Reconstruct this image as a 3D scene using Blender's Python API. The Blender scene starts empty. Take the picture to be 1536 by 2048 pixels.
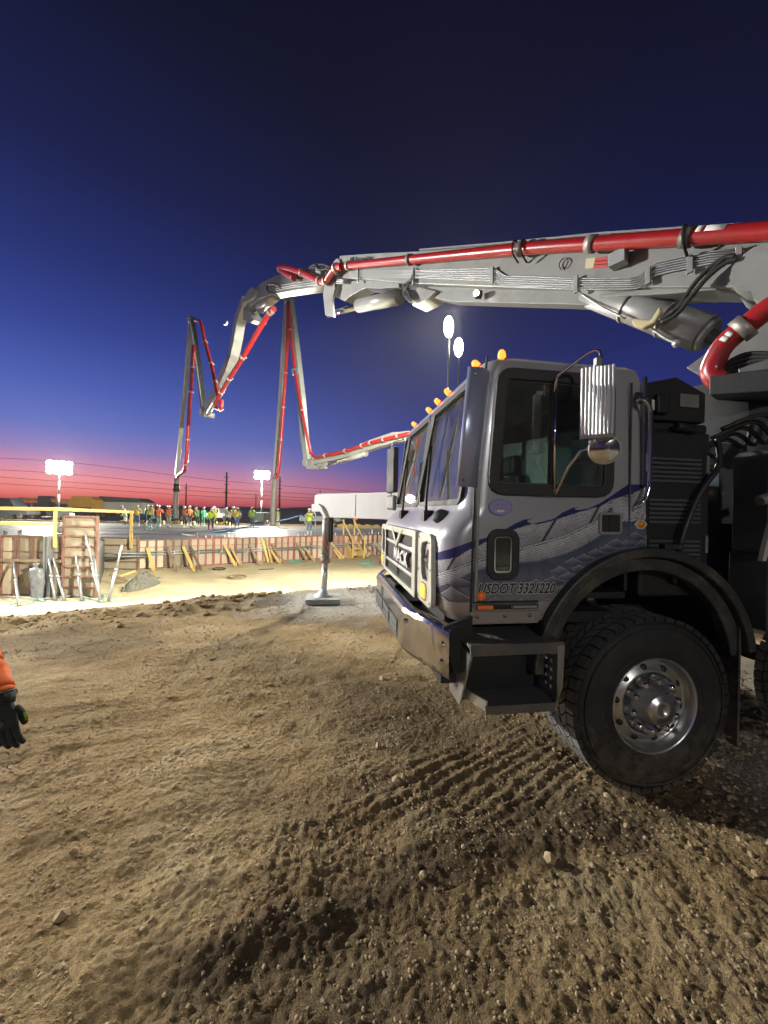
import bpy, bmesh, math, random
import numpy as np
from mathutils import Vector, Matrix
R = math.radians
rnd = random.Random(7)
sc = bpy.context.scene
COL = sc.collection

# ------------------------------------------------------------------ camera
F_PX, CAM_Z, ROLL = 780.0, 1.74, R(1.1)
cam = bpy.data.cameras.new("camera")
cam.sensor_fit = 'VERTICAL'; cam.sensor_height = 24.0
cam.lens = 24.0 * F_PX / 2048.0
cam.clip_start = 0.05; cam.clip_end = 9000.0
cam_o = bpy.data.objects.new("camera", cam); COL.objects.link(cam_o)
cam_o.matrix_world = Matrix.Translation((0, 0, CAM_Z)) @ Matrix.Rotation(-ROLL, 4, 'Y') @ Matrix.Rotation(R(90), 4, 'X')
sc.camera = cam_o

# ------------------------------------------------------------------ view, sampling
sc.view_settings.view_transform = 'Standard'; sc.view_settings.look = 'None'
sc.view_settings.exposure = 0.0; sc.view_settings.gamma = 1.0
sc.render.engine = 'CYCLES'
sc.cycles.use_denoising = True
sc.cycles.max_bounces = 8; sc.cycles.transparent_max_bounces = 12
sc.cycles.sample_clamp_indirect = 4.0; sc.cycles.caustics_reflective = False; sc.cycles.caustics_refractive = False

# ------------------------------------------------------------------ dusk sky (world)
def srgb(r, g, b, a=1.0):
    f = lambda c: (c / 255.0 / 12.92) if c / 255.0 <= 0.04045 else ((c / 255.0 + 0.055) / 1.055) ** 2.4
    return (f(r), f(g), f(b), a)
world = bpy.data.worlds.new("World"); sc.world = world; world.use_nodes = True
wn, wl = world.node_tree.nodes, world.node_tree.links
wn.clear()
w_tc = wn.new('ShaderNodeTexCoord'); w_sep = wn.new('ShaderNodeSeparateXYZ')
wl.new(w_tc.outputs['Generated'], w_sep.inputs[0])
def ramp(stops):
    n = wn.new('ShaderNodeValToRGB'); e = n.color_ramp.elements
    e[0].position, e[0].color = stops[0]; e[1].position, e[1].color = stops[-1]
    for p, c in stops[1:-1]:
        k = e.new(p); k.color = c
    wl.new(w_sep.outputs['Z'], n.inputs[0]); return n
SKY_GLOW = [(0.0, srgb(150, 34, 50)), (0.012, srgb(238, 92, 92)), (0.03, srgb(250, 130, 124)), (0.055, srgb(244, 144, 152)), (0.085, srgb(198, 134, 178)), (0.115, srgb(140, 122, 190)),
            (0.16, srgb(96, 110, 192)), (0.24, srgb(66, 88, 180)), (0.34, srgb(43, 63, 150)), (0.45, srgb(29, 45, 120)), (0.58, srgb(18, 28, 84)), (0.74, srgb(8, 14, 54)), (1.0, srgb(3, 6, 32))]
SKY_FAR = [(0.0, srgb(88, 40, 78)), (0.02, srgb(118, 68, 112)), (0.05, srgb(104, 82, 144)), (0.10, srgb(70, 76, 150)),
           (0.17, srgb(50, 61, 140)), (0.26, srgb(38, 47, 118)), (0.36, srgb(28, 36, 98)), (0.46, srgb(19, 25, 78)), (0.58, srgb(10, 14, 56)), (0.74, srgb(4, 6, 36)), (1.0, srgb(2, 3, 24))]
r1, r2 = ramp(SKY_GLOW), ramp(SKY_FAR)
w_dot = wn.new('ShaderNodeVectorMath'); w_dot.operation = 'DOT_PRODUCT'
wl.new(w_tc.outputs['Generated'], w_dot.inputs[0]); w_dot.inputs[1].default_value = (-0.80, 0.60, 0.0)
w_map = wn.new('ShaderNodeMapRange'); w_map.inputs[1].default_value = 0.52; w_map.inputs[2].default_value = 0.97
wl.new(w_dot.outputs['Value'], w_map.inputs[0])
w_mix = wn.new('ShaderNodeMix'); w_mix.data_type = 'RGBA'
wl.new(w_map.outputs[0], w_mix.inputs[0]); wl.new(r2.outputs[0], w_mix.inputs[6]); wl.new(r1.outputs[0], w_mix.inputs[7])
r3 = ramp([(0.0, srgb(34, 26, 40)), (0.1, srgb(30, 29, 44)), (0.3, srgb(20, 20, 30)), (1.0, srgb(10, 10, 16))])
w_map2 = wn.new('ShaderNodeMapRange'); w_map2.inputs[1].default_value = 0.05; w_map2.inputs[2].default_value = -0.5; wl.new(w_dot.outputs['Value'], w_map2.inputs[0])
w_mix2 = wn.new('ShaderNodeMix'); w_mix2.data_type = 'RGBA'; wl.new(w_map2.outputs[0], w_mix2.inputs[0]); wl.new(w_mix.outputs[2], w_mix2.inputs[6]); wl.new(r3.outputs[0], w_mix2.inputs[7])
w_sky = wn.new('ShaderNodeTexSky'); w_sky.sky_type = 'NISHITA'; w_sky.sun_disc = False
w_sky.sun_elevation = R(-4.0); w_sky.sun_rotation = R(-53)
w_b1 = wn.new('ShaderNodeBackground'); w_b2 = wn.new('ShaderNodeBackground'); w_add = wn.new('ShaderNodeAddShader'); w_out = wn.new('ShaderNodeOutputWorld')
wl.new(w_mix2.outputs[2], w_b1.inputs[0]); w_b1.inputs[1].default_value = 0.96
wl.new(w_sky.outputs[0], w_b2.inputs[0]); w_b2.inputs[1].default_value = 0.05
wl.new(w_b1.outputs[0], w_add.inputs[0]); wl.new(w_b2.outputs[0], w_add.inputs[1]); wl.new(w_add.outputs[0], w_out.inputs[0])

# lamp powers (watts) of the light towers, used by their builder
TOWER_LIGHT = {'slab_far': 30000.0, 'slab_mid': 19000.0, 'behind': 7600.0, 'side': 43000.0, 'added_rear': 2400.0}  # last two are unseen towers: one assumed at the left, one added as fill
BOOM_LAMP = 26000.0
GLOW_HAZE = 0.0003
LAMP_COL = (1.0, 0.95, 0.80)

# ------------------------------------------------------------------ photo measurements -> metres
def ray(px, py):
    dx = (px - 768) / F_PX; dy = (1024 - py) / F_PX
    return Vector((dx * math.cos(ROLL) - dy * math.sin(ROLL), 1.0, dx * math.sin(ROLL) + dy * math.cos(ROLL)))
CAMP = Vector((0, 0, CAM_Z))
def at(px, py, Y): return CAMP + ray(px, py) * Y
def on_z(px, py, z):
    r = ray(px, py); return CAMP + r * ((z - CAM_Z) / r.z)
TX, TY = 1.69, 2.46
TA = math.atan2(.1496, .9888)
TRUCK_M = Matrix.Translation((TX, TY, 0)) @ Matrix.Rotation(TA, 4, 'Z')
TRUCK_I = TRUCK_M.inverted()
def side(px, py, t=.06):
    r = TRUCK_I.to_3x3() @ ray(px, py); c = TRUCK_I @ CAMP
    p = c + r * ((t - c.y) / r.y); return p.x, p.z
def front(px, py, x=-1.36):
    r = TRUCK_I.to_3x3() @ ray(px, py); c = TRUCK_I @ CAMP
    p = c + r * ((x - c.x) / r.x); return p.y, p.z
def to_px(P):
    x = P[0] / P[1]; z = (P[2] - CAM_Z) / P[1]
    return (768 + F_PX * (x * math.cos(ROLL) + z * math.sin(ROLL)), 1024 - F_PX * (-x * math.sin(ROLL) + z * math.cos(ROLL)))

# ------------------------------------------------------------------ mesh helpers
class MB:
    def __init__(s): s.v = []; s.f = []; s.m = []; s.s = []
    def add(s, verts, faces, mi=0, smooth=False):
        o = len(s.v); s.v.extend(tuple(v) for v in verts)
        for f in faces: s.f.append(tuple(i + o for i in f)); s.m.append(mi); s.s.append(smooth)
        return s
    def box(s, c, size, mi=0, M=None):
        hx, hy, hz = size[0] / 2, size[1] / 2, size[2] / 2
        vs = [Vector((x * hx, y * hy, z * hz)) for x in (-1, 1) for y in (-1, 1) for z in (-1, 1)]
        if M is not None: vs = [M @ v for v in vs]
        vs = [v + Vector(c) for v in vs]
        return s.add(vs, [(0, 1, 3, 2), (4, 6, 7, 5), (0, 4, 5, 1), (2, 3, 7, 6), (0, 2, 6, 4), (1, 5, 7, 3)], mi)
    def box2(s, a, b, mi=0):
        return s.box([(a[i] + b[i]) / 2 for i in range(3)], [abs(b[i] - a[i]) for i in range(3)], mi)
    def beam(s, p, q, w, h, mi=0, up=(0, 0, 1), w2=None, h2=None):
        p, q = Vector(p), Vector(q); d = (q - p).normalized(); up = Vector(up)
        if abs(d.dot(up)) > .98: up = Vector((0, 1, 0)) if abs(d.y) < .9 else Vector((1, 0, 0))
        a = d.cross(up).normalized(); b = a.cross(d).normalized(); vs = []
        for c, ww, hh in ((p, w, h), (q, w2 or w, h2 or h)):
            vs += [c - a * ww / 2 - b * hh / 2, c + a * ww / 2 - b * hh / 2, c + a * ww / 2 + b * hh / 2, c - a * ww / 2 + b * hh / 2]
        return s.add(vs, [(0, 3, 2, 1), (4, 5, 6, 7), (0, 1, 5, 4), (1, 2, 6, 5), (2, 3, 7, 6), (3, 0, 4, 7)], mi)
    def tube(s, pts, r, n=8, mi=0, closed=False, smooth=True, caps=True):
        pts = [Vector(p) for p in pts]; k = len(pts)
        rs = r if isinstance(r, (list, tuple)) else [r] * k
        T = []
        for i in range(k):
            a = pts[(i - 1) % k] if (closed or i > 0) else pts[i]; b = pts[(i + 1) % k] if (closed or i < k - 1) else pts[i]
            d = b - a; T.append(d.normalized() if d.length > 1e-9 else Vector((0, 0, 1)))
        u = T[0].cross(Vector((0, 0, 1)))
        if u.length < .1: u = T[0].cross(Vector((0, 1, 0)))
        u.normalize(); vs = []
        for i in range(k):
            u = (u - T[i] * u.dot(T[i]))
            if u.length < 1e-6: u = T[i].orthogonal()
            u.normalize(); w = T[i].cross(u)
            for j in range(n):
                a = 2 * math.pi * j / n; vs.append(pts[i] + (u * math.cos(a) + w * math.sin(a)) * rs[i])
        fs = []
        for i in range(k if closed else k - 1):
            i2 = (i + 1) % k
            for j in range(n): fs.append((i * n + j, i * n + (j + 1) % n, i2 * n + (j + 1) % n, i2 * n + j))
        s.add(vs, fs, mi, smooth)
        if caps and not closed:
            o = len(s.v) - k * n
            s.f.append(tuple(o + j for j in reversed(range(n)))); s.m.append(mi); s.s.append(False)
            s.f.append(tuple(o + (k - 1) * n + j for j in range(n))); s.m.append(mi); s.s.append(False)
        return s
    def cyl(s, p, q, r, r2=None, n=16, mi=0): return s.tube([p, q], [r, r if r2 is None else r2], n, mi)
    def prism(s, poly, O, U, V, N, th, mi=0):
        O, U, V, N = Vector(O), Vector(U), Vector(V), Vector(N); n = len(poly)
        a = [O + U * x + V * y for x, y in poly]; b = [p + N * th for p in a]
        return s.add(a + b, [tuple(reversed(range(n))), tuple(range(n, 2 * n))] + [(i, (i + 1) % n, n + (i + 1) % n, n + i) for i in range(n)], mi)
    def ring(s, outer, inner, O, U, V, N, th, mi=0):
        O, U, V, N = Vector(O), Vector(U), Vector(V), Vector(N); n = len(outer); vs = []
        for pl in (outer, inner):
            a = [O + U * x + V * y for x, y in pl]; vs += a + [p + N * th for p in a]
        fs = []
        for i in range(n):
            j = (i + 1) % n
            fs += [(i, j, n + j, n + i), (2 * n + j, 2 * n + i, 3 * n + i, 3 * n + j), (n + i, n + j, 3 * n + j, 3 * n + i), (j, i, 2 * n + i, 2 * n + j)]
        return s.add(vs, fs, mi)
    def lathe(s, prof, O, A=(0, 0, 1), n=24, mi=0, smooth=True, sx=1.0):
        O, A = Vector(O), Vector(A).normalized(); u = A.orthogonal().normalized(); w = A.cross(u); vs = []
        for r, h in prof:
            for j in range(n):
                a = 2 * math.pi * j / n; vs.append(O + A * h + (u * math.cos(a) * sx + w * math.sin(a)) * r)
        fs = [(i * n + j, i * n + (j + 1) % n, (i + 1) * n + (j + 1) % n, (i + 1) * n + j) for i in range(len(prof) - 1) for j in range(n)]
        return s.add(vs, fs, mi, smooth)
    def ball(s, c, r, n=12, mi=0, sc3=(1, 1, 1)):
        k = n // 2; vs = []; fs = []
        for i in range(k + 1):
            t = math.pi * i / k
            for j in range(n):
                a = 2 * math.pi * j / n
                vs.append((c[0] + r * sc3[0] * math.sin(t) * math.cos(a), c[1] + r * sc3[1] * math.sin(t) * math.sin(a), c[2] + r * sc3[2] * math.cos(t)))
        for i in range(k):
            for j in range(n): fs.append((i * n + j, (i + 1) * n + j, (i + 1) * n + (j + 1) % n, i * n + (j + 1) % n))
        return s.add(vs, fs, mi, True)
    def build(s, name, mats, parent=None, bevel=0.0, seg=2, world=None, angle=None):
        me = bpy.data.meshes.new(name)
        vs = s.v if world is None else [tuple(world @ Vector(v)) for v in s.v]
        me.from_pydata(vs, [], s.f); 
        for m in (mats if isinstance(mats, (list, tuple)) else [mats]): me.materials.append(m)
        me.polygons.foreach_set('material_index', s.m); me.polygons.foreach_set('use_smooth', s.s)
        if angle is not None:
            me.polygons.foreach_set('use_smooth', [True] * len(s.f)); me.set_sharp_from_angle(angle=R(angle))
        me.validate(); me.update()
        return link(name, me, parent, bevel, seg)
def link(name, me, parent=None, bevel=0.0, seg=2):
    o = bpy.data.objects.new(name, me); COL.objects.link(o)
    if parent is not None: o.parent = parent
    if bevel:
        b = o.modifiers.new('bevel', 'BEVEL'); b.width = bevel; b.segments = seg; b.limit_method = 'ANGLE'; b.angle_limit = R(40); b.harden_normals = False
    return o
def tag(o, label, cat, group=None):
    o['label'] = label; o['category'] = cat
    if group: o['group'] = group
    return o
def thing(name, label, cat, loc=(0, 0, 0), rz=0.0, group=None):
    o = bpy.data.objects.new(name, None); COL.objects.link(o); o.empty_display_size = .2
    o.location = loc; o.rotation_euler = (0, 0, rz); return tag(o, label, cat, group)
def kind(o, k): o['kind'] = k; return o
def dup(root, loc=None, rz=None, label=None):
    r = root.copy(); COL.objects.link(r)
    if loc is not None: r.location = loc
    if rz is not None: r.rotation_euler = (0, 0, rz)
    if label: r['label'] = label
    def kids(a, b):
        for ch in list(a.children):
            c = ch.copy(); COL.objects.link(c); c.parent = b; kids(ch, c)
    kids(root, r); return r
def rrect(x0, z0, x1, z1, r, k=5):
    pts = []
    for cx, cz, a0 in ((x1 - r, z1 - r, 0), (x0 + r, z1 - r, 90), (x0 + r, z0 + r, 180), (x1 - r, z0 + r, 270)):
        for i in range(k + 1):
            a = R(a0 + 90 * i / k); pts.append((cx + r * math.cos(a), cz + r * math.sin(a)))
    return pts
def rpoly(pts, r, k=4):
    out = []; n = len(pts)
    for i in range(n):
        p = Vector(pts[i]); a = Vector(pts[i - 1]); b = Vector(pts[(i + 1) % n])
        da = (a - p).normalized(); db = (b - p).normalized()
        ang = da.angle(db); t = r / math.tan(ang / 2); s0 = p + da * t; s1 = p + db * t
        for j in range(k + 1):
            u = j / k; out.append(tuple((1 - u) ** 2 * s0 + 2 * u * (1 - u) * p + u * u * s1))
    return out
def bez(pts, k=6):
    """smooth curve through points (Catmull-Rom)"""
    P = [Vector(p) for p in pts]; P = [P[0]] + P + [P[-1]]; out = []
    for i in range(1, len(P) - 2):
        for j in range(k):
            t = j / k; a, b, c, d = P[i - 1], P[i], P[i + 1], P[i + 2]
            out.append(.5 * ((2 * b) + (c - a) * t + (2 * a - 5 * b + 4 * c - d) * t * t + (3 * b - a - 3 * c + d) * t ** 3))
    out.append(P[-2]); return out
def text_mesh(name, s, size, M, mat, parent, ext=.002, shear=0.0, bold=0.0, sx=1.0, space=1.0):
    cu = bpy.data.curves.new(name, 'FONT'); cu.body = s; cu.size = size; cu.extrude = ext; cu.shear = shear; cu.offset = bold
    cu.align_x = 'CENTER'; cu.align_y = 'CENTER'; cu.resolution_u = 3; cu.space_character = space
    o = bpy.data.objects.new(name, cu); COL.objects.link(o)
    dg = bpy.context.evaluated_depsgraph_get(); me = bpy.data.meshes.new_from_object(o.evaluated_get(dg))
    bpy.data.objects.remove(o); bpy.data.curves.remove(cu)
    me.transform(M @ Matrix.Diagonal((sx, 1, 1, 1))); me.materials.clear(); me.materials.append(mat)
    return link(name, me, parent)
def basis(X, Y, O):
    X, Y = Vector(X).normalized(), Vector(Y).normalized(); Z = X.cross(Y)
    return Matrix(((X.x, Y.x, Z.x, O[0]), (X.y, Y.y, Z.y, O[1]), (X.z, Y.z, Z.z, O[2]), (0, 0, 0, 1)))

# ------------------------------------------------------------------ materials
MATS = {}
def mat(name, col, rough=.5, metal=0.0, var=.12, scale=6.0, bump=0.0, bscale=40.0, dirt=None, damt=.35, dscale=3.0, coat=0.0, spec=.5, emit=None, es=0.0):
    if name in MATS: return MATS[name]
    m = bpy.data.materials.new(name); m.use_nodes = True; nt = m.node_tree; N, L = nt.nodes, nt.links
    b = N['Principled BSDF']; b.inputs['Roughness'].default_value = rough; b.inputs['Metallic'].default_value = metal
    b.inputs['Coat Weight'].default_value = coat; b.inputs['Specular IOR Level'].default_value = spec
    c = (*col[:3], 1)
    tc = N.new('ShaderNodeTexCoord'); nz = N.new('ShaderNodeTexNoise'); nz.inputs['Scale'].default_value = scale; nz.inputs['Detail'].default_value = 6
    L.new(tc.outputs['Object'], nz.inputs['Vector'])
    hi = tuple(min(1, x * (1 + var)) for x in c[:3]) + (1,); lo = tuple(x * (1 - var) for x in c[:3]) + (1,)
    mx = N.new('ShaderNodeMix'); mx.data_type = 'RGBA'; mx.inputs[6].default_value = lo; mx.inputs[7].default_value = hi
    L.new(nz.outputs['Fac'], mx.inputs[0]); out = mx.outputs[2]
    rr = N.new('ShaderNodeMapRange'); rr.inputs[3].default_value = max(.02, rough * .75); rr.inputs[4].default_value = min(1, rough * 1.3)
    L.new(nz.outputs['Fac'], rr.inputs[0]); L.new(rr.outputs[0], b.inputs['Roughness'])
    if dirt:
        n2 = N.new('ShaderNodeTexNoise'); n2.inputs['Scale'].default_value = dscale; n2.inputs['Detail'].default_value = 8; n2.inputs['Roughness'].default_value = .7
        L.new(tc.outputs['Object'], n2.inputs['Vector'])
        mr = N.new('ShaderNodeMapRange'); mr.inputs[1].default_value = .48; mr.inputs[2].default_value = .72; mr.inputs[4].default_value = damt
        L.new(n2.outputs['Fac'], mr.inputs[0])
        m2 = N.new('ShaderNodeMix'); m2.data_type = 'RGBA'; m2.inputs[7].default_value = (*dirt[:3], 1)
        L.new(mr.outputs[0], m2.inputs[0]); L.new(out, m2.inputs[6]); out = m2.outputs[2]
    L.new(out, b.inputs['Base Color'])
    if bump:
        n3 = N.new('ShaderNodeTexNoise'); n3.inputs['Scale'].default_value = bscale; n3.inputs['Detail'].default_value = 5
        L.new(tc.outputs['Object'], n3.inputs['Vector'])
        bp = N.new('ShaderNodeBump'); bp.inputs['Strength'].default_value = bump; bp.inputs['Distance'].default_value = .01
        L.new(n3.outputs['Fac'], bp.inputs['Height']); L.new(bp.outputs[0], b.inputs['Normal'])
    if emit: b.inputs['Emission Color'].default_value = (*emit[:3], 1); b.inputs['Emission Strength'].default_value = es
    MATS[name] = m; return m
DUST = (.30, .25, .17)
M_PAINT = mat('cab_silver_paint', (.40, .40, .43), .34, .35, .06, 3, dirt=DUST, damt=.28, coat=.5)
M_SEAM = mat('seam_black', (.015, .015, .017), .6)
M_RUBBER = mat('black_rubber', (.02, .02, .022), .62, dirt=DUST, damt=.10, bump=.2)
M_FENDER = mat('fender_rubber', (.022, .023, .022), .5, dirt=DUST, damt=.35, dscale=5, bump=.25)
M_TYRE = mat('tyre_rubber', (.014, .014, .014), .7, dirt=(.06, .055, .045), damt=.4, dscale=5, bump=.3, bscale=60)
M_TREAD = mat('tyre_tread_dusty', (.095, .095, .09), .85, var=.25, dirt=(.22, .20, .15), damt=.6, dscale=8, bump=.5, bscale=70)
M_CHROME = mat('chrome', (.78, .78, .78), .10, 1.0, .05, dirt=DUST, damt=.15)
M_ALU = mat('polished_aluminium', (.60, .60, .59), .30, .9, .08, 10, dirt=(.22, .19, .14), damt=.45, dscale=7)
M_BUMPER = mat('bumper_stainless', (.86, .85, .83), .15, .98, .06, 8, dirt=(.30, .25, .18), damt=.3, dscale=4, bump=.03, bscale=9)
M_STEEL = mat('dull_steel', (.30, .30, .29), .45, .7, .2, 12, dirt=DUST, damt=.4)
M_GALV = mat('galvanised_steel', (.32, .34, .35), .45, .55, .18, 14, dirt=(.3, .24, .17), damt=.35)
M_DARK = mat('dark_chassis', (.010, .010, .011), .6, .1, .3, dirt=(.03, .027, .024), damt=.4, bump=.2)
M_DGREY = mat('dark_grey_paint', (.07, .08, .085), .45, .1, .2, dirt=(.14, .12, .09), damt=.4)
M_BOOM = mat('boom_grey_paint', (.24, .25, .245), .38, .1, .10, 4, dirt=(.16, .145, .12), damt=.6, dscale=2.2)
M_BOOMD = mat('boom_dark_grey', (.22, .23, .22), .5, .1, .15, dirt=(.1, .1, .09), damt=.5)
M_RED = mat('pipe_red_paint', (.30, .010, .012), .32, .0, .2, 6, dirt=(.10, .025, .025), damt=.7, coat=.25)
M_CLAMP = mat('clamp_steel', (.32, .30, .27), .5, .6, .25, 20, dirt=(.12, .1, .08), damt=.6)
M_HOSE = mat('black_hose', (.02, .02, .02), .5)
M_CREAM = mat('grille_cream_grey', (.46, .46, .39), .42, .1, .08, dirt=DUST, damt=.2)
M_MESH = mat('grille_mesh', (.05, .05, .05), .5, .5)
M_AMBER = mat('amber_lens', (.80, .26, .02), .25, coat=.5)
M_AMBERL = mat('amber_lens_lit', (.9, .24, .03), .3, emit=(1.0, .15, .015), es=4.5)
M_AMBERLOW = mat('amber_lens_glow', (.9, .40, .06), .3, emit=(1.0, .42, .06), es=.8)
M_ORANGE = mat('orange_lens', (.55, .10, .015), .25, coat=.5, emit=(1.0, .22, .03), es=.12)
M_WHITE = mat('white_plastic', (.72, .72, .70), .45, dirt=DUST, damt=.15)
M_PAPER = mat('paper_label', (.62, .62, .58), .6)
M_TXTW = mat('white_lettering', (.75, .75, .72), .4)
M_TXTD = mat('dark_lettering', (.02, .02, .025), .4)
M_BLUE = mat('sticker_blue', (.10, .12, .45), .4)
M_STICK = mat('sticker_lavender', (.34, .34, .52), .4)
M_REDTXT = mat('sticker_red', (.5, .06, .05), .5)
M_YWOOD = mat('yellow_painted_timber', (.62, .44, .15), .7, var=.18, scale=12, dirt=(.35, .25, .1), damt=.35, bump=.2)
M_WOOD = mat('raw_timber', (.48, .33, .17), .8, var=.3, scale=9, dirt=(.2, .14, .09), damt=.5, bump=.3)
M_WOODD = mat('weathered_timber', (.27, .19, .12), .85, var=.3, scale=9, dirt=(.12, .09, .07), damt=.5, bump=.3)
M_PLY = mat('form_plywood', (.47, .40, .30), .75, var=.15, scale=3, dirt=(.40, .33, .22), damt=.6, dscale=2.5)
M_FRB = mat('form_frame_brown', (.19, .095, .07), .65, .1, .25, 8, dirt=(.32, .27, .22), damt=.55, dscale=6)
M_FRR = mat('form_frame_red', (.30, .085, .075), .6, .1, .2, 8, dirt=(.40, .26, .2), damt=.4, dscale=6)
M_YELLOW = mat('machine_yellow', (.62, .33, .02), .45, var=.12, dirt=(.2, .13, .04), damt=.5)
M_CARW = mat('vehicle_white', (.62, .64, .64), .35, coat=.5)
M_CARD = mat('vehicle_dark', (.035, .04, .05), .3, coat=.5)
M_GLASSD = mat('dark_glass', (.01, .012, .015), .06, spec=.8)
M_POLE = mat('pole_wood_dark', (.03, .025, .022), .9)
M_WIRE = mat('wire_dark', (.03, .02, .025), .8)
M_TEAL = mat('teal_hose', (.16, .42, .36), .5)
M_BHOSE = mat('blue_hose', (.05, .14, .42), .5)
M_BAR = mat('bar_bright', (.72, .72, .71), .3, .6, dirt=DUST, damt=.2)
M_LENS = mat('lamp_lens', (1, 1, .95), .3, emit=(1.0, .97, .84), es=28.0)
M_MOON = mat('moon_surface', (.9, .9, .85), .9, emit=(1, .96, .88), es=2.2)
def vary(m, amt):
    # every copy of a thing gets its own tone of the same material
    nt = m.node_tree; b = nt.nodes['Principled BSDF']; src = b.inputs['Base Color'].links[0].from_socket
    oi = nt.nodes.new('ShaderNodeObjectInfo'); mr = nt.nodes.new('ShaderNodeMapRange'); mr.inputs[3].default_value = 1 - amt; mr.inputs[4].default_value = 1 + amt * .5
    hs = nt.nodes.new('ShaderNodeHueSaturation'); nt.links.new(oi.outputs['Random'], mr.inputs[0]); nt.links.new(mr.outputs[0], hs.inputs['Value']); nt.links.new(src, hs.inputs['Color']); nt.links.new(hs.outputs[0], b.inputs['Base Color'])
for m_, a_ in ((M_PLY, .45), (M_FRR, .45), (M_FRB, .4), (M_WOOD, .4), (M_WOODD, .4)): vary(m_, a_)
def mud(m, z0=1.12, z1=1.62, amt=.6):
    # dried mud thrown up by the wheels: lies low on the panel, in splashes
    nt = m.node_tree; N, L = nt.nodes, nt.links; b = N['Principled BSDF']; src = b.inputs['Base Color'].links[0].from_socket
    tc = N.new('ShaderNodeTexCoord'); sp = N.new('ShaderNodeSeparateXYZ'); L.new(tc.outputs['Object'], sp.inputs[0])
    mr = N.new('ShaderNodeMapRange'); mr.inputs[1].default_value = z1; mr.inputs[2].default_value = z0; mr.inputs[3].default_value = -.12; mr.inputs[4].default_value = .42; L.new(sp.outputs[2], mr.inputs[0])
    nz = N.new('ShaderNodeTexNoise'); nz.inputs['Scale'].default_value = 11; nz.inputs['Detail'].default_value = 10; nz.inputs['Roughness'].default_value = .75; L.new(tc.outputs['Object'], nz.inputs['Vector'])
    ad = N.new('ShaderNodeMath'); ad.operation = 'ADD'; L.new(mr.outputs[0], ad.inputs[0]); L.new(nz.outputs['Fac'], ad.inputs[1])
    r2 = N.new('ShaderNodeMapRange'); r2.inputs[1].default_value = .66; r2.inputs[2].default_value = .92; r2.inputs[4].default_value = amt; L.new(ad.outputs[0], r2.inputs[0])
    mx = N.new('ShaderNodeMix'); mx.data_type = 'RGBA'; mx.inputs[7].default_value = (.24, .18, .11, 1); L.new(r2.outputs[0], mx.inputs[0]); L.new(src, mx.inputs[6]); L.new(mx.outputs[2], b.inputs['Base Color'])
mud(M_PAINT)
for m_ in (M_FENDER, M_RUBBER): mud(m_, .3, 1.6, .5)
mud(M_BUMPER, .72, .95, .35); mud(M_TYRE, -.2, 1.1, .42)
def glass(name, tint, gloss=.07, dmax=.20):
    m = bpy.data.materials.new(name); m.use_nodes = True; N, L = m.node_tree.nodes, m.node_tree.links; N.clear()
    t = N.new('ShaderNodeBsdfTransparent'); t.inputs[0].default_value = (*tint, 1); g = N.new('ShaderNodeBsdfGlossy'); g.inputs['Roughness'].default_value = .03
    d = N.new('ShaderNodeBsdfDiffuse'); d.inputs[0].default_value = (.30, .27, .2, 1)
    tc = N.new('ShaderNodeTexCoord'); nz = N.new('ShaderNodeTexNoise'); nz.inputs['Scale'].default_value = 5; nz.inputs['Detail'].default_value = 9; nz.inputs['Roughness'].default_value = .75
    L.new(tc.outputs['Object'], nz.inputs['Vector'])
    mr = N.new('ShaderNodeMapRange'); mr.inputs[1].default_value = .35; mr.inputs[2].default_value = .8; mr.inputs[3].default_value = .02; mr.inputs[4].default_value = dmax
    L.new(nz.outputs['Fac'], mr.inputs[0])
    lw = N.new('ShaderNodeFresnel'); lw.inputs[0].default_value = 1.45
    ad = N.new('ShaderNodeMath'); ad.operation = 'ADD'; ad.use_clamp = True; ad.inputs[1].default_value = gloss; L.new(lw.outputs[0], ad.inputs[0])
    m1 = N.new('ShaderNodeMixShader'); L.new(ad.outputs[0], m1.inputs[0]); L.new(t.outputs[0], m1.inputs[1]); L.new(g.outputs[0], m1.inputs[2])
    m2 = N.new('ShaderNodeMixShader'); L.new(mr.outputs[0], m2.inputs[0]); L.new(m1.outputs[0], m2.inputs[1]); L.new(d.outputs[0], m2.inputs[2])
    o = N.new('ShaderNodeOutputMaterial'); L.new(m2.outputs[0], o.inputs[0]); MATS[name] = m; return m
M_GLASS = glass('cab_glass', (.50, .57, .55), .06)
M_WSG = glass('windshield_glass', (.42, .56, .56), .26, .34)

# ------------------------------------------------------------------ numpy noise
def _hash(ix, iy, seed):
    h = (ix.astype(np.int64) * 374761393 + iy.astype(np.int64) * 668265263 + seed * 982451653) & 0xffffffff
    h = ((h ^ (h >> 13)) * 1274126177) & 0xffffffff; h = (h ^ (h >> 16)) * 2246822519 & 0xffffffff
    return ((h ^ (h >> 15)) & 0xffffff) / float(0xffffff)
def vnoise(x, y, seed=0):
    ix, iy = np.floor(x), np.floor(y); fx, fy = x - ix, y - iy
    fx = fx * fx * fx * (fx * (fx * 6 - 15) + 10); fy = fy * fy * fy * (fy * (fy * 6 - 15) + 10)
    a, b, c, d = _hash(ix, iy, seed), _hash(ix + 1, iy, seed), _hash(ix, iy + 1, seed), _hash(ix + 1, iy + 1, seed)
    return (a + (b - a) * fx) * (1 - fy) + (c + (d - c) * fx) * fy
def fbm(x, y, o=4, seed=0, gain=.5):
    s = np.zeros_like(x); a = 1.0; t = 0.0
    for i in range(o):
        s += a * (vnoise(x * 2 ** i, y * 2 ** i, seed + i * 17) - .5); t += a; a *= gain
    return s / t * 2
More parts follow.
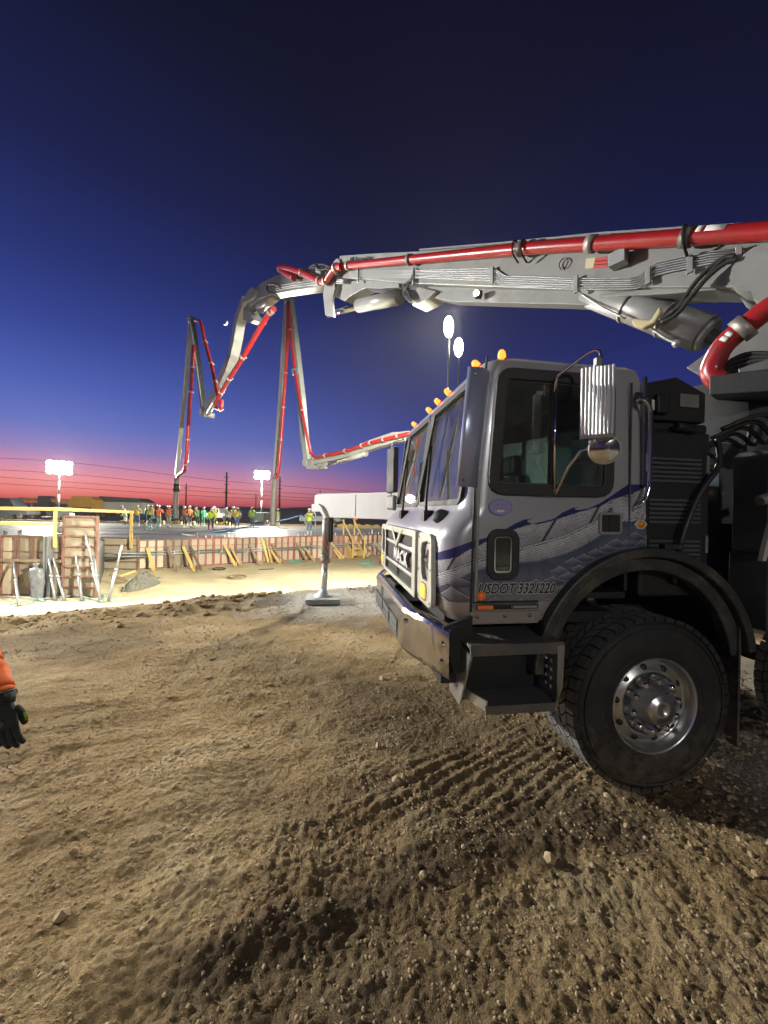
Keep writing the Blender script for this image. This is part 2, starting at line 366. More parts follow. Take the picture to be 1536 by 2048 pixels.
def clods(x, y, cell, prob=1.0, seed=0):
    gx, gy = np.floor(x / cell), np.floor(y / cell); best = np.zeros_like(x)
    for di in (-1, 0, 1):
        for dj in (-1, 0, 1):
            cx, cy = gx + di, gy + dj
            px_ = (cx + .15 + .7 * _hash(cx, cy, seed)) * cell; py_ = (cy + .15 + .7 * _hash(cx, cy, seed + 1)) * cell
            r = cell * (.22 + .4 * _hash(cx, cy, seed + 2)); keep = _hash(cx, cy, seed + 3) < prob
            an = 6.28 * _hash(cx, cy, seed + 4); dx, dy = x - px_, y - py_
            u = dx * np.cos(an) + dy * np.sin(an); v = (-dx * np.sin(an) + dy * np.cos(an)) * (1 + .8 * _hash(cx, cy, seed + 5))
            h = np.where(keep, np.sqrt(np.clip(1 - (u * u + v * v) / (r * r), 0, 1)) * r * .75, 0)
            best = np.maximum(best, h)
    return best
def smooth(a, b, x):
    t = np.clip((x - a) / (b - a), 0, 1); return t * t * (3 - 2 * t)
# ================================================================== GROUND
PIT = -1.5
def pit_s(X, Y):
    s = (X + .8) * -.484 + (Y - 8.45) * .875
    return s - 9 * smooth(.6, 4.5, X)
def ground_z(X, Y, fine=True):
    s = pit_s(X, Y) + .25 * fbm(X * .9, Y * .9, 3, 5)
    z = PIT * smooth(.25, 2.8, s) * smooth(400, 60, Y)
    near = smooth(.6, -.2, s)
    z = z + (.05 + .10 * smooth(-4.4, -3.2, X) * smooth(-.9, -1.9, X)) * np.exp(-((s + .15) / .42) ** 2) * (.45 + .9 * vnoise(X * 1.7, Y * 1.7, 9)) * smooth(5, 0, X)
    z = z + (.045 * fbm(X * .45, Y * .45, 3, 1) + .03 * fbm(X * 1.6, Y * 1.6, 3, 2)) * (.25 + .75 * near)
    if not fine: return z
    keep = smooth(60, 12, Y)
    rough = .22 + .78 * near
    bot = smooth(3.1, 1.8, Y - .25 * X) * smooth(-2.0, -.4, X)               # churned soil in front of the wheel
    bot = .40 * bot; bot = np.maximum(bot, .4 * smooth(2.2, 2.6, X) * smooth(4.5, 1.5, Y))
    d = .012 * fbm(X * 6, Y * 6, 4, 3, .6) * (1 + .8 * bot)
    d = d + .35 * clods(X, Y, .15, .10, 11) * (.25 + .6 * bot) + .45 * clods(X, Y, .06, .30, 21) * (.35 + .75 * bot) + .75 * clods(X, Y, .030, .6, 31) * (.6 + .6 * bot) + .010 * fbm(X * 34, Y * 34, 3, 33, .75) * (.6 + .8 * bot)
    d = d + .5 * clods(X, Y, .3, .3, 41) * np.exp(-((s + .2) / .4) ** 2) + .7 * clods(X, Y, .14, .6, 44) * np.exp(-((s + .2) / .45) ** 2)
    # grooves pressed by the tyre, running towards the wheel
    a, b = X * .80 + Y * .60, -X * .60 + Y * .80
    wob = .03 * fbm(X * 1.3, Y * 1.3, 2, 6)
    msk = .8 * smooth(.9, 1.6, a) * smooth(3.1, 2.5, a) * smooth(1.15, 1.35, b) * smooth(2.15, 1.85, b)
    d = d + .011 * (1 - 2.2 * np.abs(np.sin((b + 1.8 * wob + .016 * fbm(X * 11, Y * 11, 3, 66)) * np.pi / .085)) ** 1.4) * .7 * msk * np.clip(1.9 * vnoise(X * 2.6, Y * 2.6, 8) - .35, 0, 1.2)
    # long faint wheel tracks sweeping across the left
    a2, b2 = X * .94 + Y * .34, -X * .34 + Y * .94
    msk2 = smooth(1.4, -.6, X) * smooth(1.2, 2.2, Y) * smooth(6.5, 4.0, Y)
    d = d + .004 * np.sin((b2 + .14 * fbm(X * .7, Y * .7, 2, 14)) * 2 * np.pi / .31) * msk2 + .006 * fbm(a2 * 1.2, b2 * 14, 3, 15) * msk2
    # a low ridge thrown up in the foreground
    cr = Y - (1.62 + .33 * (X + .6) + .05 * np.sin(3 * X))
    d = d + (.020 * np.exp(-(np.where(cr > 0, cr / .20, cr / .09)) ** 2)) * smooth(-1.15, -.5, X) * smooth(1.5, .7, X) * (.55 + .7 * vnoise(X * 4, Y * 4, 19))
    d = d - .008 * np.exp(-((cr + .2) / .13) ** 2) * smooth(-1.1, -.6, X) * smooth(1.1, .4, X)
    z = z + d * rough * keep
    # pressed flat under the tyre and the outrigger pad
    wx, wy = X - TX, Y - TY
    lx, ly = wx * math.cos(TA) + wy * math.sin(TA), -wx * math.sin(TA) + wy * math.cos(TA)
    z = np.where((np.abs(lx) < .2) & (ly > -.02) & (ly < .42), np.minimum(z, .0), z)
    fl = smooth(1.1, .6, np.hypot(X + 1.12, Y - 7.72)); z = z * (1 - fl) + .01 * fl * fbm(X * 7, Y * 7, 3, 4)
    return z
def axis(parts):
    out = []
    for a, b, st in parts:
        n = max(1, int(round((b - a) / st))); out += [a + (b - a) * i / n for i in range(n)]
    return out
def geo(a, b, st, g):
    out = [a]
    while out[-1] < b: out.append(out[-1] + st); st *= g
    return out
gxs = axis([(-7, -2.5, .04), (-2.5, 3.0, .0115), (3.0, 5, .04)]) + geo(5.0, 600, .06, 1.16)
gxs = [-x for x in reversed(geo(7.05, 600, .06, 1.12))] + gxs
gys = [-y for y in reversed(geo(.3, 80, .3, 1.3))] + axis([(0, 1.1, .06), (1.1, 3.9, .0115), (3.9, 10.5, .03), (10.5, 36, .2)]) + geo(36, 720, .4, 1.18)
GX, GY = np.meshgrid(np.array(gxs), np.array(gys)); nx_, ny_ = len(gxs), len(gys)
GZ = ground_z(GX.ravel(), GY.ravel()).reshape(GX.shape)
me = bpy.data.meshes.new('ground')
co = np.stack([GX, GY, GZ], -1).reshape(-1, 3).astype(np.float32)
idx = np.arange(nx_ * ny_).reshape(ny_, nx_)
quads = np.stack([idx[:-1, :-1], idx[:-1, 1:], idx[1:, 1:], idx[1:, :-1]], -1).reshape(-1, 4).astype(np.int32)
me.vertices.add(len(co)); me.vertices.foreach_set('co', co.ravel())
me.loops.add(quads.size); me.loops.foreach_set('vertex_index', quads.ravel())
me.polygons.add(len(quads)); me.polygons.foreach_set('loop_start', np.arange(0, quads.size, 4, dtype=np.int32)); me.polygons.foreach_set('loop_total', np.full(len(quads), 4, np.int32))
me.polygons.foreach_set('use_smooth', np.ones(len(quads), bool)); me.update(); me.validate()
# what the soil is: r = pale sand of the pit, g = pale crushed stone, b = foreground shade painted in, plus darker damp soil
fx, fy = GX.ravel(), GY.ravel(); ss = pit_s(fx, fy) + .25 * fbm(fx * .9, fy * .9, 3, 5) + .35 * fbm(fx * 3, fy * 3, 4, 51)
soil_and_shade = np.ones((len(fx), 4), np.float32)
soil_and_shade[:, 0] = smooth(.0, .45, ss)
soil_and_shade[:, 1] = np.clip(smooth(2.0, .7, np.hypot((fx + .75) * .7, fy - 7.75) + .5 * fbm(fx * 3, fy * 3, 4, 61)) + .75 * smooth(2.0, 2.9, fx + .3 * fbm(fx * 2, fy * 2, 3, 63)) * smooth(6, 4, fy), 0, 1)
shade_band = np.abs(fy - (1.58 + .36 * (fx + .6) + .06 * np.sin(3 * fx))) / (.10 + .10 * smooth(-.8, 1.2, fx)) + .9 * fbm(fx * 3.5, fy * 3.5, 4, 75)  # foreground shadow band, painted into the soil colour
soil_and_shade[:, 2] = np.clip(smooth(.05, .5, fbm(fx * .55, fy * .8, 4, 71)) * .7 + .95 * smooth(1.25, .35, shade_band) * smooth(-1.2, -.5, fx) * smooth(2.2, 1.3, fx) + .8 * smooth(.55, .1, np.abs(fy - (6.3 - .45 * (fx + .9)) + .3 * fbm(fx * 2, fy * 2, 3, 73))) * smooth(-2.2, -1.2, fx) * smooth(1.2, .2, fx), 0, 1)
at_ = me.color_attributes.new('soil_and_shade', 'FLOAT_COLOR', 'POINT'); at_.data.foreach_set('color', soil_and_shade.ravel())
def ground_mat():
    m = bpy.data.materials.new('dirt'); m.use_nodes = True; N, L = m.node_tree.nodes, m.node_tree.links; b = N['Principled BSDF']
    b.inputs['Roughness'].default_value = .95; b.inputs['Specular IOR Level'].default_value = .15
    tc = N.new('ShaderNodeTexCoord'); at = N.new('ShaderNodeVertexColor'); at.layer_name = 'soil_and_shade'; sp = N.new('ShaderNodeSeparateColor'); L.new(at.outputs[0], sp.inputs[0])
    def noise(s, d=8, r=.6):
        n = N.new('ShaderNodeTexNoise'); n.inputs['Scale'].default_value = s; n.inputs['Detail'].default_value = d; n.inputs['Roughness'].default_value = r
        L.new(tc.outputs['Object'], n.inputs['Vector']); return n.outputs['Fac']
    def rmp(f, stops):
        n = N.new('ShaderNodeValToRGB'); e = n.color_ramp.elements; e[0].position, e[0].color = stops[0]; e[1].position, e[1].color = stops[-1]
        for p, c in stops[1:-1]: k = e.new(p); k.color = c
        L.new(f, n.inputs[0]); return n.outputs[0]
    def mix(f, a, c):
        n = N.new('ShaderNodeMix'); n.data_type = 'RGBA'; L.new(f, n.inputs[0])
        for i, v in ((6, a), (7, c)):
            if isinstance(v, tuple): n.inputs[i].default_value = v
            else: L.new(v, n.inputs[i])
        return n.outputs[2]
    dirt = rmp(noise(1.3, 9, .62), [(.25, (.235, .150, .066, 1)), (.5, (.41, .295, .152, 1)), (.75, (.52, .42, .26, 1))])
    speck = rmp(noise(55, 4, .7), [(.3, (.60, .60, .60, 1)), (.58, (1, 1, 1, 1)), (.74, (1.5, 1.46, 1.38, 1))])
    mm = N.new('ShaderNodeMix'); mm.data_type = 'RGBA'; mm.blend_type = 'MULTIPLY'; mm.inputs[0].default_value = 1; L.new(dirt, mm.inputs[6]); L.new(speck, mm.inputs[7])
    damp_shade = mix(sp.outputs[2], mm.outputs[2], (.105, .075, .045, 1)); dm = N.new('ShaderNodeMix'); dm.data_type = 'RGBA'; dm.inputs[0].default_value = .8; L.new(mm.outputs[2], dm.inputs[6]); L.new(damp_shade, dm.inputs[7])  # moist patches and the painted shade band share this dark tone
    stone = rmp(noise(30, 6, .7), [(.3, (.27, .245, .21, 1)), (.55, (.44, .42, .38, 1)), (.75, (.58, .57, .54, 1))])
    c1 = mix(sp.outputs[1], dm.outputs[2], stone)
    sand = rmp(noise(1.1, 9, .65), [(.3, (.50, .41, .25, 1)), (.6, (.62, .53, .34, 1)), (.8, (.68, .60, .42, 1))])
    L.new(mix(sp.outputs[0], c1, sand), b.inputs['Base Color'])
    bp = N.new('ShaderNodeBump'); bp.inputs['Strength'].default_value = .85; bp.inputs['Distance'].default_value = .03; L.new(noise(48, 8, .7), bp.inputs['Height'])
    bp2 = N.new('ShaderNodeBump'); bp2.inputs['Strength'].default_value = .8; bp2.inputs['Distance'].default_value = .012; L.new(noise(170, 3, .6), bp2.inputs['Height']); L.new(bp.outputs[0], bp2.inputs['Normal'])
    L.new(bp2.outputs[0], b.inputs['Normal']); return m
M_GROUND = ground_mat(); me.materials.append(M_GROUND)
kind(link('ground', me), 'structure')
def gz(x, y): return float(ground_z(np.array([x]), np.array([y]), True)[0])
def gz0(x, y): return float(ground_z(np.array([x]), np.array([y]), False)[0])

# loose stones and clods: nobody could count them
def stones(name, spots, m):
    bmx = bmesh.new(); bmesh.ops.create_icosphere(bmx, subdivisions=1, radius=1); V0 = np.array([v.co[:] for v in bmx.verts]); F0 = np.array([[v.index for v in f.verts] for f in bmx.faces]); bmx.free()
    rs = np.random.RandomState(3); allv = []; allf = []; o = 0
    for (x, y, z, r) in spots:
        v = V0 * (1 + .32 * (rs.rand(len(V0), 1) - .5)) * (r * (.7 + .6 * rs.rand(3)) * np.array([1, 1, .72]))
        a = rs.rand() * 6.28; ca, sa = math.cos(a), math.sin(a)
        v = np.stack([v[:, 0] * ca - v[:, 1] * sa, v[:, 0] * sa + v[:, 1] * ca, v[:, 2]], 1) + np.array([x, y, z])
        allv.append(v); allf.append(F0 + o); o += len(V0)
    me = bpy.data.meshes.new(name); me.from_pydata(np.concatenate(allv).tolist(), [], np.concatenate(allf).tolist()); me.materials.append(m); me.update()
    return kind(link(name, me), 'stuff')
rs = np.random.RandomState(11); sx, sy, sr = [], [], []
for n, (x0, x1, y0, y1), (ra, rb) in ((26000, (-2.7, 2.9, 1.12, 4.8), (.0025, .0085)), (380, (-2.8, 2.9, 1.2, 5), (.009, .017)), (40, (-2.6, 2.6, 1.3, 4.6), (.02, .034)), (5000, (-7, 2.5, 4.4, 8.6), (.005, .016)), (2200, (1.9, 4.2, 2.0, 4.6), (.006, .02))):
    sx += list(x0 + (x1 - x0) * rs.rand(n)); sy += list(y0 + (y1 - y0) * rs.rand(n)); sr += list(ra + (rb - ra) * rs.rand(n) ** 2)
sx, sy, sr = np.array(sx), np.array(sy), np.array(sr); kp = (vnoise(sx * 2.2, sy * 2.2, 5) + .5 * vnoise(sx * 7, sy * 7, 6) + .55 * rs.rand(len(sx)) > .82) | (sr > .012); sx, sy, sr = sx[kp], sy[kp], sr[kp]; szz = ground_z(sx, sy) + sr * .2
M_STONE = mat('loose_stone', (.36, .27, .155), .92, var=.4, scale=16, dirt=(.42, .34, .23), damt=.7, dscale=9, bump=.3)
stones('pebbles', list(zip(sx, sy, szz, sr)), M_STONE)
cs = []
for i in range(1300):
    x = rs.uniform(-9, 1.2); yl = 8.45 + (x + .8) * .553; y = yl + rs.normal(-.25, .28); r = (.012 + .055 * rs.rand() ** 2.6) * (.95 if -3.9 < x < -1.7 else .5)
    if math.hypot(x + 1.1, y - 7.7) > .9: cs.append((x, y, gz0(x, y) + r * .35, r))
M_CLOD = mat('dirt_clod', (.30, .205, .105), .95, var=.3, scale=9, bump=.6, bscale=30)
stones('dirt_clods', cs, M_CLOD)

# far hills
hb = MB(); hp = []
for i in range(0, 141):
    x = -780 + i * 11.2; h = 2.2 + 2.2 * vnoise(np.array([x * .02]), np.array([1.0]), 3)[0] + 1.8 * vnoise(np.array([x * .075]), np.array([4.0]), 5)[0] + 5.0 * math.exp(-((x + 85) / 65) ** 2)
    hp.append((x, h))
vs = []; 
for x, h in hp: vs += [(x, 600, -3), (x, 630, h * .75), (x, 660, h * 1.25), (x, 700, -3)]
hb.add(vs, [(i * 4 + j, i * 4 + 4 + j, i * 4 + 5 + j, i * 4 + 1 + j) for i in range(140) for j in range(3)], 0, True)
kind(hb.build('hills', mat('hill_soil', (.05, .045, .06), .95)), 'structure')

# crescent moon, far away: a thick crescent solid
mc = at(450, 645, 4200); MR = 4 / 780 * 4200 * 1.25
pts = []
for i in range(13):
    a = R(-88 + 176 * i / 12); pts.append((math.sin(a) * MR, -math.cos(a) * MR))
for i in range(1, 12):
    a = R(88 - 176 * i / 12); pts.append((math.sin(a) * MR * .96, -math.cos(a) * MR * .58))
q = Matrix.Rotation(R(-48), 3, 'Y'); mb = MB(); mb.prism(pts, mc, q @ Vector((1, 0, 0)), q @ Vector((0, 0, 1)), (0, 1, 0), MR * .5)
kind(mb.build('moon', M_MOON), 'structure')

# ================================================================== SLAB AND FORMWORK
def slab_mat():
    m = bpy.data.materials.new('fresh_concrete'); m.use_nodes = True; N, L = m.node_tree.nodes, m.node_tree.links; b = N['Principled BSDF']; b.inputs['Specular IOR Level'].default_value = .28
    tc = N.new('ShaderNodeTexCoord'); mp = N.new('ShaderNodeMapping'); mp.inputs['Scale'].default_value = (.25, 1.1, 1); L.new(tc.outputs['Object'], mp.inputs[0])
    n = N.new('ShaderNodeTexNoise'); n.inputs['Scale'].default_value = .7; n.inputs['Detail'].default_value = 8; L.new(mp.outputs[0], n.inputs[0])
    r = N.new('ShaderNodeValToRGB'); e = r.color_ramp.elements; e[0].position, e[0].color = .35, (.06, .064, .057, 1); e[1].position, e[1].color = .65, (.14, .145, .13, 1); L.new(n.outputs['Fac'], r.inputs[0]); L.new(r.outputs[0], b.inputs['Base Color'])
    q = N.new('ShaderNodeMapRange'); q.inputs[1].default_value = .4; q.inputs[2].default_value = .65; q.inputs[3].default_value = .30; q.inputs[4].default_value = .68; L.new(n.outputs['Fac'], q.inputs[0]); L.new(q.outputs[0], b.inputs['Roughness'])
    n2 = N.new('ShaderNodeTexNoise'); n2.inputs['Scale'].default_value = 5; n2.inputs['Detail'].default_value = 6; L.new(tc.outputs['Object'], n2.inputs[0])
    bp = N.new('ShaderNodeBump'); bp.inputs['Strength'].default_value = .5; bp.inputs['Distance'].default_value = .03; L.new(n2.outputs['Fac'], bp.inputs['Height']); L.new(bp.outputs[0], b.inputs['Normal']); return m
SLAB_Z = .03; LY0 = 13.95
sp_ = [(-70, LY0 + .06), (-10.25, LY0 + .06), (-14.5, 20.3), (-12.75, 20.45), (.0, 29.55), (9, 36), (14, 43), (-70, 41)]
mb = MB(); mb.prism(sp_, (0, 0, -1.7), (1, 0, 0), (0, 1, 0), (0, 0, 1), SLAB_Z + 1.7)
kind(mb.build('concrete_slab', slab_mat()), 'structure')

def form_panel(name, w, h, n, horiz, mfr, label, loc, rz, group, extra=False):
    t = thing(name, label, 'form panel', loc, rz, group)
    p = MB(); p.box2((.01, -.004, .01), (w - .01, .02, h - .01)); p.build('plywood_face', M_PLY, t)
    f = MB(); D = .075
    f.box2((0, -D, 0), (w, .0, .06)); f.box2((0, -D, h - .06), (w, .0, h))
    f.box2((0, -D, .06), (.07, .0, h - .06)); f.box2((w - .07, -D, .06), (w, .0, h - .06))
    for i in range(1, n):
        if horiz: z = h * i / n; f.box2((.055, -D, z - .028), (w - .055, -.005, z + .028))
        else: x = w * i / n; f.box2((x - .045, -D, .06), (x + .045, -.005, h - .06))
    if not horiz:
        for i in range(n):
            x0, x1 = w * i / n, w * (i + 1) / n; f.box2((x0 + .035, -.03, h * .72), (x1 - .035, -.005, h * .72 + .025))
    for z in (.25, .5, .75):
        for x in (0.03, w - .03): f.box2((x - .045, -D - .045, h * z - .018), (x + .045, -D + .002, h * z + .018))
    f.build('steel_frame', mfr, t, .004, 1); return t
ORD = ['first', 'second', 'third', 'fourth', 'fifth', 'sixth', 'seventh', 'eighth', 'ninth', 'tenth', 'eleventh', 'twelfth', 'thirteenth', 'fourteenth', 'fifteenth', 'sixteenth', 'seventeenth', 'eighteenth', 'nineteenth', 'twentieth']
WA = math.atan2(.581, .814); WE = Vector((.814, .581, 0)); WN = Vector((.581, -.814, 0)); WP = Vector((-12.75, 20.3, PIT)); PW = 1.22; PH = 1.57
pb = form_panel('wall_form', PW, PH, 3, False, M_FRB, 'brown framed form panel at the left end of the long low wall', WP, WA, 'form panels of the long low wall')
pr = form_panel('wall_form', PW, PH, 3, False, M_FRR, 'first red framed form panel of the long low wall, next to the brown ones', WP + WE * PW * 2.003, WA, 'form panels of the long low wall')
dup(pb, WP + WE * PW * 1.0015, None, 'second brown framed form panel of the long low wall, beside the first red one')
for i in range(3, 16):
    dup(pr, WP + WE * PW * i * 1.0013, None, '%s red framed form panel of the long low wall, counted from its brown end' % ORD[i - 2])
LY = 13.95
for i, (x, lab) in enumerate(((-12.62, 'big plywood form panel with brown ribs beside the plastic bag'), (-14.27, 'big plywood form panel with brown ribs at the left edge of the photo'))):
    form_panel('wall_form', 1.64, 2.17, 3, False, M_FRB, lab, (x - .45, LY, PIT), 0, 'big form panels on the left')
form_panel('wall_form', 1.26, 2.9, 8, True, M_FRB, 'tall form panel with brown horizontal ribs rising above the rest', (-11.38, LY - .08, PIT), 0, 'form panels with horizontal ribs')
bp0 = at(203, 1080, 20.2); form_panel('wall_form', 1.95, 1.68, 4, True, M_FRB, 'low form panel with horizontal ribs right of the tall one', (bp0.x, 20.2, PIT), 0, 'form panels with horizontal ribs')

def on_wall(px, py, off=.1):
    r = ray(px, py); o = Vector((WP.x, WP.y, 0)) + WN * off
    n2 = Vector((WN.x, WN.y, 0)); k = (o - CAMP).dot(n2) / r.dot(n2); return CAMP + r * k
# timber braces leaning on the long wall
BR = [(294.5, 1096, 308, 1143, 'y'), (334.7, 1096, 354, 1142, 'd'), (366, 1093, 387.7, 1140, 'y'), (380.5, 1092.5, 401, 1139, 'd'), (448.7, 1090.5, 471.6, 1132, 'y'), (461.5, 1094.6, 482, 1132, 'w'),
      (498.4, 1089, 520, 1130, 'd'), (523, 1075.5, 536.7, 1124.7, 'y'), (531, 1075, 543.5, 1124.7, 'w'), (540.8, 1098.7, 560, 1127.5, 'y'), (543.5, 1087.8, 565.4, 1126, 'd'), (592.8, 1086.4, 614.6, 1122, 'd'),
      (609, 1096, 628, 1122, 'w'), (620, 1086, 639, 1115, 'd'), (662.5, 1086, 687, 1116.5, 'w'), (668, 1098.7, 680, 1117, 'y'), (713, 1085, 736, 1114, 'w'), (732, 1093, 751, 1112, 'd'), (743, 1083.7, 763.7, 1109.7, 'd'), (755.5, 1081, 767.8, 1104, 'd')]
WHERE = ['leftmost timber brace on the long wall, pale and broad', 'dark timber brace, second from the left on the long wall', 'pale timber brace, third from the left on the long wall', 'dark timber brace, fourth from the left on the long wall',
         'yellowish timber brace, first of a close pair left of the dark coil', 'raw timber brace, second of the close pair above the dark coil', 'weathered timber brace standing alone right of the dark coil', 'pale plank leaning steeply on the wall, left one of two',
         'raw plank leaning steeply on the wall, right one of two', 'short yellowish brace just right of the two steep planks', 'weathered brace crossing the short yellowish one', 'weathered brace left of the outrigger leg, farthest of three',
         'short raw brace between two weathered ones left of the outrigger leg', 'weathered brace nearest the outrigger leg on its left', 'raw brace between the outrigger leg and the yellow stairs', 'short yellowish brace touching the yellow stairs',
         'raw brace first to the right of the yellow stairs', 'weathered brace second to the right of the yellow stairs', 'weathered brace third to the right of the yellow stairs', 'weathered brace nearest the truck grille']
for (a, b, c, d, kd), lab in zip(BR, WHERE):
    p = on_wall(a, b, .09); q = on_z(c, d, PIT + .03)
    m_ = {'y': M_YWOOD, 'w': M_WOOD, 'd': M_WOODD}[kd]; mb = MB(); w_ = .13 if kd != 'y' else .15
    mb.beam(p, q, w_, .055, 0, WN); e = MB()
    mb.beam(q + Vector((.03, -.02, -.2)), q + Vector((.03, -.02, .28)), .05, .05)
    tag(mb.build('timber_brace', m_, None, .004, 1), lab, 'brace', 'timber braces along the long wall')
# steel walers along the long wall, two tubes each
for i, (a, b, dz, lab) in enumerate(((-1.2, 4.2, 0.02, 'twin steel tube waler at the left end of the long wall'), (3.9, 9.6, -.02, 'twin steel tube waler behind the pair of steep planks'), (9.4, 14.6, .02, 'twin steel tube waler running behind the outrigger leg'), (14.4, 19.4, -.02, 'twin steel tube waler by the yellow stairs'))):
    mb = MB(); o = Vector((WP.x, WP.y, 0)) + WN * .13
    for z in (-.62, -.76): mb.tube([o + WE * a + Vector((0, 0, z + dz)), o + WE * b + Vector((0, 0, z + dz))], .04, 8)
    k = a + .4
    while k < b: mb.box(o + WE * k + Vector((0, 0, -.69 + dz)), (.05, .12, .26), 0, Matrix.Rotation(WA, 3, 'Z')); k += 1.22
    tag(mb.build('steel_waler', M_GALV), lab, 'waler', 'steel walers along the long wall')
mb = MB(); p, q = at(187, 1106, 19.0), at(300, 1107, 20.35)
for z in (0, -.15): mb.tube([p + Vector((0, 0, z)), q + Vector((0, 0, z - .02))], .04, 8)
tag(mb.build('steel_waler', M_GALV), 'twin steel tubes sticking out to the left past the corner panel', 'waler', 'steel walers along the long wall')
mb = MB(); mb.box2((-14.9, LY - .16, -.27), (-11.4, LY - .085, -.17)); tag(mb.build('timber_waler', M_WOODD), 'horizontal timber waler across the two big form panels', 'waler')
# steel props on the left
PR = [((27, 1125), (38, 1211), 'galvanised prop at the left edge, in front of the big form panel'), ((97.4, 1115), (110, 1200), 'galvanised prop just right of the upright steel channels'), ((107.4, 1116), (128, 1200), 'galvanised prop leaning on the yellow post'),
      ((152.6, 1110), (163, 1200), 'short galvanised prop at the left side of the tall panel'), ((172, 1070), (200.6, 1203), 'long galvanised prop crossing the tall panel'), ((187.5, 1113), (200.6, 1202), 'thin galvanised prop beside the long one at the tall panel'),
      ((244, 1090), (217, 1202), 'galvanised prop leaning the other way in front of the low ribbed panel')]
for (a, b, lab) in PR:
    p = at(a[0], a[1], LY - .2); q = on_z(b[0], b[1], PIT + .03); t = thing('steel_prop', lab, 'prop', q, 0, 'galvanised steel props')
    d = p - q; m_ = q.lerp(p, .55) - q; mb = MB(); mb.tube([(0, 0, 0), m_], .045, 8); mb.build('outer_tube', M_GALV, t)
    mb = MB(); mb.tube([m_, d], .034, 8); mb.cyl(m_ - d.normalized() * .05, m_ + d.normalized() * .05, .058, n=8); mb.build('inner_tube', M_GALV, t)
    mb = MB(); mb.box((0, 0, -.01), (.16, .16, .012)); mb.build('base_plate', M_GALV, t)
p0 = on_z(82, 1196, PIT); mb = MB()
for dx in (0, .13): mb.box2((p0.x + dx, LY - .2, PIT), (p0.x + dx + .085, LY - .1, .66)); mb.box2((p0.x + dx, LY - .26, PIT), (p0.x + dx + .02, LY - .2, .66))
tag(mb.build('steel_channel', M_GALV), 'pair of upright galvanised steel channels against the big form panel', 'steel channel')
# yellow guard rail
g = thing('guard_rail', 'yellow timber guard rail on top of the forms at the left', 'guard rail', (at(111, 1090, LY - .2).x, LY - .2, .2))
gi = g.matrix_basis.inverted() if False else Matrix.Translation(-g.location)
A_, B_ = at(111, 1018, LY - .2), at(263, 1024, 19.95); Lf = at(-60, 1016, 12.6)
mb = MB(); mb.beam(A_ + Vector((0, 0, -1.35)), A_ + Vector((0, 0, .06)), .11, .05, 0, (0, 1, 0)); mb.build('post', M_YWOOD, g, .004, 1, gi)
mb = MB(); mb.beam(B_ + Vector((0, 0, -1.85)), B_ + Vector((0, 0, .07)), .15, .06, 0, (0, 1, 0)); mb.build('post', M_YWOOD, g, .004, 1, gi)
mb = MB(); mb.beam(Lf, A_ + Vector((0, -.05, 0)), .045, .115); mb.beam(A_ + Vector((.0, -.055, 0)), B_ + (B_ - A_).normalized() * .35 + Vector((0, -.055, 0)), .045, .13); mb.build('top_rail', M_YWOOD, g, .004, 1, gi)
mb = MB(); mb.beam(at(-60, 1046, 12.6), at(110, 1048, LY - .25), .045, .10); mb.build('mid_rail', M_YWOOD, g, .004, 1, gi)
# yellow site stairs
f0 = on_z(703, 1117, PIT); st = thing('site_stairs', 'yellow timber stairs climbing the long form wall', 'stairs', f0, WA)
WD = .92; RUN = 1.15; RZ = 1.58; mb = MB()
for x, nm in ((0, 'stringer'), (WD, 'stringer')):
    mb = MB(); mb.prism([(0, 0), (-.15, 0), (-.15, .25), (RUN, RZ), (RUN, 0)], (x - .02, 0, 0), (0, 1, 0), (0, 0, 1), (1, 0, 0), .04); mb.build(nm, M_YWOOD, st)
for i in range(4):
    mb = MB(); y = RUN * i / 4; z = RZ * (i + .55) / 4.2; mb.box2((.025, y - .12, z), (WD - .025, y + .2, z + .045)); mb.build('tread', M_YWOOD, st)
for x in (0, WD):
    mb = MB(); mb.box2((x - .05, -.2, 0), (x + .045, -.15, 1.35)); mb.build('post', M_YWOOD, st)
    mb = MB(); mb.box2((x - .05, RUN + .005, .3), (x + .045, RUN + .06, 2.62)); mb.build('post', M_YWOOD, st)
    mb = MB(); mb.beam((x - .07, -.19, 1.33), (x - .07, RUN + .05, 2.62), .05, .11); mb.build('handrail', M_YWOOD, st)
for hx, hl in ((692, 'orange cloth hung on the handrail of the yellow stairs'),):
    p = Matrix.Translation(f0) @ Matrix.Rotation(WA, 4, 'Z') @ Vector((WD + .02, RUN + .0, 2.72)); mb = MB(); mb.ball(p, .16, 10, 0, (1.2, .5, .8)); tag(mb.build('cloth', mat('orange_cloth', (.75, .16, .05), .8)), hl, 'cloth')
# stakes along the slab edge
SK = [(395, 1082), (412, 1080), (424, 1079), (432, 1078), (449, 1077), (458, 1077), (470, 1076), (488, 1075), (512, 1074), (552, 1073), (575, 1073), (596, 1072), (604, 1072), (610, 1072), (648, 1071), (664, 1071), (671, 1070), (716, 1070), (728, 1069), (738, 1068), (744, 1067), (750, 1066), (757, 1065)]
for i, (x, y) in enumerate(SK):
    p = on_wall(x, 1079 - (x - 400) * .012, -.15); p.z = SLAB_Z; hh = .22 if i % 5 else .42; mb = MB(); mb.box((0, 0, hh / 2 - .03), (.045, .045, hh))
    o = mb.build('stake', M_WHITE if i % 3 else M_WOOD); o.location = p
    tag(o, '%s short pale stake on the slab edge, counted from the left' % (ORD[i] if i < 20 else ('third from last', 'second from last', 'last')[i - 20]), 'stake', 'short stakes along the slab edge')
mb = MB(); p = at(631, 1072, 26.2); mb.tube([p, p + Vector((-.03, 0, 1.55))], .025, 6); tag(mb.build('grade_stake', M_TEAL), 'thin tall greenish stake right of the worker standing alone', 'stake')
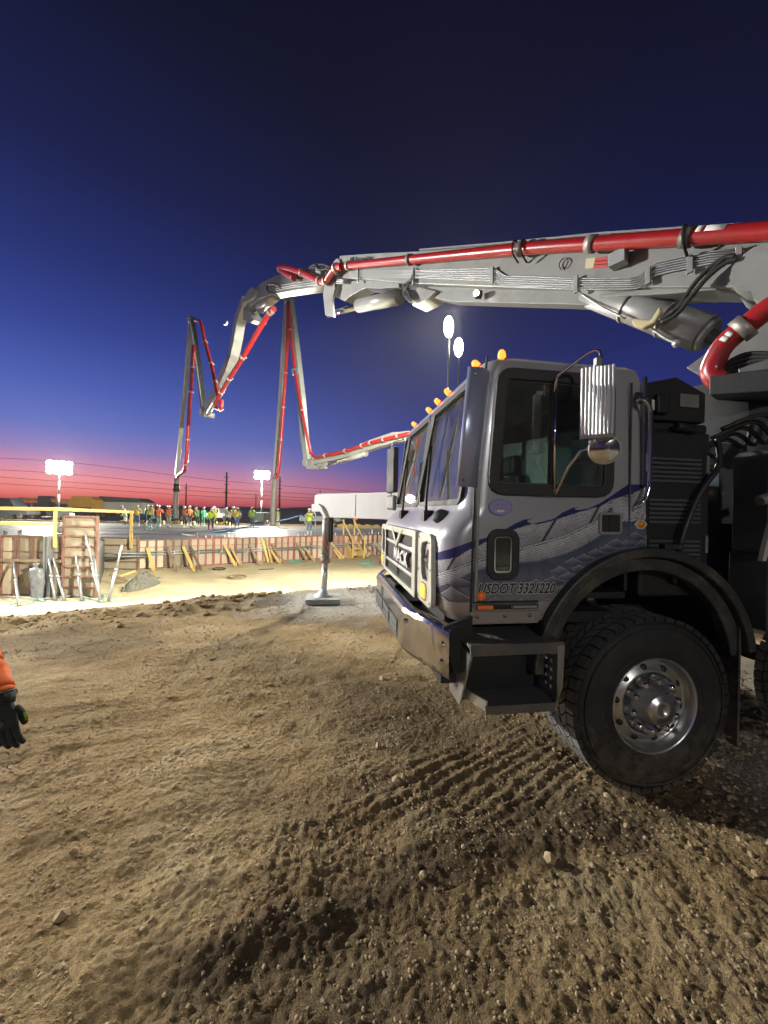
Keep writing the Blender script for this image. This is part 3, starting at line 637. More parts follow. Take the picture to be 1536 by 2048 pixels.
# far edge board with small timber blocks
mb = MB(); mb.box2((-45, 41.2, -.1), (12, 41.4, .22)); tag(mb.build('edge_board', M_WOODD), 'low long edge board along the far side of the slab', 'edge board')
BL = [252, 287, 322, 352, 383, 428, 448, 553, 668, 680, 699, 716, 733, 752]
for i, x in enumerate(BL):
    p = at(x, 1052 + (x - 500) * .008, 40.6); mb = MB(); mb.box((0, 0, .15), (.7 if i % 3 else 1.2, .25, .3)); mb.box((.1, 0, .33), (.4, .2, .09)); o = mb.build('timber_block', M_YWOOD); o.location = (p.x, p.y, SLAB_Z)
    tag(o, '%s yellowish timber block at the far slab edge, from the left' % ORD[i], 'timber block', 'yellowish timber blocks at the far slab edge')

# ================================================================== LOOSE THINGS IN THE PIT
def coil(name, px, py, rx, turns, r, m, label, cat='cable coil', jit=.06):
    c = on_z(px, py, PIT); pts = []; rr = random.Random(int(px))
    for i in range(turns * 22):
        a = 2 * math.pi * i / 22; k = rx * (1 + jit * rr.uniform(-1, 1)) * (1 - .05 * (i // 22)); x, y = c.x + k * math.cos(a), c.y + k * math.sin(a)
        pts.append((x, y, gz0(x, y) + .03 + .02 * (i // 22) + .02 * rr.random()))
    mb = MB(); mb.tube(bez(pts, 2), r, 6); return tag(mb.build(name, m), label, cat)
coil('wire_coil', 473, 1156, .42, 4, .016, M_WOODD, 'dark coil of tie wire lying on the sand left of the outrigger', 'wire coil', .12)
coil('cable_coil', 438, 1139, .33, 2, .015, M_POLE, 'thin dark loop of cable on the sand near the close pair of braces', 'cable coil')
coil('hose_coil', 733, 1127.5, .46, 2, .03, M_TEAL, 'greenish hose loop on the sand in front of the yellow stairs', 'hose')
coil('hose_coil', 590, 1124, .5, 2, .02, M_TEAL, 'flat greenish hose loop on the sand left of the outrigger leg', 'hose')
mb = MB(); p = on_z(531, 1140, PIT); mb.tube(bez([p + Vector((-.35, -.05, .03)), p + Vector((0, .02, .04)), p + Vector((.4, .15, .05))]), .018, 6); tag(mb.build('rebar_piece', M_POLE), 'short dark bar lying on the pale sand', 'rebar')
mb = MB(); p = on_z(303, 1158, PIT); mb.tube(bez([p + Vector((-.2, -.05, .03)), p + Vector((0, .02, .04)), p + Vector((.35, .1, .05))]), .012, 6); tag(mb.build('wire_piece', M_POLE), 'short dark wire on the sand beside the gravel mound', 'wire')
for i, (x0, y0, x1, y1) in enumerate(((20, 1212, 120, 1196), (60, 1204, 215, 1190), (110, 1190, 205, 1206), (5, 1196, 90, 1205), (140, 1186, 228, 1200))):
    p, q = on_z(x0, y0, PIT), on_z(x1, y1, PIT); mb = MB(); mb.tube(bez([p + Vector((0, 0, .05)), p.lerp(q, .5) + Vector((0, .1, .07)), q + Vector((0, 0, .05))]), .022, 6)
    tag(mb.build('rod', M_GALV if i % 2 else M_TEAL), '%s thin rod lying at the foot of the props on the left' % ORD[i], 'rod', 'rods on the ground below the props')
p = on_z(763, 1129, PIT); t = thing('canister', 'small red and blue canister standing on the sand beside the truck grille', 'canister', p)
mb = MB(); mb.lathe([(0, 0), (.1, 0), (.11, .05), (.11, .16), (0, .16)], (0, 0, 0), n=12); mb.build('base', M_BLUE, t)
mb = MB(); mb.lathe([(.1, .16), (.1, .36), (.04, .46), (.03, .56), (0, .56)], (0, 0, 0), n=12); mb.build('body', M_RED, t)
# gravel mound
mc_ = on_z(252, 1184, PIT); me = bpy.data.meshes.new('gravel_mound'); n = 56; ax_ = np.linspace(-1, 1, n); mx_, my_ = np.meshgrid(ax_, ax_); rr_ = np.hypot(mx_, my_)
wxm, wym = mc_.x + mx_ * .40, mc_.y + 1.0 + my_ * 1.1
mz_ = PIT - .1 + .66 * np.clip(1 - rr_, 0, 1) ** .55 + .10 * fbm(wxm * 3, wym * 3, 4, 81) * (rr_ < 1) + 1.5 * clods(wxm.ravel(), wym.ravel(), .16, .9, 83).reshape(mx_.shape) * (rr_ < 1)
me.from_pydata(np.stack([wxm, wym, mz_], -1).reshape(-1, 3).tolist(), [], [(i * n + j, i * n + j + 1, (i + 1) * n + j + 1, (i + 1) * n + j) for i in range(n - 1) for j in range(n - 1)])
me.materials.append(mat('grey_gravel', (.12, .117, .095), .95, var=.6, scale=14, bump=1.0, bscale=18)); me.update()
tag(link('gravel_mound', me), 'grey gravel mound at the left end of the long wall', 'gravel mound')
for i, (x, y, l, a) in enumerate(((238, 1155, .7, .5), (250, 1150, .8, -.4), (232, 1178, .5, 1.4))):
    p = at(x, y, 16.2 + .4 * i); mb = MB(); mb.box((0, 0, 0), (l, .16, .09), 0, Matrix.Rotation(a, 3, 'Y') @ Matrix.Rotation(.4, 3, 'Z')); o = mb.build('timber_offcut', M_YWOOD if i else M_WOODD, None, .004, 1); o.location = p
    tag(o, ('weathered timber offcut lying on the left side of the gravel mound', 'yellowish timber offcut on top of the gravel mound', 'short yellowish timber offcut standing at the foot of the gravel mound')[i], 'timber offcut', 'timber offcuts on the gravel mound')
# clear plastic bag leaning on the big form
p = on_z(65, 1199, PIT); bm_ = bmesh.new(); bmesh.ops.create_uvsphere(bm_, u_segments=30, v_segments=34, radius=1)
for v in bm_.verts:
    z = v.co.z; h = (z + 1) / 2; wd = (.24 * (1 - h) ** .35 * (.55 + h * .9) + .03) if h < .85 else .05 + .12 * (h - .85) * 4
    nz = fbm(np.array([v.co.x * 3 + h * 5]), np.array([v.co.y * 3 + h * 9]), 4, 7)[0]; k = wd / max(.18, math.sqrt(max(1e-4, 1 - z * z))) if abs(z) < .98 else .2
    v.co = Vector((v.co.x * k * (1 + .35 * nz) + .05 * math.sin(h * 5), v.co.y * k * .7 * (1 + .35 * nz), h * 1.25))
me = bpy.data.meshes.new('plastic_bag'); bm_.to_mesh(me); bm_.free()
M_PLAST = mat('clear_plastic', (.30, .32, .34), .15, var=.35, scale=14, bump=.9, bscale=14, spec=.9); M_PLAST.node_tree.nodes['Principled BSDF'].inputs['Transmission Weight'].default_value = .35
me.materials.append(M_PLAST); o = link('plastic_bag', me); o.location = (p.x, LY - .38, PIT); tag(o, 'crumpled clear plastic bag standing against the big form panel', 'plastic bag')
for pl in me.polygons: pl.use_smooth = True

# ================================================================== ON THE SLAB
def hose(name, pts, r, m, label, cat='hose'):
    mb = MB(); mb.tube(bez(pts, 6), r, 8); return tag(mb.build(name, m), label, cat)
hose('blue_hose', [at(395, 1070, 27.2), at(440, 1064, 28), at(480, 1056, 28), at(520, 1049, 27), at(570, 1040, 26), at(604, 1030, 25.3)], .045, M_BHOSE, 'blue hose held by the worker standing alone, trailing left over the slab')
hose('blue_hose', [at(380, 1067, 28.5) , at(430, 1061, 29.5), at(470, 1057, 30), at(520, 1055, 30)], .04, M_BHOSE, 'second blue hose lying flat on the slab near the lime worker')
p = at(305, 1052, 29.5); mb = MB(); pts = []
for i in range(44):
    a = 2 * math.pi * i / 22; pts.append(p + Vector((.42 * math.cos(a) + .1 * math.sin(a * .5), .1 * math.sin(a), .62 * math.sin(a) + .2 * math.cos(a) + .02 * (i // 22))))
pts += [at(300, 1062, 29.3), at(295, 1075, 27.8)]
mb.tube(bez(pts, 3), .035, 6); tag(mb.build('hose_coil', M_TEAL), 'loose teal hose loops in front of the orange shirted worker', 'hose')
hose('pipe', [at(363, 1068, 24.5), at(400, 1074, 24.5)], .05, M_WHITE, 'short white pipe lying on the near edge of the slab', 'pipe')
p = at(142, 1029, LY - .1); mb = MB(); mb.box((0, 0, 0), (.17, .03, .13), 0, Matrix.Rotation(.1, 3, 'Y')); o = mb.build('notice_card', M_PAPER); o.location = (p.x, LY - .05, 1.425); tag(o, 'small white card on top of the tall form panel', 'card')
for i, x in enumerate((12, 41)):
    p = at(x, 1067, LY + .05); mb = MB(); mb.box((0, 0, .06), (.1, .06, .14)); mb.cyl((0, 0, .1), (.06, -.05, .16), .025, n=8); o = mb.build('form_bracket', M_GALV); o.location = (p.x, LY + .02, .68)
    tag(o, ('small steel bracket on the form top at the left edge', 'small steel bracket on the form top left of the plastic bag')[i], 'bracket', 'brackets on the form top')
mb = MB(); p = at(128, 1045, 24); mb.ball((0, 0, 0), .42, 12, 0, (1, .8, .55)); mb.ball((-.3, 0, .25), .2, 10, 0, (1, .8, 1.2)); mb.ball((.35, 0, .18), .16, 10); o = mb.build('sack', M_PAPER); o.location = (p.x, p.y, p.z); o.location.z = .25
tag(o, 'pale sack heaped on the slab beside the first yellow post', 'sack')

# ================================================================== BACKGROUND BEYOND THE SLAB
GB = -.05
def vehicle(name, label, loc, rz, m, L_=5.2, W_=1.95, H_=1.85, bed=False):
    t = thing(name, label, 'pickup truck' if bed else 'car', loc, rz, None); mb = MB()
    prof = [(-L_ / 2, .45), (L_ / 2 - .05, .45), (L_ / 2, .8), (L_ / 2 - .1, 1.05), (L_ / 2 - 1.3, 1.15), (-L_ / 2, 1.15)]
    mb.prism(prof, (0, -W_ / 2, 0), (1, 0, 0), (0, 0, 1), (0, 1, 0), W_); mb.build('body', m, t, .06, 2)
    b0 = -.6 if bed else -L_ / 2 + .2; mb = MB(); mb.prism([(b0, 1.151), (L_ / 2 - 1.35, 1.151), (L_ / 2 - 2.05, H_), (b0 + .15, H_)], (0, -W_ / 2 + .1, 0), (1, 0, 0), (0, 0, 1), (0, 1, 0), W_ - .2); mb.build('cabin', m, t, .06, 2)
    for s in (-1, 1):
        mb = MB(); y = s * (W_ / 2 - .1); mb.prism([(b0 + .2, 1.2), (L_ / 2 - 1.55, 1.2), (L_ / 2 - 2.1, H_ - .12), (b0 + .3, H_ - .12)], (0, y - .006, 0), (1, 0, 0), (0, 0, 1), (0, 1, 0), .012); mb.build('window', M_GLASSD, t)
        for x in (-L_ / 2 + 1, L_ / 2 - 1): mb = MB(); mb.lathe([(.0, -.12), (.2, -.12), (.36, -.11), (.38, 0), (.36, .11), (.2, .12), (0, .12)], (x, s * (W_ / 2 - .1), .38), (0, 1, 0), 16); mb.build('wheel', M_TYRE, t)
    return t
p = at(441, 1047, 60); vehicle('pickup_truck', 'white pickup truck parked beyond the slab behind the lime worker', (p.x, 60, GB), R(160), M_CARW, bed=True)
p = at(640, 1050, 50); vehicle('parked_car', 'dark grey car parked beyond the slab right of the worker standing alone', (p.x, 50, GB), R(190), M_CARD)
p = at(15, 1040, 47); vehicle('parked_car', 'dark car whose roof shows above the yellow rail at the left edge', (p.x, 47, .15), R(5), M_CARD, 6, 2, 2.4)
# white box trailer with dark roof
p = at(238, 1030, 62); t = thing('box_trailer', 'long pale box trailer with dark roof behind the workers on the left', 'trailer', (p.x, 63, GB), R(-6))
mb = MB(); mb.box2((-5.2, -1.2, .8), (4.6, 1.2, 2.55)); mb.build('box', M_CARW, t, .04); mb = MB(); mb.prism([(-5.3, 2.56), (4.7, 2.56), (3.4, 3.2), (-3.0, 3.45)], (0, -1.25, 0), (1, 0, 0), (0, 0, 1), (0, 1, 0), 2.5); mb.build('roof', M_DGREY, t)
mb = MB(); mb.box2((-5, -.9, .45), (4.4, .9, .79)); mb.build('chassis', M_DARK, t)
for x in (-3.8, -2.8, 3.4):
    for s in (-1, 1): mb = MB(); mb.lathe([(0, -.12), (.42, -.1), (.44, 0), (.42, .1), (0, .12)], (x, s * 1.0, .45), (0, 1, 0), 14); mb.build('wheel', M_TYRE, t)
# yellow telehandler-like machine
p = at(112, 1040, 60); t = thing('telehandler', 'yellow long boom machine parked behind the guard rail', 'telehandler', (p.x, 60, GB), R(4)); t.scale = (1.2, 1.2, 1.2)
mb = MB(); mb.box2((-4.2, -.8, .6), (3.8, .8, 1.25)); mb.build('chassis', M_DGREY, t, .05); mb = MB(); mb.beam((-4.2, -.3, 2.25), (3.6, -.3, 2.05), .5, .42); mb.build('boom', M_YELLOW, t, .03)
mb = MB(); mb.prism([(-5.2, .25), (-3.9, .25), (-3.7, 1.0), (-3.9, 1.7), (-4.3, 2.3), (-5.2, 2.2)], (0, -.95, 0), (1, 0, 0), (0, 0, 1), (0, 1, 0), .3); mb.cyl((-4.4, -.99, 1.35), (-4.4, -.94, 1.35), .16, n=12, mi=1); mb.build('arm_plate', [M_YELLOW, M_DARK], t)
mb = MB(); mb.prism([(2.0, .9), (5.2, .9), (5.2, 2.3), (4.6, 2.75), (2.6, 2.75), (2.0, 2.0)], (0, -.9, 0), (1, 0, 0), (0, 0, 1), (0, 1, 0), 1.8); mb.box2((2.6, -.96, 1.1), (4.9, -.9, 1.35), 1); mb.build('engine_cover', [M_YELLOW, M_DARK], t, .04)
mb = MB(); mb.box2((-1.6, -.9, 1.25), (-.2, .2, 2.7)); mb.build('cab', M_GLASSD, t, .06)
for x in (-2.6, 1.6):
    for s in (-1, 1): mb = MB(); mb.lathe([(0, -.2), (.3, -.2), (.62, -.18), (.68, 0), (.62, .18), (.3, .2), (0, .2)], (x, s * .95, .66), (0, 1, 0), 18); mb.build('wheel', M_TYRE, t)
mb = MB(); mb.box2((-2.4, -1.25, .3), (-1.7, -1.1, 1.2)); mb.beam((-2.05, -1.2, 1.2), (-2.05, -1.2, 1.9), .12, .12); mb.build('bracket', M_YELLOW, t)
p = at(-4, 1031, 58); mb = MB(); mb.box((0, 0, .95), (1.8, 1.6, 1.9)); mb.box((0, -.83, .5), (1.7, .05, .06), 1); mb.box((0, -.83, 1.2), (1.7, .05, .06), 1); o = mb.build('storage_crate', [mat('pale_green_board', (.34, .40, .30), .7), M_WOODD], None, .02); o.location = (p.x, 58, -.9); o.scale = (1.4, 1.4, 1.05); tag(o, 'pale greenish crate at the left edge beyond the slab', 'crate')
# power poles and wires
def pole(px, py, Y, label, arms, wid=.26):
    top = at(px, py, Y); base = Vector((top.x, Y, -1)); t = thing('power_pole', label, 'power pole', base, 0, 'dark power poles on the horizon'); h = top.z - base.z
    mb = MB(); mb.cyl((0, 0, 0), (0, 0, h), wid, wid * .6, 8); mb.build('pole', M_POLE, t)
    for k in range(arms): mb = MB(); z = h - 2.0 - k * 2.9; mb.beam((-1.0, 0, z), (1.0, 0, z), .16, .2); mb.box((-.9, 0, z + .25), (.1, .1, .3)); mb.box((.9, 0, z + .25), (.1, .1, .3)); mb.build('crossarm', M_POLE, t)
pole(453.5, 944, 150, 'tall dark power pole with three crossarms left of the middle light tower', 3, .5)
pole(560, 953, 160, 'dark power pole right of the hose hanging beside the middle light tower', 2, .45)
pole(372.5, 967, 170, 'slim dark power pole right of the first hanging boom hose', 1, .35)
pole(512, 988, 230, 'short faraway power pole between the two middle ones', 1, .35)
pole(640.5, 981, 190, 'dark power pole at the left end of the outrigger beam', 1, .35)
for i, pl in enumerate((((-90, 911), (150, 926), (420, 959), (650, 978), (900, 1000)), ((-90, 935), (150, 949), (420, 976), (650, 990), (900, 1008)), ((-90, 962), (150, 976), (420, 993), (650, 1003), (900, 1016)), ((-90, 947), (150, 965), (420, 984), (650, 998), (900, 1012)))):
    mb = MB(); mb.tube(bez([at(x, y, 165 + i * 2) for x, y in pl], 6), .075, 5); tag(mb.build('power_line', M_WIRE), '%s power line strung across the red sky, from the top' % ('first', 'second', 'fourth', 'third')[i], 'power line', 'power lines across the sky')
# ================================================================== PUMP TRUCK (x rearwards, y across, z up; near side at y = 0)
truck = thing('pump_truck', 'silver concrete pump truck with feather mural, its long boom unfolded over the cab', 'pump truck', (TX, TY, 0), TA)
Y0, Y1 = .06, 2.44
LEV = [(1.09, -1.27, .0, .13), (1.15, -1.33, .0, .15), (1.30, -1.35, .0, .16), (1.58, -1.35, .0, .16), (1.66, -1.31, .0, .16), (1.74, -1.235, .005, .15), (1.79, -1.205, .008, .14), (2.0, -1.182, .012, .13), (2.3, -1.145, .02, .12), (2.62, -1.098, .03, .11), (2.70, -1.06, .05, .11), (2.735, -1.0, .10, .12), (2.75, -.90, .22, .12)]
def lev(z):
    for a, b in zip(LEV, LEV[1:]):
        if z <= b[0]: 
            t = max(0, (z - a[0]) / (b[0] - a[0])); return tuple(a[i] + (b[i] - a[i]) * t for i in range(4))
    return LEV[-1]
def cab_ring(z, ins=0.0, K=6):
    _, xf, yi, rf = lev(z); xf += ins; y0, y1 = Y0 + yi + ins, Y1 - yi - ins; xr = .02 - ins - (yi * .5); rr = .05; pts = []
    for cx, cy, a0, r in ((xf + rf, y0 + rf, 180, rf), (xr - rr, y0 + rr, 270, rr), (xr - rr, y1 - rr, 0, rr), (xf + rf, y1 - rf, 90, rf)):
        for i in range(K + 1): a = R(a0 + 90 * i / K); pts.append((cx + r * math.cos(a), cy + r * math.sin(a), z))
    return pts
def loft(rings):
    n = len(rings[0]); vs = [p for r in rings for p in r]; fs = []
    for i in range(len(rings) - 1):
        for j in range(n): fs.append((i * n + j, i * n + (j + 1) % n, (i + 1) * n + (j + 1) % n, (i + 1) * n + j))
    fs.append(tuple(reversed(range(n)))); fs.append(tuple((len(rings) - 1) * n + j for j in range(n))); return vs, fs
def tmp(mb):
    me = bpy.data.meshes.new('tmp'); me.from_pydata([tuple(v) for v in mb.v], [], mb.f)
    b = bmesh.new(); b.from_mesh(me); bmesh.ops.recalc_face_normals(b, faces=b.faces); b.to_mesh(me); b.free(); o = bpy.data.objects.new('tmp', me); COL.objects.link(o); return o
def carve(base, cutters):
    for c in cutters:
        m = base.modifiers.new('b', 'BOOLEAN'); m.operation = 'DIFFERENCE'; m.object = c; m.solver = 'EXACT'
    dg = bpy.context.evaluated_depsgraph_get(); dg.update(); me = bpy.data.meshes.new_from_object(base.evaluated_get(dg))
    for o in [base] + cutters: d = o.data; bpy.data.objects.remove(o); bpy.data.meshes.remove(d)
    return me
WIN = rpoly([(-1.035, 1.893), (-.262, 1.893), (-.262, 2.60), (-.985, 2.60)], .07)      # middle of the side window's rubber
def inset(poly, d):
    n = len(poly); out = []; area = sum(poly[i - 1][0] * poly[i][1] - poly[i][0] * poly[i - 1][1] for i in range(n)); sg = 1 if area > 0 else -1
    for i in range(n):
        a, b, c = Vector(poly[i - 1]), Vector(poly[i]), Vector(poly[(i + 1) % n]); t = (c - a).normalized(); nn = Vector((-t.y, t.x)) * sg; out.append(tuple(b + nn * d))
    return out
LWIN = rrect(-1.043, 1.365, -.888, 1.625, .045)
ARC, ARZ, ARR = .02, .75, .80
base = MB(); base.add(*loft([cab_ring(l[0]) for l in LEV])); base = tmp(base)
inn = MB(); inn.add(*loft([cab_ring(z, .045) for z in (1.16, 1.3, 1.58, 1.72, 1.79, 2.0, 2.3, 2.62, 2.69)])); cut = [tmp(inn)]
c = MB(); c.prism(WIN, (0, -.4, 0), (1, 0, 0), (0, 0, 1), (0, 1, 0), 3.4); cut.append(tmp(c))
c = MB(); c.prism(LWIN, (0, -.4, 0), (1, 0, 0), (0, 0, 1), (0, 1, 0), .7); cut.append(tmp(c))
WS = [rpoly([(.165, 1.815), (1.225, 1.815), (1.225, 2.60), (.165, 2.60)], .06), rpoly([(1.275, 1.815), (2.335, 1.815), (2.335, 2.60), (1.275, 2.60)], .06)]
for w_ in WS: c = MB(); c.prism(w_, (-1.6, 0, 0), (0, 1, 0), (0, 0, 1), (1, 0, 0), .8); cut.append(tmp(c))
c = MB(); c.prism([(ARC + ARR * math.cos(2 * math.pi * i / 48), ARZ + ARR * math.sin(2 * math.pi * i / 48)) for i in range(48)], (0, -.4, 0), (1, 0, 0), (0, 0, 1), (0, 1, 0), .95); cut.append(tmp(c))
c = MB(); c.prism([(ARC + ARR * math.cos(2 * math.pi * i / 48), ARZ + ARR * math.sin(2 * math.pi * i / 48)) for i in range(48)], (0, 1.95, 0), (1, 0, 0), (0, 0, 1), (0, 1, 0), .95); cut.append(tmp(c))
me = carve(base, cut); me.materials.clear(); me.materials.append(M_PAINT); me.name = 'cab_body'
me.polygons.foreach_set('material_index', [0] * len(me.polygons)); me.polygons.foreach_set('use_smooth', [True] * len(me.polygons)); me.set_sharp_from_angle(angle=R(28))
cab = link('cab', me, truck); cab.modifiers.new('wn', 'WEIGHTED_NORMAL').keep_sharp = True
def P(name, mb, m, bevel=0, seg=2, par=None, **k): return mb.build(name, m, par or truck, bevel, seg, **k)
X3, Y3, Z3 = (1, 0, 0), (0, 1, 0), (0, 0, 1)
# the lining of the cab, dark
mb = MB(); mb.box2((-1.15, .14, 1.2), (-.06, 2.36, 1.24)); mb.box2((-.07, .14, 1.25), (-.045, 2.36, 2.0)); P('cab_floor', mb, M_DARK)
mb = MB(); mb.prism([(-1.2, 1.4), (-.85, 1.4), (-.82, 1.72), (-.98, 1.86), (-1.12, 1.84)], (0, .16, 0), X3, Z3, Y3, 2.18); P('dashboard', mb, M_DARK, .02)
for y in (.55, 1.75):
    mb = MB(); mb.box2((-.62, y - .24, 1.45), (-.14, y + .24, 1.58)); mb.prism([(-.2, 1.58), (-.08, 1.58), (-.02, 2.15), (-.1, 2.15)], (0, y - .23, 0), X3, Z3, Y3, .46); mb.box2((-.12, y - .13, 2.16), (-.03, y + .13, 2.36)); P('seat', mb, M_DGREY, .03)
mb = MB(); c_ = Vector((-.74, .55, 1.86)); ax = Vector((-.5, 0, -.86)).normalized(); u_ = ax.orthogonal().normalized(); v_ = ax.cross(u_)
mb.tube([c_ + (u_ * math.cos(a) + v_ * math.sin(a)) * .23 for a in [2 * math.pi * i / 28 for i in range(28)]], .016, 8, closed=True); mb.cyl(c_, c_ + ax * .4, .025)
for k in range(3): a = 2.1 * k; mb.cyl(c_ + ax * .03, c_ + (u_ * math.cos(a) + v_ * math.sin(a)) * .23, .01, n=6)
P('steering_wheel', mb, M_DARK)
# side windows: rubber, panes, dividing bar
for yy, sgn in ((Y0 + .012, -1), (Y1 - .012, 1)):
    nn = (0, -1, 0) if sgn < 0 else (0, 1, 0); oy = yy if sgn < 0 else yy
    rb = MB(); rb.ring(inset(WIN, -.036), inset(WIN, .036), (0, oy + (.03 if sgn < 0 else -.03), 0), X3, Z3, nn, .055); w_ = P('side_window', rb, M_RUBBER, .008)
    gp = MB(); gp.prism(inset(WIN, .004), (0, oy, 0), X3, Z3, (0, 1, 0), .006); P('pane', gp, M_GLASS, par=w_)
    db = MB(); db.box2((-.662, oy - .02, 1.93), (-.628, oy + .02, 2.565)); db.box2((-1.0, oy + .008, 1.925), (-.63, oy + .014, 1.937)); P('divider', db, M_SEAM, par=w_)
    fr = MB(); fr.ring(inset(WIN, .034), inset(WIN, .043), (0, oy + (.018 if sgn < 0 else -.018), 0), X3, Z3, nn, .022); P('sash', fr, M_DGREY, par=w_)
rb = MB(); rb.ring(inset(LWIN, -.026), inset(LWIN, .02), (0, Y0 + .02, 0), X3, Z3, (0, -1, 0), .04); lw_ = P('door_window', rb, M_RUBBER, .008)
gp = MB(); gp.prism(inset(LWIN, .01), (0, Y0, 0), X3, Z3, Y3, .006); P('pane', gp, M_GLASS, par=lw_)
fr = MB(); fr.ring(inset(LWIN, .018), inset(LWIN, .03), (0, Y0 + .004, 0), X3, Z3, (0, -1, 0), .012); P('trim', fr, M_CHROME, par=lw_)
# windshield panes, rubber and centre bar on the raked front
SL = Vector((-1.096 + 1.202, 0, 2.62 - 1.79)).normalized(); NF = Vector((-SL.z, 0, SL.x))
def fr_o(z): return lev(z)[1]
for w_ in WS:
    def up3(poly, off): return [(fr_o(z) + NF.x * off, y, z + NF.z * off) for y, z in poly]
    n = len(w_); g = MB(); a, b = up3(inset(w_, -.012), -.028), up3(inset(w_, -.012), -.022)
    g.add(a + b, [tuple(range(n)), tuple(reversed(range(n, 2 * n)))] + [(i, n + i, n + (i + 1) % n, (i + 1) % n) for i in range(n)]); wo = P('windshield', g, M_WSG)
    r_ = MB(); o1, i1, o2, i2 = up3(inset(w_, -.02), -.015), up3(inset(w_, .016), -.015), up3(inset(w_, -.02), .010), up3(inset(w_, .016), .010); fs = []
    for i in range(n):
        j = (i + 1) % n; fs += [(2 * n + i, 2 * n + j, 3 * n + j, 3 * n + i), (i, j, 2 * n + j, 2 * n + i), (n + j, n + i, 3 * n + i, 3 * n + j)]
    r_.add(o1 + i1 + o2 + i2, fs); P('rubber', r_, M_RUBBER, par=wo)
mb = MB(); mb.box2((-1.07, .16, 2.62), (-1.04, 2.34, 2.655)); mb.box2((-1.1, .16, 2.60), (-1.085, 2.34, 2.635)); P('visor_strip', mb, M_CHROME, .004)
# wipers
for y in (.72, 1.62):
    x0 = fr_o(1.8) - .03; mb = MB(); mb.tube([(x0 - .04, y, 1.74), (x0 - .035, y + .03, 1.84), (x0 + .045, y + .20, 2.28)], .011, 6); mb.cyl((x0 - .02, y, 1.73), (x0 - .07, y, 1.73), .03, n=10)
    mb.box2((x0 - .07, y - .05, 1.68), (x0 - .0, y + .05, 1.76)); wi = P('wiper', mb, M_SEAM)
    b2 = MB(); b2.beam((x0 - .03, y + .28, 1.90), (x0 + .048, y + .13, 2.52), .018, .03); P('blade', b2, M_RUBBER, par=wi)
mb = MB(); mb.lathe([(.0, .0), (.05, 0), (.06, .03), (.035, .06), (0, .07)], (-1.26, .35, 1.70), (-.6, -.1, .8), 14); P('washer_cap', mb, M_SEAM)
# door seam, hinge and cab seams
mb = MB(); mb.beam((-1.078, Y0 + .024, 2.70), (-1.150, Y0 - .001, 2.02), .012, .012); mb.beam((-1.150, Y0 - .001, 2.02), (-1.163, Y0 - .003, 1.15), .012, .012); P('door_seam', mb, M_SEAM)
mb = MB(); mb.beam((-1.130, Y0 - .008, 2.0), (-1.138, Y0 - .008, 1.17), .02, .016); P('door_hinge', mb, M_STEEL, .003)
mb = MB(); mb.box2((-.11, Y0 - .003, 1.58), (-.102, Y0 + .01, 2.6)); mb.box2((-.17, Y0 - .003, 1.87), (-.1, Y0 + .01, 1.874)); P('rear_seam', mb, M_DGREY)
mb = MB(); mb.box2((.015, .09, 1.5), (.032, .12, 2.66)); P('rear_trim', mb, M_CHROME)
# sill below the door with strip lights and bolts
mb = MB(); mb.prism([(-1.17, 1.075), (-.73, 1.075), (-.70, 1.15), (-1.17, 1.15)], (0, Y0 - .012, 0), X3, Z3, Y3, .04); P('door_sill', mb, M_PAINT, .004)
mb = MB(); mb.box2((-1.15, Y0 - .02, 1.205), (-.735, Y0 - .004, 1.213)); P('sill_seam', mb, M_SEAM)
mb = MB(); mb.box2((-1.14, Y0 - .02, 1.165), (-.925, Y0 - .005, 1.195), 0); mb.box2((-1.125, Y0 - .026, 1.170), (-1.03, Y0 - .018, 1.190), 1); mb.box2((-1.025, Y0 - .024, 1.170), (-.93, Y0 - .018, 1.190), 2); P('strip_light', mb, [M_DGREY, M_ORANGE, M_DARK])
mb = MB(); mb.box2((-.915, Y0 - .02, 1.165), (-.735, Y0 - .005, 1.195), 0); mb.box2((-.90, Y0 - .026, 1.174), (-.75, Y0 - .018, 1.186), 1); P('strip_light', mb, [M_DGREY, M_GALV])
for x in (-1.13, -.95, -.79): mb = MB(); mb.lathe([(.0, .0), (.012, 0), (.012, .008), (0, .01)], (x, Y0 - .011, 1.125), (0, -1, 0), 10); P('bolt', mb, M_STEEL)
mb = MB(); mb.lathe([(0, .02), (.016, .018), (.026, .008), (.028, 0)], (-1.098, Y0 - .002, 1.243), (0, -1, 0), 18); P('side_marker', mb, M_ORANGE)
mb = MB(); mb.lathe([(0, .025), (.018, .02), (.026, 0)], (-.03, Y0 - .002, 1.692), (0, -1, 0), 18, 0); mb.prism([(-.08, 1.692), (-.05, 1.662), (-.01, 1.662), (.016, 1.692), (-.01, 1.722), (-.05, 1.722)], (0, Y0 - .001, 0), X3, Z3, (0, -1, 0), .008, 1); P('side_marker', mb, [M_AMBER, M_CREAM])
# door handle recess
mb = MB(); hr = rrect(-.325, 1.625, -.165, 1.765, .025); mb.ring(hr, inset(hr, .016), (0, Y0 + .005, 0), X3, Z3, (0, -1, 0), .016); mb.prism(inset(hr, .012), (0, Y0 - .003, 0), X3, Z3, Y3, .006, 1); mb.box2((-.25, Y0 - .008, 1.65), (-.235, Y0 - .002, 1.745), 1); P('door_handle', mb, [M_STEEL, M_SEAM])
mb = MB(); mb.lathe([(0, .014), (.01, .012), (.014, 0)], (-.245, Y0 - .0, 1.782), (0, -1, 0), 12); P('door_lock', mb, M_CHROME)
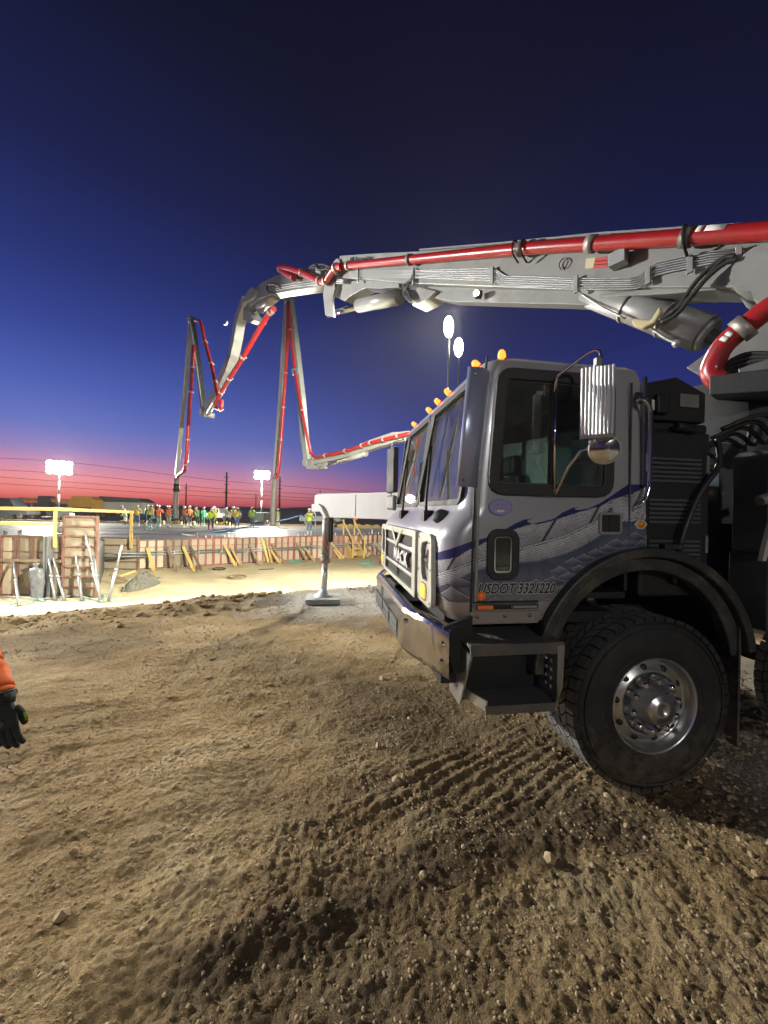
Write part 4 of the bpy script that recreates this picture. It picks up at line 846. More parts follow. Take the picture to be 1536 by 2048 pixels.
# grab handle
mb = MB(); mb.tube(bez([(-.066, Y0, 2.50), (-.066, Y0 - .045, 2.485), (-.035, Y0 - .055, 2.45), (-.018, Y0 - .055, 2.40)], 5) + [Vector((-.018, Y0 - .055, 1.98))] + bez([(-.018, Y0 - .055, 1.93), (-.04, Y0 - .055, 1.87), (-.075, Y0 - .05, 1.815), (-.075, Y0 - .0, 1.79)], 5), .013, 10); mb.box2((-.09, Y0 - .02, 2.46), (-.045, Y0, 2.535)); P('grab_handle', mb, M_CHROME)
# corner air deflector on the A pillar
mb = MB(); U_ = Vector((-.86, -.5, 0)).normalized(); a0 = Vector((-1.085, .075, 2.59)); a1 = Vector((-1.155, .065, 1.895))
k = 9; vs = []
for base_, wd in ((a1, .145), (a1.lerp(a0, .5), .155), (a0, .16)):
    for i in range(k + 1):
        t = i / k; off = U_ * (wd * t) + Vector((-.5, .86, 0)) * (-.06 * math.sin(t * math.pi * .5) + .085 * t * t); vs.append(base_ + off + Vector((0, -.03, 0)))
fs = [(r * (k + 1) + i, r * (k + 1) + i + 1, (r + 1) * (k + 1) + i + 1, (r + 1) * (k + 1) + i) for r in range(2) for i in range(k)]
mb.add(vs, fs, 0, True); dfl = P('air_deflector', mb, mat('deflector_blue_metal', (.36, .39, .56), .3, .35, .1, dirt=DUST, damt=.15)); sm = dfl.modifiers.new('th', 'SOLIDIFY'); sm.thickness = .008
for z, t in ((1.93, .1), (1.93, .9), (2.55, .1), (2.55, .9)):
    b_ = a1.lerp(a0, (z - 1.895) / .695); q = b_ + U_ * (.14 * t) + Vector((0, -.045, 0)); m2 = MB(); m2.ball(q, .008, 8); P('screw', m2, M_CHROME, par=dfl)
# roof marker lamps
for y, x in ((.345, -1.055), (.963, -1.055), (1.258, -1.055), (1.558, -1.055), (2.2, -1.055)):
    mb = MB(); mb.lathe([(0, .048), (.012, .045), (.021, .033), (.024, .01), (.024, -.03)], (x + .02, y, 2.742), (-.75, 0, .66), 16); mb2 = MB(); mb2.lathe([(.029, -.035), (.030, -.012), (.024, -.005)], (x + .02, y, 2.742), (-.75, 0, .66), 16)
    ml = P('roof_marker', mb, M_AMBERL); P('lamp_base', mb2, M_CHROME, par=ml)
mb = MB(); mb.lathe([(0, .048), (.013, .044), (.022, .03), (.025, .01), (.025, -.02)], (-.95, .155, 2.735), (-.35, -.65, .68), 16); ml = P('roof_marker', mb, M_AMBERL); mb = MB(); mb.lathe([(.031, -.03), (.030, -.004), (.025, .0)], (-.95, .155, 2.735), (-.35, -.65, .68), 16); P('lamp_base', mb, M_CHROME, par=ml)
# mirrors
def mirror(yb, sg, near):
    xo = 0
    t = MB(); yy = yb + sg * .02
    pts = bez([(-.63, yb, 1.87), (-.63, yb + sg * .015, 1.88)], 2) + [Vector((-.62, yb + sg * .12, 2.03))] + bez([(-.60, yb + sg * .20, 2.11), (-.565, yb + sg * .25, 2.13), (-.545, yb + sg * .27, 2.16), (-.535, yb + sg * .27, 2.22), (-.535, yb + sg * .27, 2.58), (-.535, yb + sg * .265, 2.645), (-.55, yb + sg * .25, 2.67), (-.575, yb + sg * .20, 2.665), (-.64, yb + sg * .05, 2.60), (-.65, yb + sg * .03, 2.585)], 5) + [Vector((-.65, yb + sg * .015, 2.5))]
    t.tube(pts, .010, 8); t.tube([(-.65, yb + sg * .02, 2.59), (-.645, yb + sg * .02, 1.88)], .008, 8); t.box2((-.78, yb - .01, 1.855), (-.5, yb + .012, 1.875)); arm = P('mirror_arm', t, M_CHROME)
    c_ = Vector((-.565, yb + sg * .285, 2.375)); Xd = Vector((.80, .60 * (1 if sg < 0 else -1), 0)); m = MB(); prof = []
    W_ = .168; k = 64; ra = []
    for i in range(k + 1): u = i / k; ra.append((-W_ / 2 + W_ * u, .011 * abs(math.sin(u * math.pi * 9)) ** .7))
    Nn = Vector((-.60, -.80, 0)) if sg < 0 else Vector((-.60, .80, 0)); Xd = Vector((.80, -.60, 0)) if sg < 0 else Vector((.80, .60, 0))
    poly = ra + [(W_ / 2, -.045), (-W_ / 2, -.045)]; m.prism(poly, c_ + Vector((0, 0, -.19)), Xd, Nn, (0, 0, 1), .38)
    h = P('mirror_housing', m, mat('ribbed_aluminium', (.60, .60, .59), .35, .45, .06, dirt=DUST, damt=.15), par=arm)
    m = MB(); m.prism(rrect(-W_ / 2 + .008, -.185, W_ / 2 - .008, .185, .01), c_ - Nn * .047, Xd, (0, 0, 1), -Nn, .003); P('mirror_glass', m, M_CHROME, par=arm)
    m = MB(); m.box(c_ + Vector((0, 0, -.20)), (.165, .07, .02), 0, Matrix.Rotation(math.atan2(Xd.y, Xd.x), 3, 'Z')); m.ball(c_ + Vector((-.02, 0, -.225)), .026, 10); P('mirror_clamp', m, M_STEEL, par=arm); m = MB(); m.box(c_ + Vector((-.0, 0, .215)), (.035, .025, .04)); P('mirror_clamp', m, M_STEEL, par=arm)
    m = MB(); cc = c_ + Vector((.05, sg * .0, -.265)); A_ = Vector((-.40, -.87 if sg < 0 else .87, -.12)).normalized(); m.lathe([(0, .011), (.045, .009), (.076, .0)], cc, A_, 28, 1); m.lathe([(.076, .004), (.083, .004), (.083, -.018), (.05, -.034), (0, -.038)], cc, A_, 28, 0); P('round_mirror', m, [M_CREAM, M_CHROME], par=arm)
mirror(Y0, -1, True)
# far mirror: tall dark housing beside the windshield
mb = MB(); mb.tube(bez([(-1.12, 2.44, 2.62), (-1.2, 2.62, 2.62), (-1.22, 2.66, 2.5), (-1.22, 2.66, 1.9), (-1.2, 2.62, 1.78), (-1.15, 2.44, 1.76)], 4), .011, 8); arm = P('mirror_arm', mb, M_STEEL)
mb = MB(); mb.box((-1.22, 2.60, 2.26), (.07, .22, .56), 0, Matrix.Rotation(.25, 3, 'Z')); P('mirror_housing', mb, M_DARK, .015, par=arm); mb = MB(); mb.box((-1.22, 2.6, 1.86), (.06, .2, .18), 0, Matrix.Rotation(.25, 3, 'Z')); P('round_mirror', mb, M_DGREY, .02, par=arm)
# ---- front: lamp panels, grille, badge
XF = -1.36
def FP(poly, x0, th, mi=0, mb=None):
    mb = mb or MB(); mb.prism([(y, z) for y, z in poly], (x0, 0, 0), Y3, Z3, (-1, 0, 0), th, mi); return mb
for s in (0, 1):
    f = (lambda y: y) if s == 0 else (lambda y: 2.5 - y)
    out = [(f(y), z) for y, z in rpoly([(.16, 1.135), (.53, 1.135), (.53, 1.605), (.19, 1.605)], .07)]; cx, cz, rx, rz = f(.335), 1.425, .12, .15
    n = len(out); ell = []
    for (y, z) in out: a = math.atan2((z - cz) / rz, (y - cx) / rx); ell.append((cx + rx * math.cos(a), cz + rz * math.sin(a)))
    mb = MB(); mb.ring(out, ell, (XF + .012, 0, 0), Y3, Z3, (-1, 0, 0), .032); pn = P('headlight_panel', mb, M_CREAM, .005)
    mb = MB(); mb.lathe([(.15, .02), (.135, -.02), (.10, -.06), (.07, -.09), (0, -.10)], (XF, cx, cz), (-1, 0, 0), 24, 0); mb.lathe([(0, .0), (.06, -.004), (.1, -.02), (.112, -.03)], (XF, cx, cz), (-1, 0, 0), 24, 1); mb.box2((XF - .006, cx - .1, cz - .012), (XF + .02, cx + .1, cz + .012), 0); P('headlight', mb, [mat('lamp_bowl', (.16, .17, .16), .25, .8), M_GLASS], par=pn)
    sl = [(f(y), z) for y, z in rrect(.275, 1.175, .405, 1.27, .03)]; mb = FP(sl, XF - .018, .014); P('turn_signal', mb, M_AMBERLOW, .004, par=pn)
    mb = MB(); so = inset(sl, -.01); mb.ring(so, sl, (XF - .018, 0, 0), Y3, Z3, (-1, 0, 0), .008); P('signal_frame', mb, M_CHROME, par=pn)
    for (y, z) in ((.20, 1.17), (.49, 1.17), (.49, 1.57), (.22, 1.55), (.19, 1.38), (.49, 1.35)): mb = MB(); mb.ball((XF - .02, f(y), z), .008, 6); P('screw', mb, M_STEEL, par=pn)
G0, G1, GB_, GT_ = .545, 1.955, 1.13, 1.61
mb = MB(); mb.ring([(G0, GB_), (G1, GB_), (G1, GT_), (G0, GT_)], [(G0 + .10, GB_ + .035), (G1 - .05, GB_ + .035), (G1 - .05, GT_ - .05), (G0 + .10, GT_ - .05)], (XF + .012, 0, 0), Y3, Z3, (-1, 0, 0), .05); gr = P('grille', mb, M_CREAM, .005)
mb = MB(); mb.box2((XF - .008, G0 + .1, GB_ + .02), (XF + .006, G1 - .05, GT_ - .04)); 
for i in range(34): z = GB_ + .04 + i * .0115; mb.box2((XF - .013, G0 + .1, z), (XF - .008, G1 - .05, z + .004), 1)
P('grille_mesh', mb, [M_SEAM, M_MESH], par=gr)
mb = MB(); cy = 1.28; FP([(cy - .30, 1.60), (cy - .19, 1.60), (cy, 1.475), (cy + .19, 1.60), (cy + .30, 1.60), (cy + .30, 1.585), (cy + .22, 1.565), (cy, 1.425), (cy - .22, 1.565), (cy - .30, 1.585)], XF - .014, .03, 0, mb); P('grille_notch', mb, M_CREAM, .004, par=gr)
for z in (1.455, 1.265): mb = MB(); mb.box2((XF - .032, G0 + .11, z - .015), (XF - .012, G1 - .06, z + .017)); P('grille_bar', mb, M_BAR, .009, par=gr)
mb = MB(); mb.box2((XF - .03, cy - .006, GB_ + .04), (XF - .012, cy + .006, 1.25)); P('grille_post', mb, M_CHROME, par=gr)
text_mesh('grille_badge', 'MACK', .155, basis((0, -1, 0), (0, 0, 1), (XF - .028, 1.10, 1.36)), M_TXTW, gr, .012, 0, .004, 1.35, 1.05)
# ---- bumper
BP = [(-1.31, -.005), (-1.475, .50), (-1.475, 2.0), (-1.31, 2.505)]
def strip(pts, z0, z1, th, mb, mi=0, lean=0.0):
    for a, b in zip(pts, pts[1:]):
        a2, b2 = Vector((a[0], a[1], 0)), Vector((b[0], b[1], 0)); d = (b2 - a2).normalized(); n = Vector((d.y, -d.x, 0)); n = n if n.x > 0 else -n
        vs = [a2 + Vector((0, 0, z0)), b2 + Vector((0, 0, z0)), b2 + Vector((0, 0, z1)), a2 + Vector((0, 0, z1))]; vs += [v + n * th for v in vs]
        mb.add(vs, [(0, 1, 2, 3), (7, 6, 5, 4), (0, 4, 5, 1), (1, 5, 6, 2), (2, 6, 7, 3), (3, 7, 4, 0)], mi)
    return mb
bmat_ = MB(); vs = []; sec = [(0.0, .775), (-.006, .80), (-.006, 1.04), (0.004, 1.062), (.03, 1.072), (.075, 1.066)]
PL = [(BP[0], 1)] ; path = [Vector((BP[0][0], BP[0][1]))]
def fil(a, p, b, r=.10, k=5):
    a, p, b = Vector(a), Vector(p), Vector(b); s0 = p + (a - p).normalized() * r; s1 = p + (b - p).normalized() * r
    return [(1 - u) ** 2 * s0 + 2 * u * (1 - u) * p + u * u * s1 for u in [j / k for j in range(k + 1)]]
path += fil(BP[0], BP[1], BP[2]) + fil(BP[1], BP[2], BP[3]) + [Vector(BP[3])]
for i, p in enumerate(path):
    a = path[max(0, i - 1)]; b = path[min(len(path) - 1, i + 1)]; d = (b - a).normalized(); n = Vector((d.y, -d.x)); n = n if n.x > 0 else -n
    for o, z in sec: vs.append((p.x + n.x * o, p.y + n.y * o, z))
k = len(sec); bmat_.add(vs, [(i * k + j, i * k + j + 1, (i + 1) * k + j + 1, (i + 1) * k + j) for i in range(len(path) - 1) for j in range(k - 1)], 0, True)
bu = P('bumper', bmat_, M_BUMPER, angle=24); bu.modifiers.new('wn', 'WEIGHTED_NORMAL').keep_sharp = True; so = bu.modifiers.new('th', 'SOLIDIFY'); so.thickness = .006; so.offset = 0
d_ = (Vector(BP[1]) - Vector(BP[0])).normalized(); U_ = Vector((d_.x, d_.y, 0)); Nn = Vector((-abs(d_.y), d_.x * (1 if d_.x * -d_.y > 0 else -1), 0)); Nn = Vector((d_.y, -d_.x, 0)); Nn = Nn if Nn.x < 0 else -Nn
O_ = Vector((BP[0][0], BP[0][1], 0)) + Nn * .009
for u, z in ((.055, .965), (.065, .86), (.5, .99)): mb = MB(); c_ = O_ + U_ * u + Vector((0, 0, z)); mb.lathe([(0, .014), (.010, .014), (.012, .008), (.019, .006), (.019, 0)], c_, Nn, 8); P('bolt', mb, M_CHROME, par=bu)
for u in (.14, .29): mb = MB(); c_ = O_ + U_ * u + Vector((0, 0, .80)); mb.beam(c_ - U_ * .018, c_ + U_ * .018, .006, .006); P('slot', mb, M_SEAM, par=bu)
for y0, y1, z0, z1 in ((.72, 1.02, .80, .93), (1.08, 1.40, .80, .93), (1.46, 1.90, .80, .93), (1.45, 1.6, .95, 1.03)):
    mb = MB(); mb.box2((-1.487, y0, z0), (-1.480, y1, z1)); vt = P('bumper_vent', mb, M_SEAM, par=bu); 
    if z0 < .9:
        mb = MB(); n = int((y1 - y0) / .03)
        for i in range(n): y = y0 + (i + .5) * (y1 - y0) / n; mb.beam((-1.489, y - .02, z0), (-1.489, y + .02, z1), .006, .008); mb.beam((-1.4895, y + .02, z0), (-1.4895, y - .02, z1), .006, .008)
        P('vent_mesh', mb, M_GALV, par=vt)
mb = MB(); mb.prism([(-1.40, .52), (-1.40, 1.98), (-1.27, 2.3), (-1.05, 2.3), (-1.05, .25), (-1.27, .2)], (0, 0, 1.0), X3, Y3, Z3, .035); mb.box2((-1.39, .75, 1.036), (-1.2, 1.05, 1.06)); mb.box2((-1.39, 1.35, 1.036), (-1.22, 1.75, 1.075)); P('bumper_step', mb, M_DARK, .01)
mb = MB(); mb.box2((-1.32, .12, .70), (-.75, 2.38, 1.0)); mb.box2((-1.28, .2, 1.03), (-.1, 2.3, 1.10)); P('front_frame', mb, M_DARK)
mb = MB(); mb.prism([(-1.34, 1.07), (-1.16, 1.13), (-1.16, .80), (-1.27, .80)], (0, .03, 0), X3, Z3, Y3, .03); P('bumper_bracket', mb, M_DARK)
# ---- steps
st_ = MB(); st_.box2((-1.225, -.10, .985), (-.655, .24, 1.005)); st_.box2((-1.225, -.112, .945), (-.655, -.101, 1.008)); P('upper_step', st_, mat('step_tread_plate', (.14, .138, .13), .5, .5, .2, 60, dirt=DUST, damt=.5, bump=1.0, bscale=170))
mb = MB(); mb.box2((-1.13, -.10, .645), (-.70, .10, .66)); mb.box2((-1.13, -.112, .615), (-.70, -.101, .663)); P('lower_step', mb, MATS['step_tread_plate'])
mb = MB(); mb.prism([(-.112, .945), (.24, .985), (.24, .60), (-.06, .60), (-.112, .64)], (-.70, 0, 0), Y3, Z3, X3, .012); mb.prism([(-.655, .99), (-.70, .99), (-.70, .615), (-.715, .615), (-.665, .75)], (0, -.113, 0), X3, Z3, Y3, .012)
for i in range(5):
    for j in range(3): mb.cyl((-.713, -.05 + .05 * j, .93 - .05 * i), (-.701, -.05 + .05 * j, .93 - .05 * i), .014, n=8)
P('step_bracket', mb, M_STEEL)
mb = MB(); mb.prism([(-.112, .945), (.24, .985), (.24, .60), (.05, .60)], (-1.225, 0, 0), Y3, Z3, X3, .012); mb.beam((-1.12, -.105, .66), (-1.20, .10, .66), .012, .06); P('step_bracket', mb, M_ALU)
mb = MB(); mb.box2((-1.2, .103, .60), (-.72, .6, .98)); mb.box2((-1.2, .245, .98), (-.62, .6, 1.07)); P('step_box', mb, M_DARK)
# ---- fender
mb = MB(); n = 40; O_, I_ = [], []
for i in range(n + 1):
    a = R(180 + 4 - 188 * i / n); sx = .80 if i < n / 2 else .80; O_.append((ARC + .785 * math.cos(a), ARZ + .785 * math.sin(a))); I_.append((ARC + .70 * math.cos(a), ARZ + .70 * math.sin(a)))
def arc_band(ro, ri, y0, y1, a0, a1, mb, n=44, mi=0):
    vs = []
    for i in range(n + 1):
        a = R(a0 + (a1 - a0) * i / n); c, s = math.cos(a), math.sin(a)
        for r, y in ((ro, y0), (ro, y1), (ri, y1), (ri, y0)): vs.append((ARC + r * c, y, ARZ + r * s))
    fs = [(i * 4 + j, i * 4 + (j + 1) % 4, i * 4 + 4 + (j + 1) % 4, i * 4 + 4 + j) for i in range(n) for j in range(4)] + [(3, 2, 1, 0), (n * 4, n * 4 + 1, n * 4 + 2, n * 4 + 3)]
    return mb.add(vs, fs, mi)
mb = MB(); arc_band(.795, .735, -.005, .10, 178, 8, mb); arc_band(.735, .645, .045, .12, 180, 6, mb); P('fender_flare', mb, M_FENDER, .012, 2)
mb = MB(); mb.prism([(ARC + .745 * math.cos(R(a)), ARZ + .745 * math.sin(R(a))) for a in range(-20, 201, 10)], (0, .60, 0), X3, Z3, Y3, .02); P('well_shade_panel', mb, M_DARK)  # dark panel closing the arch, added so its shaded inside stays black
mb = MB(); arc_band(.76, .745, .10, .60, 178, 2, mb); P('wheel_well', mb, M_DARK)
mb = MB(); arc_band(.795, .735, 2.40, 2.505, 178, 8, mb); P('fender_flare', mb, M_FENDER, .012, 2); mb = MB(); arc_band(.76, .745, 1.9, 2.4, 178, 2, mb); P('wheel_well', mb, M_DARK)
mb = MB(); mb.box2((.10, -.0, 1.535), (.21, .05, 1.57)); mb.ball((.22, .02, 1.55), .028, 10); P('fender_clip', mb, M_SEAM, .006)
mb = MB(); mb.box2((.70, .03, .22), (.716, .5, 1.1)); P('mud_flap', mb, M_RUBBER); mb = MB(); mb.box2((.70, 2.0, .22), (.716, 2.47, 1.1)); P('mud_flap', mb, M_RUBBER)
# ---- wheels
def make_wheel(x, yo, sg, zc=.548, detail=True, wd=.36, RT=.56):
    """yo = outer face; sg = +1 when the inside of the truck is towards +y"""
    A = (0, -sg, 0); ty = MB(); h = lambda d: -d
    prof = [(.300, .0), (.33, .012), (.40, .020), (.46, .016), (.505, .002), (.528, -.018), (.538, -.04), (.538, -(wd - .04)), (.505, -(wd - .0)), (.40, -(wd + .01)), (.30, -wd)]
    ty.lathe(prof, (x, yo, zc), A, 64, 0); 
    for rr in (.345, .445, .49): ty.lathe([(rr - .006, .015), (rr, .0235), (rr + .006, .015)], (x, yo, zc), A, 64)
    NB = 46
    def blk(poly, r0, r1):
        vs = []
        for r in (r0, r1):
            for (a, y) in poly: vs.append((x + r * math.cos(a), yo + sg * y, zc + r * math.sin(a)))
        n = len(poly); f = [tuple(range(n, 2 * n)), tuple(reversed(range(n)))] + [(i, (i + 1) % n, n + (i + 1) % n, n + i) for i in range(n)]
        if sg < 0: f = [tuple(reversed(q)) for q in f]
        ty.add(vs, f[:1], 1); b_ = len(ty.v) - 2 * n; [(ty.f.append(tuple(b_ + i for i in q)), ty.m.append(0), ty.s.append(False)) for q in f[1:]]
    da = 2 * math.pi / NB
    for i in range(NB):
        for (ya, yb, off, sk) in ((.008, .075, 0, .12), (.083, .150, .5, .35), (.158, .215, .0, -.35), (.223, .285, .5, .35), (.293, wd - .008, .0, -.12)):
            a = (i + off) * da; g = da * .43; ym = (ya + yb) / 2; s_ = sk * da
            if 0 < off or abs(sk) > .2: poly = [(a - g - s_, ya), (a + g - s_, ya), (a + g * 1.25, ym), (a + g + s_, yb), (a - g + s_, yb), (a - g * .75, ym)]
            else: poly = [(a - g, ya), (a + g, ya), (a + g + s_, yb), (a - g + s_, yb)]
            blk([(q[0], q[1]) for q in reversed(poly)], .530, RT)
    t = P('wheel_tyre', ty, [M_TYRE, M_TREAD])
    rm = MB(); rm.lathe([(.302, -.002), (.304, .010), (.297, .014), (.288, .004), (.276, -.045), (.268, -.068), (.258, -.062), (.215, -.030), (.205, -.024), (.20, -.030), (.196, -.06)], (x, yo, zc), A, 56); rr = P('rim', rm, M_ALU, par=t)
    m = MB(); m.lathe([(.125, -.05), (.122, -.03), (.108, -.005), (.100, .03), (.095, .05), (.088, .058), (.060, .062), (.058, .066), (.03, .066), (.028, .06), (0, .06)], (x, yo, zc), A, 40); P('hub', m, M_ALU, par=t); m = MB(); m.lathe([(.199, -.045), (.19, -.052), (.12, -.05)], (x, yo, zc), A, 40); P('hub_recess_shade', m, M_DGREY, par=t)  # dark ring added to deepen the shade of the recess round the hub
    for k in range(10):
        a = 2 * math.pi * (k + .3) / 10; c_ = Vector((x + .158 * math.cos(a), yo, zc + .158 * math.sin(a))); m = MB(); m.lathe([(.034, -.05), (.034, -.030), (.029, -.022), (.028, .006), (.022, .022), (.012, .03), (0, .032)], c_, A, 12); P('lug_nut', m, M_CHROME, par=t)
        a = 2 * math.pi * (k + .8) / 10; m = MB(); c_ = Vector((x + .236 * math.cos(a), yo, zc + .236 * math.sin(a))); m.lathe([(0, .006), (.0185, .006), (.021, -.004)], c_, Vector((0, -sg, 0)) * 1 + Vector((math.cos(a), 0, math.sin(a))) * .55, 16); m.v = [Vector(v) + Vector((0, sg * .043, 0)) for v in m.v]; P('hand_hole', m, M_SEAM, par=t)
    return t
wh = make_wheel(0.045, 0.0, 1)
def copy_part(o, dx):
    c = o.copy(); COL.objects.link(c); c.location.x += dx
    for ch in list(o.children): k = ch.copy(); COL.objects.link(k); k.parent = c
for dx in (1.75, 4.9, 6.25): copy_part(wh, dx)
wf = make_wheel(0.045, 2.5, -1)
for dx in (1.75, 4.9, 6.25): copy_part(wf, dx)
for x in (.045, 1.795, 4.945, 6.295): mb = MB(); mb.cyl((x, .3, .55), (x, 2.2, .55), .075, n=12); mb.ball((x, 1.25, .55), .17, 12); P('axle', mb, M_DARK)
# ---- chassis, deck and machinery behind the cab
for y in (.78, 1.62): mb = MB(); mb.box2((-1.25, y, .80), (7.6, y + .1, 1.09)); P('frame_rail', mb, M_DARK)
mb = MB(); mb.box2((.06, .16, 1.2), (.60, 2.34, 2.33)); mb.box2((.08, .2, 2.331), (.62, 2.3, 2.40)); eh_ = P('engine_house', mb, M_DARK, .02)
for z in (1.42, 1.7, 1.98):
    mb = MB()
    for k in range(6): mb.box2((.12, .150, z + k * .03), (.52, .162, z + k * .03 + .016))
    P('louvre', mb, M_DGREY, par=eh_)
for x in (.09, .57): mb = MB(); mb.box2((x - .012, .148, 1.5), (x + .012, .166, 1.62)); mb.box2((x - .012, .148, 2.05), (x + .012, .166, 2.17)); P('latch', mb, M_STEEL, par=eh_)
mb = MB(); mb.tube(bez([(.3, .13, 1.3), (.32, .1, 1.6), (.45, .1, 1.9), (.62, .12, 2.1), (.7, .2, 2.3)], 5), .02, 7); P('hydraulic_hose', mb, M_HOSE)
mb = MB(); mb.prism([(.04, 2.41), (.60, 2.41), (.60, 2.62), (.36, 2.72), (.12, 2.66)], (0, .2, 0), X3, Z3, Y3, .8); mb.box2((.18, .16, 2.45), (.28, .2, 2.58)); mb.cyl((.30, .14, 2.36), (.44, .14, 2.34), .03); vb = P('valve_block', mb, M_DARK, .012)
mb = MB(); mb.box2((.16, .188, 2.475), (.235, .1985, 2.545)); P('label_plate', mb, M_PAPER, par=vb); mb = MB(); mb.box2((.38, .188, 2.51), (.53, .1985, 2.6)); P('label_plate', mb, M_STEEL, par=vb)
mb = MB(); mb.prism([(.62, 2.20), (.80, 2.32), (1.1, 2.36), (1.4, 2.36), (1.4, 1.5), (.95, 1.5), (1.0, 1.75), (1.15, 1.95), (1.05, 2.1), (.8, 2.12)], (0, .55, 0), X3, Z3, Y3, .5); P('pedestal_bracket', mb, M_DGREY, .02)
mb = MB(); mb.cyl((.86, .42, 1.98), (.86, .42, 2.09), .075, n=20, mi=1); mb.cyl((.86, .42, 1.86), (.86, .42, 1.98), .07, n=20); mb.cyl((.86, .42, 2.09), (.86, .42, 2.14), .08, n=20); P('filter_canister', mb, [M_DARK, mat('filter_pale_blue', (.30, .40, .48), .4)])
mb = MB(); mb.lathe([(.75, 0), (.75, .7), (.62, .75), (.62, 1.0), (.70, 1.02), (.70, 1.14), (.55, 1.2), (.5, 1.9), (0, 1.9)], (1.9, 1.25, 1.1), Z3, 36); P('turret', mb, M_DGREY)
mb = MB(); mb.box2((.62, .3, 1.06), (7.6, 2.2, 1.16)); P('deck', mb, M_DARK); mb = MB(); mb.box2((3.2, .35, 1.165), (6.6, 2.15, 2.1)); mb.box2((3.4, .3, 1.3), (4.4, .348, 2.0)); P('water_tank', mb, M_PAINT, .05)
mb = MB(); mb.prism([(6.9, .7), (7.8, .7), (8.3, 1.5), (6.9, 1.5)], (0, .6, 0), X3, Z3, Y3, 1.3); P('hopper', mb, M_BOOM, .03)
# folded near outrigger behind the turret
mb = MB(); mb.prism(rpoly([(.98, 1.50), (1.10, 1.50), (1.10, 2.18), (1.04, 2.24), (.98, 2.2)], .03), (0, .03, 0), X3, Z3, Y3, .3); mb.box2((1.1, .05, 1.25), (3.0, .42, 1.75)); mb.box2((1.02, .10, .95), (1.3, .38, 1.5)); P('outrigger_arm', mb, M_DGREY, .015)
mb = MB(); mb.prism([(.86, 1.46), (.89, 1.46), (.98, 1.75), (.98, 2.2), (.93, 2.2), (.93, 1.72), (.88, 1.55)], (0, .02, 0), X3, Z3, Y3, .03); P('outrigger_flange', mb, M_CREAM)
mb = MB(); mb.tube([(.80, .0, 1.86), (.98, -.02, 1.93), (1.16, -.01, 1.99)], [.035, .03, .03], 10); mb.ball((.96, -.03, 1.935), .06, 10, 0, (1.3, .8, .8)); mb.tube(bez([(.86, -.03, 1.9), (.9, -.06, 1.97), (.98, -.06, 1.99), (1.02, -.04, 1.95)], 4), .014, 6); P('hydraulic_coupling', mb, M_STEEL)
for k in range(5):
    mb = MB(); y = .1 + .07 * k; mb.tube(bez([(.62, y, 2.35 - .05 * k), (.9, y - .05, 2.45 - .03 * k), (1.15, y, 2.3), (1.35, y + .1, 2.38 + .04 * k)], 5), .016, 6); P('hydraulic_hose', mb, M_HOSE)
# sticker on the door
sx, sz = -.985, 1.782; mb = MB(); el = lambda a, b: [(sx + a * math.cos(2 * math.pi * i / 40), sz + b * math.sin(2 * math.pi * i / 40)) for i in range(40)]
mb.prism(el(.076, .05), (0, Y0 - .001, 0), X3, Z3, (0, -1, 0), .0012, 0); mb.ring(el(.076, .05), el(.071, .045), (0, Y0 - .0022, 0), X3, Z3, (0, -1, 0), .0008, 1); mb.ring(el(.064, .039), el(.061, .036), (0, Y0 - .0022, 0), X3, Z3, (0, -1, 0), .0008, 1); mb.box2((sx - .022, Y0 - .0034, sz - .03), (sx + .022, Y0 - .0022, sz - .017), 2); sk = P('door_sticker', mb, [M_STICK, M_BLUE, M_WHITE])
text_mesh('sticker_text', 'CERTIFIED', .022, basis(X3, Z3, (sx, Y0 - .0032, sz + .014)), M_BLUE, sk, .0005, 0, 0, .92); text_mesh('sticker_text', 'CLEAN IDLE', .022, basis(X3, Z3, (sx, Y0 - .0032, sz - .006)), M_REDTXT, sk, .0005, 0, 0, .92)
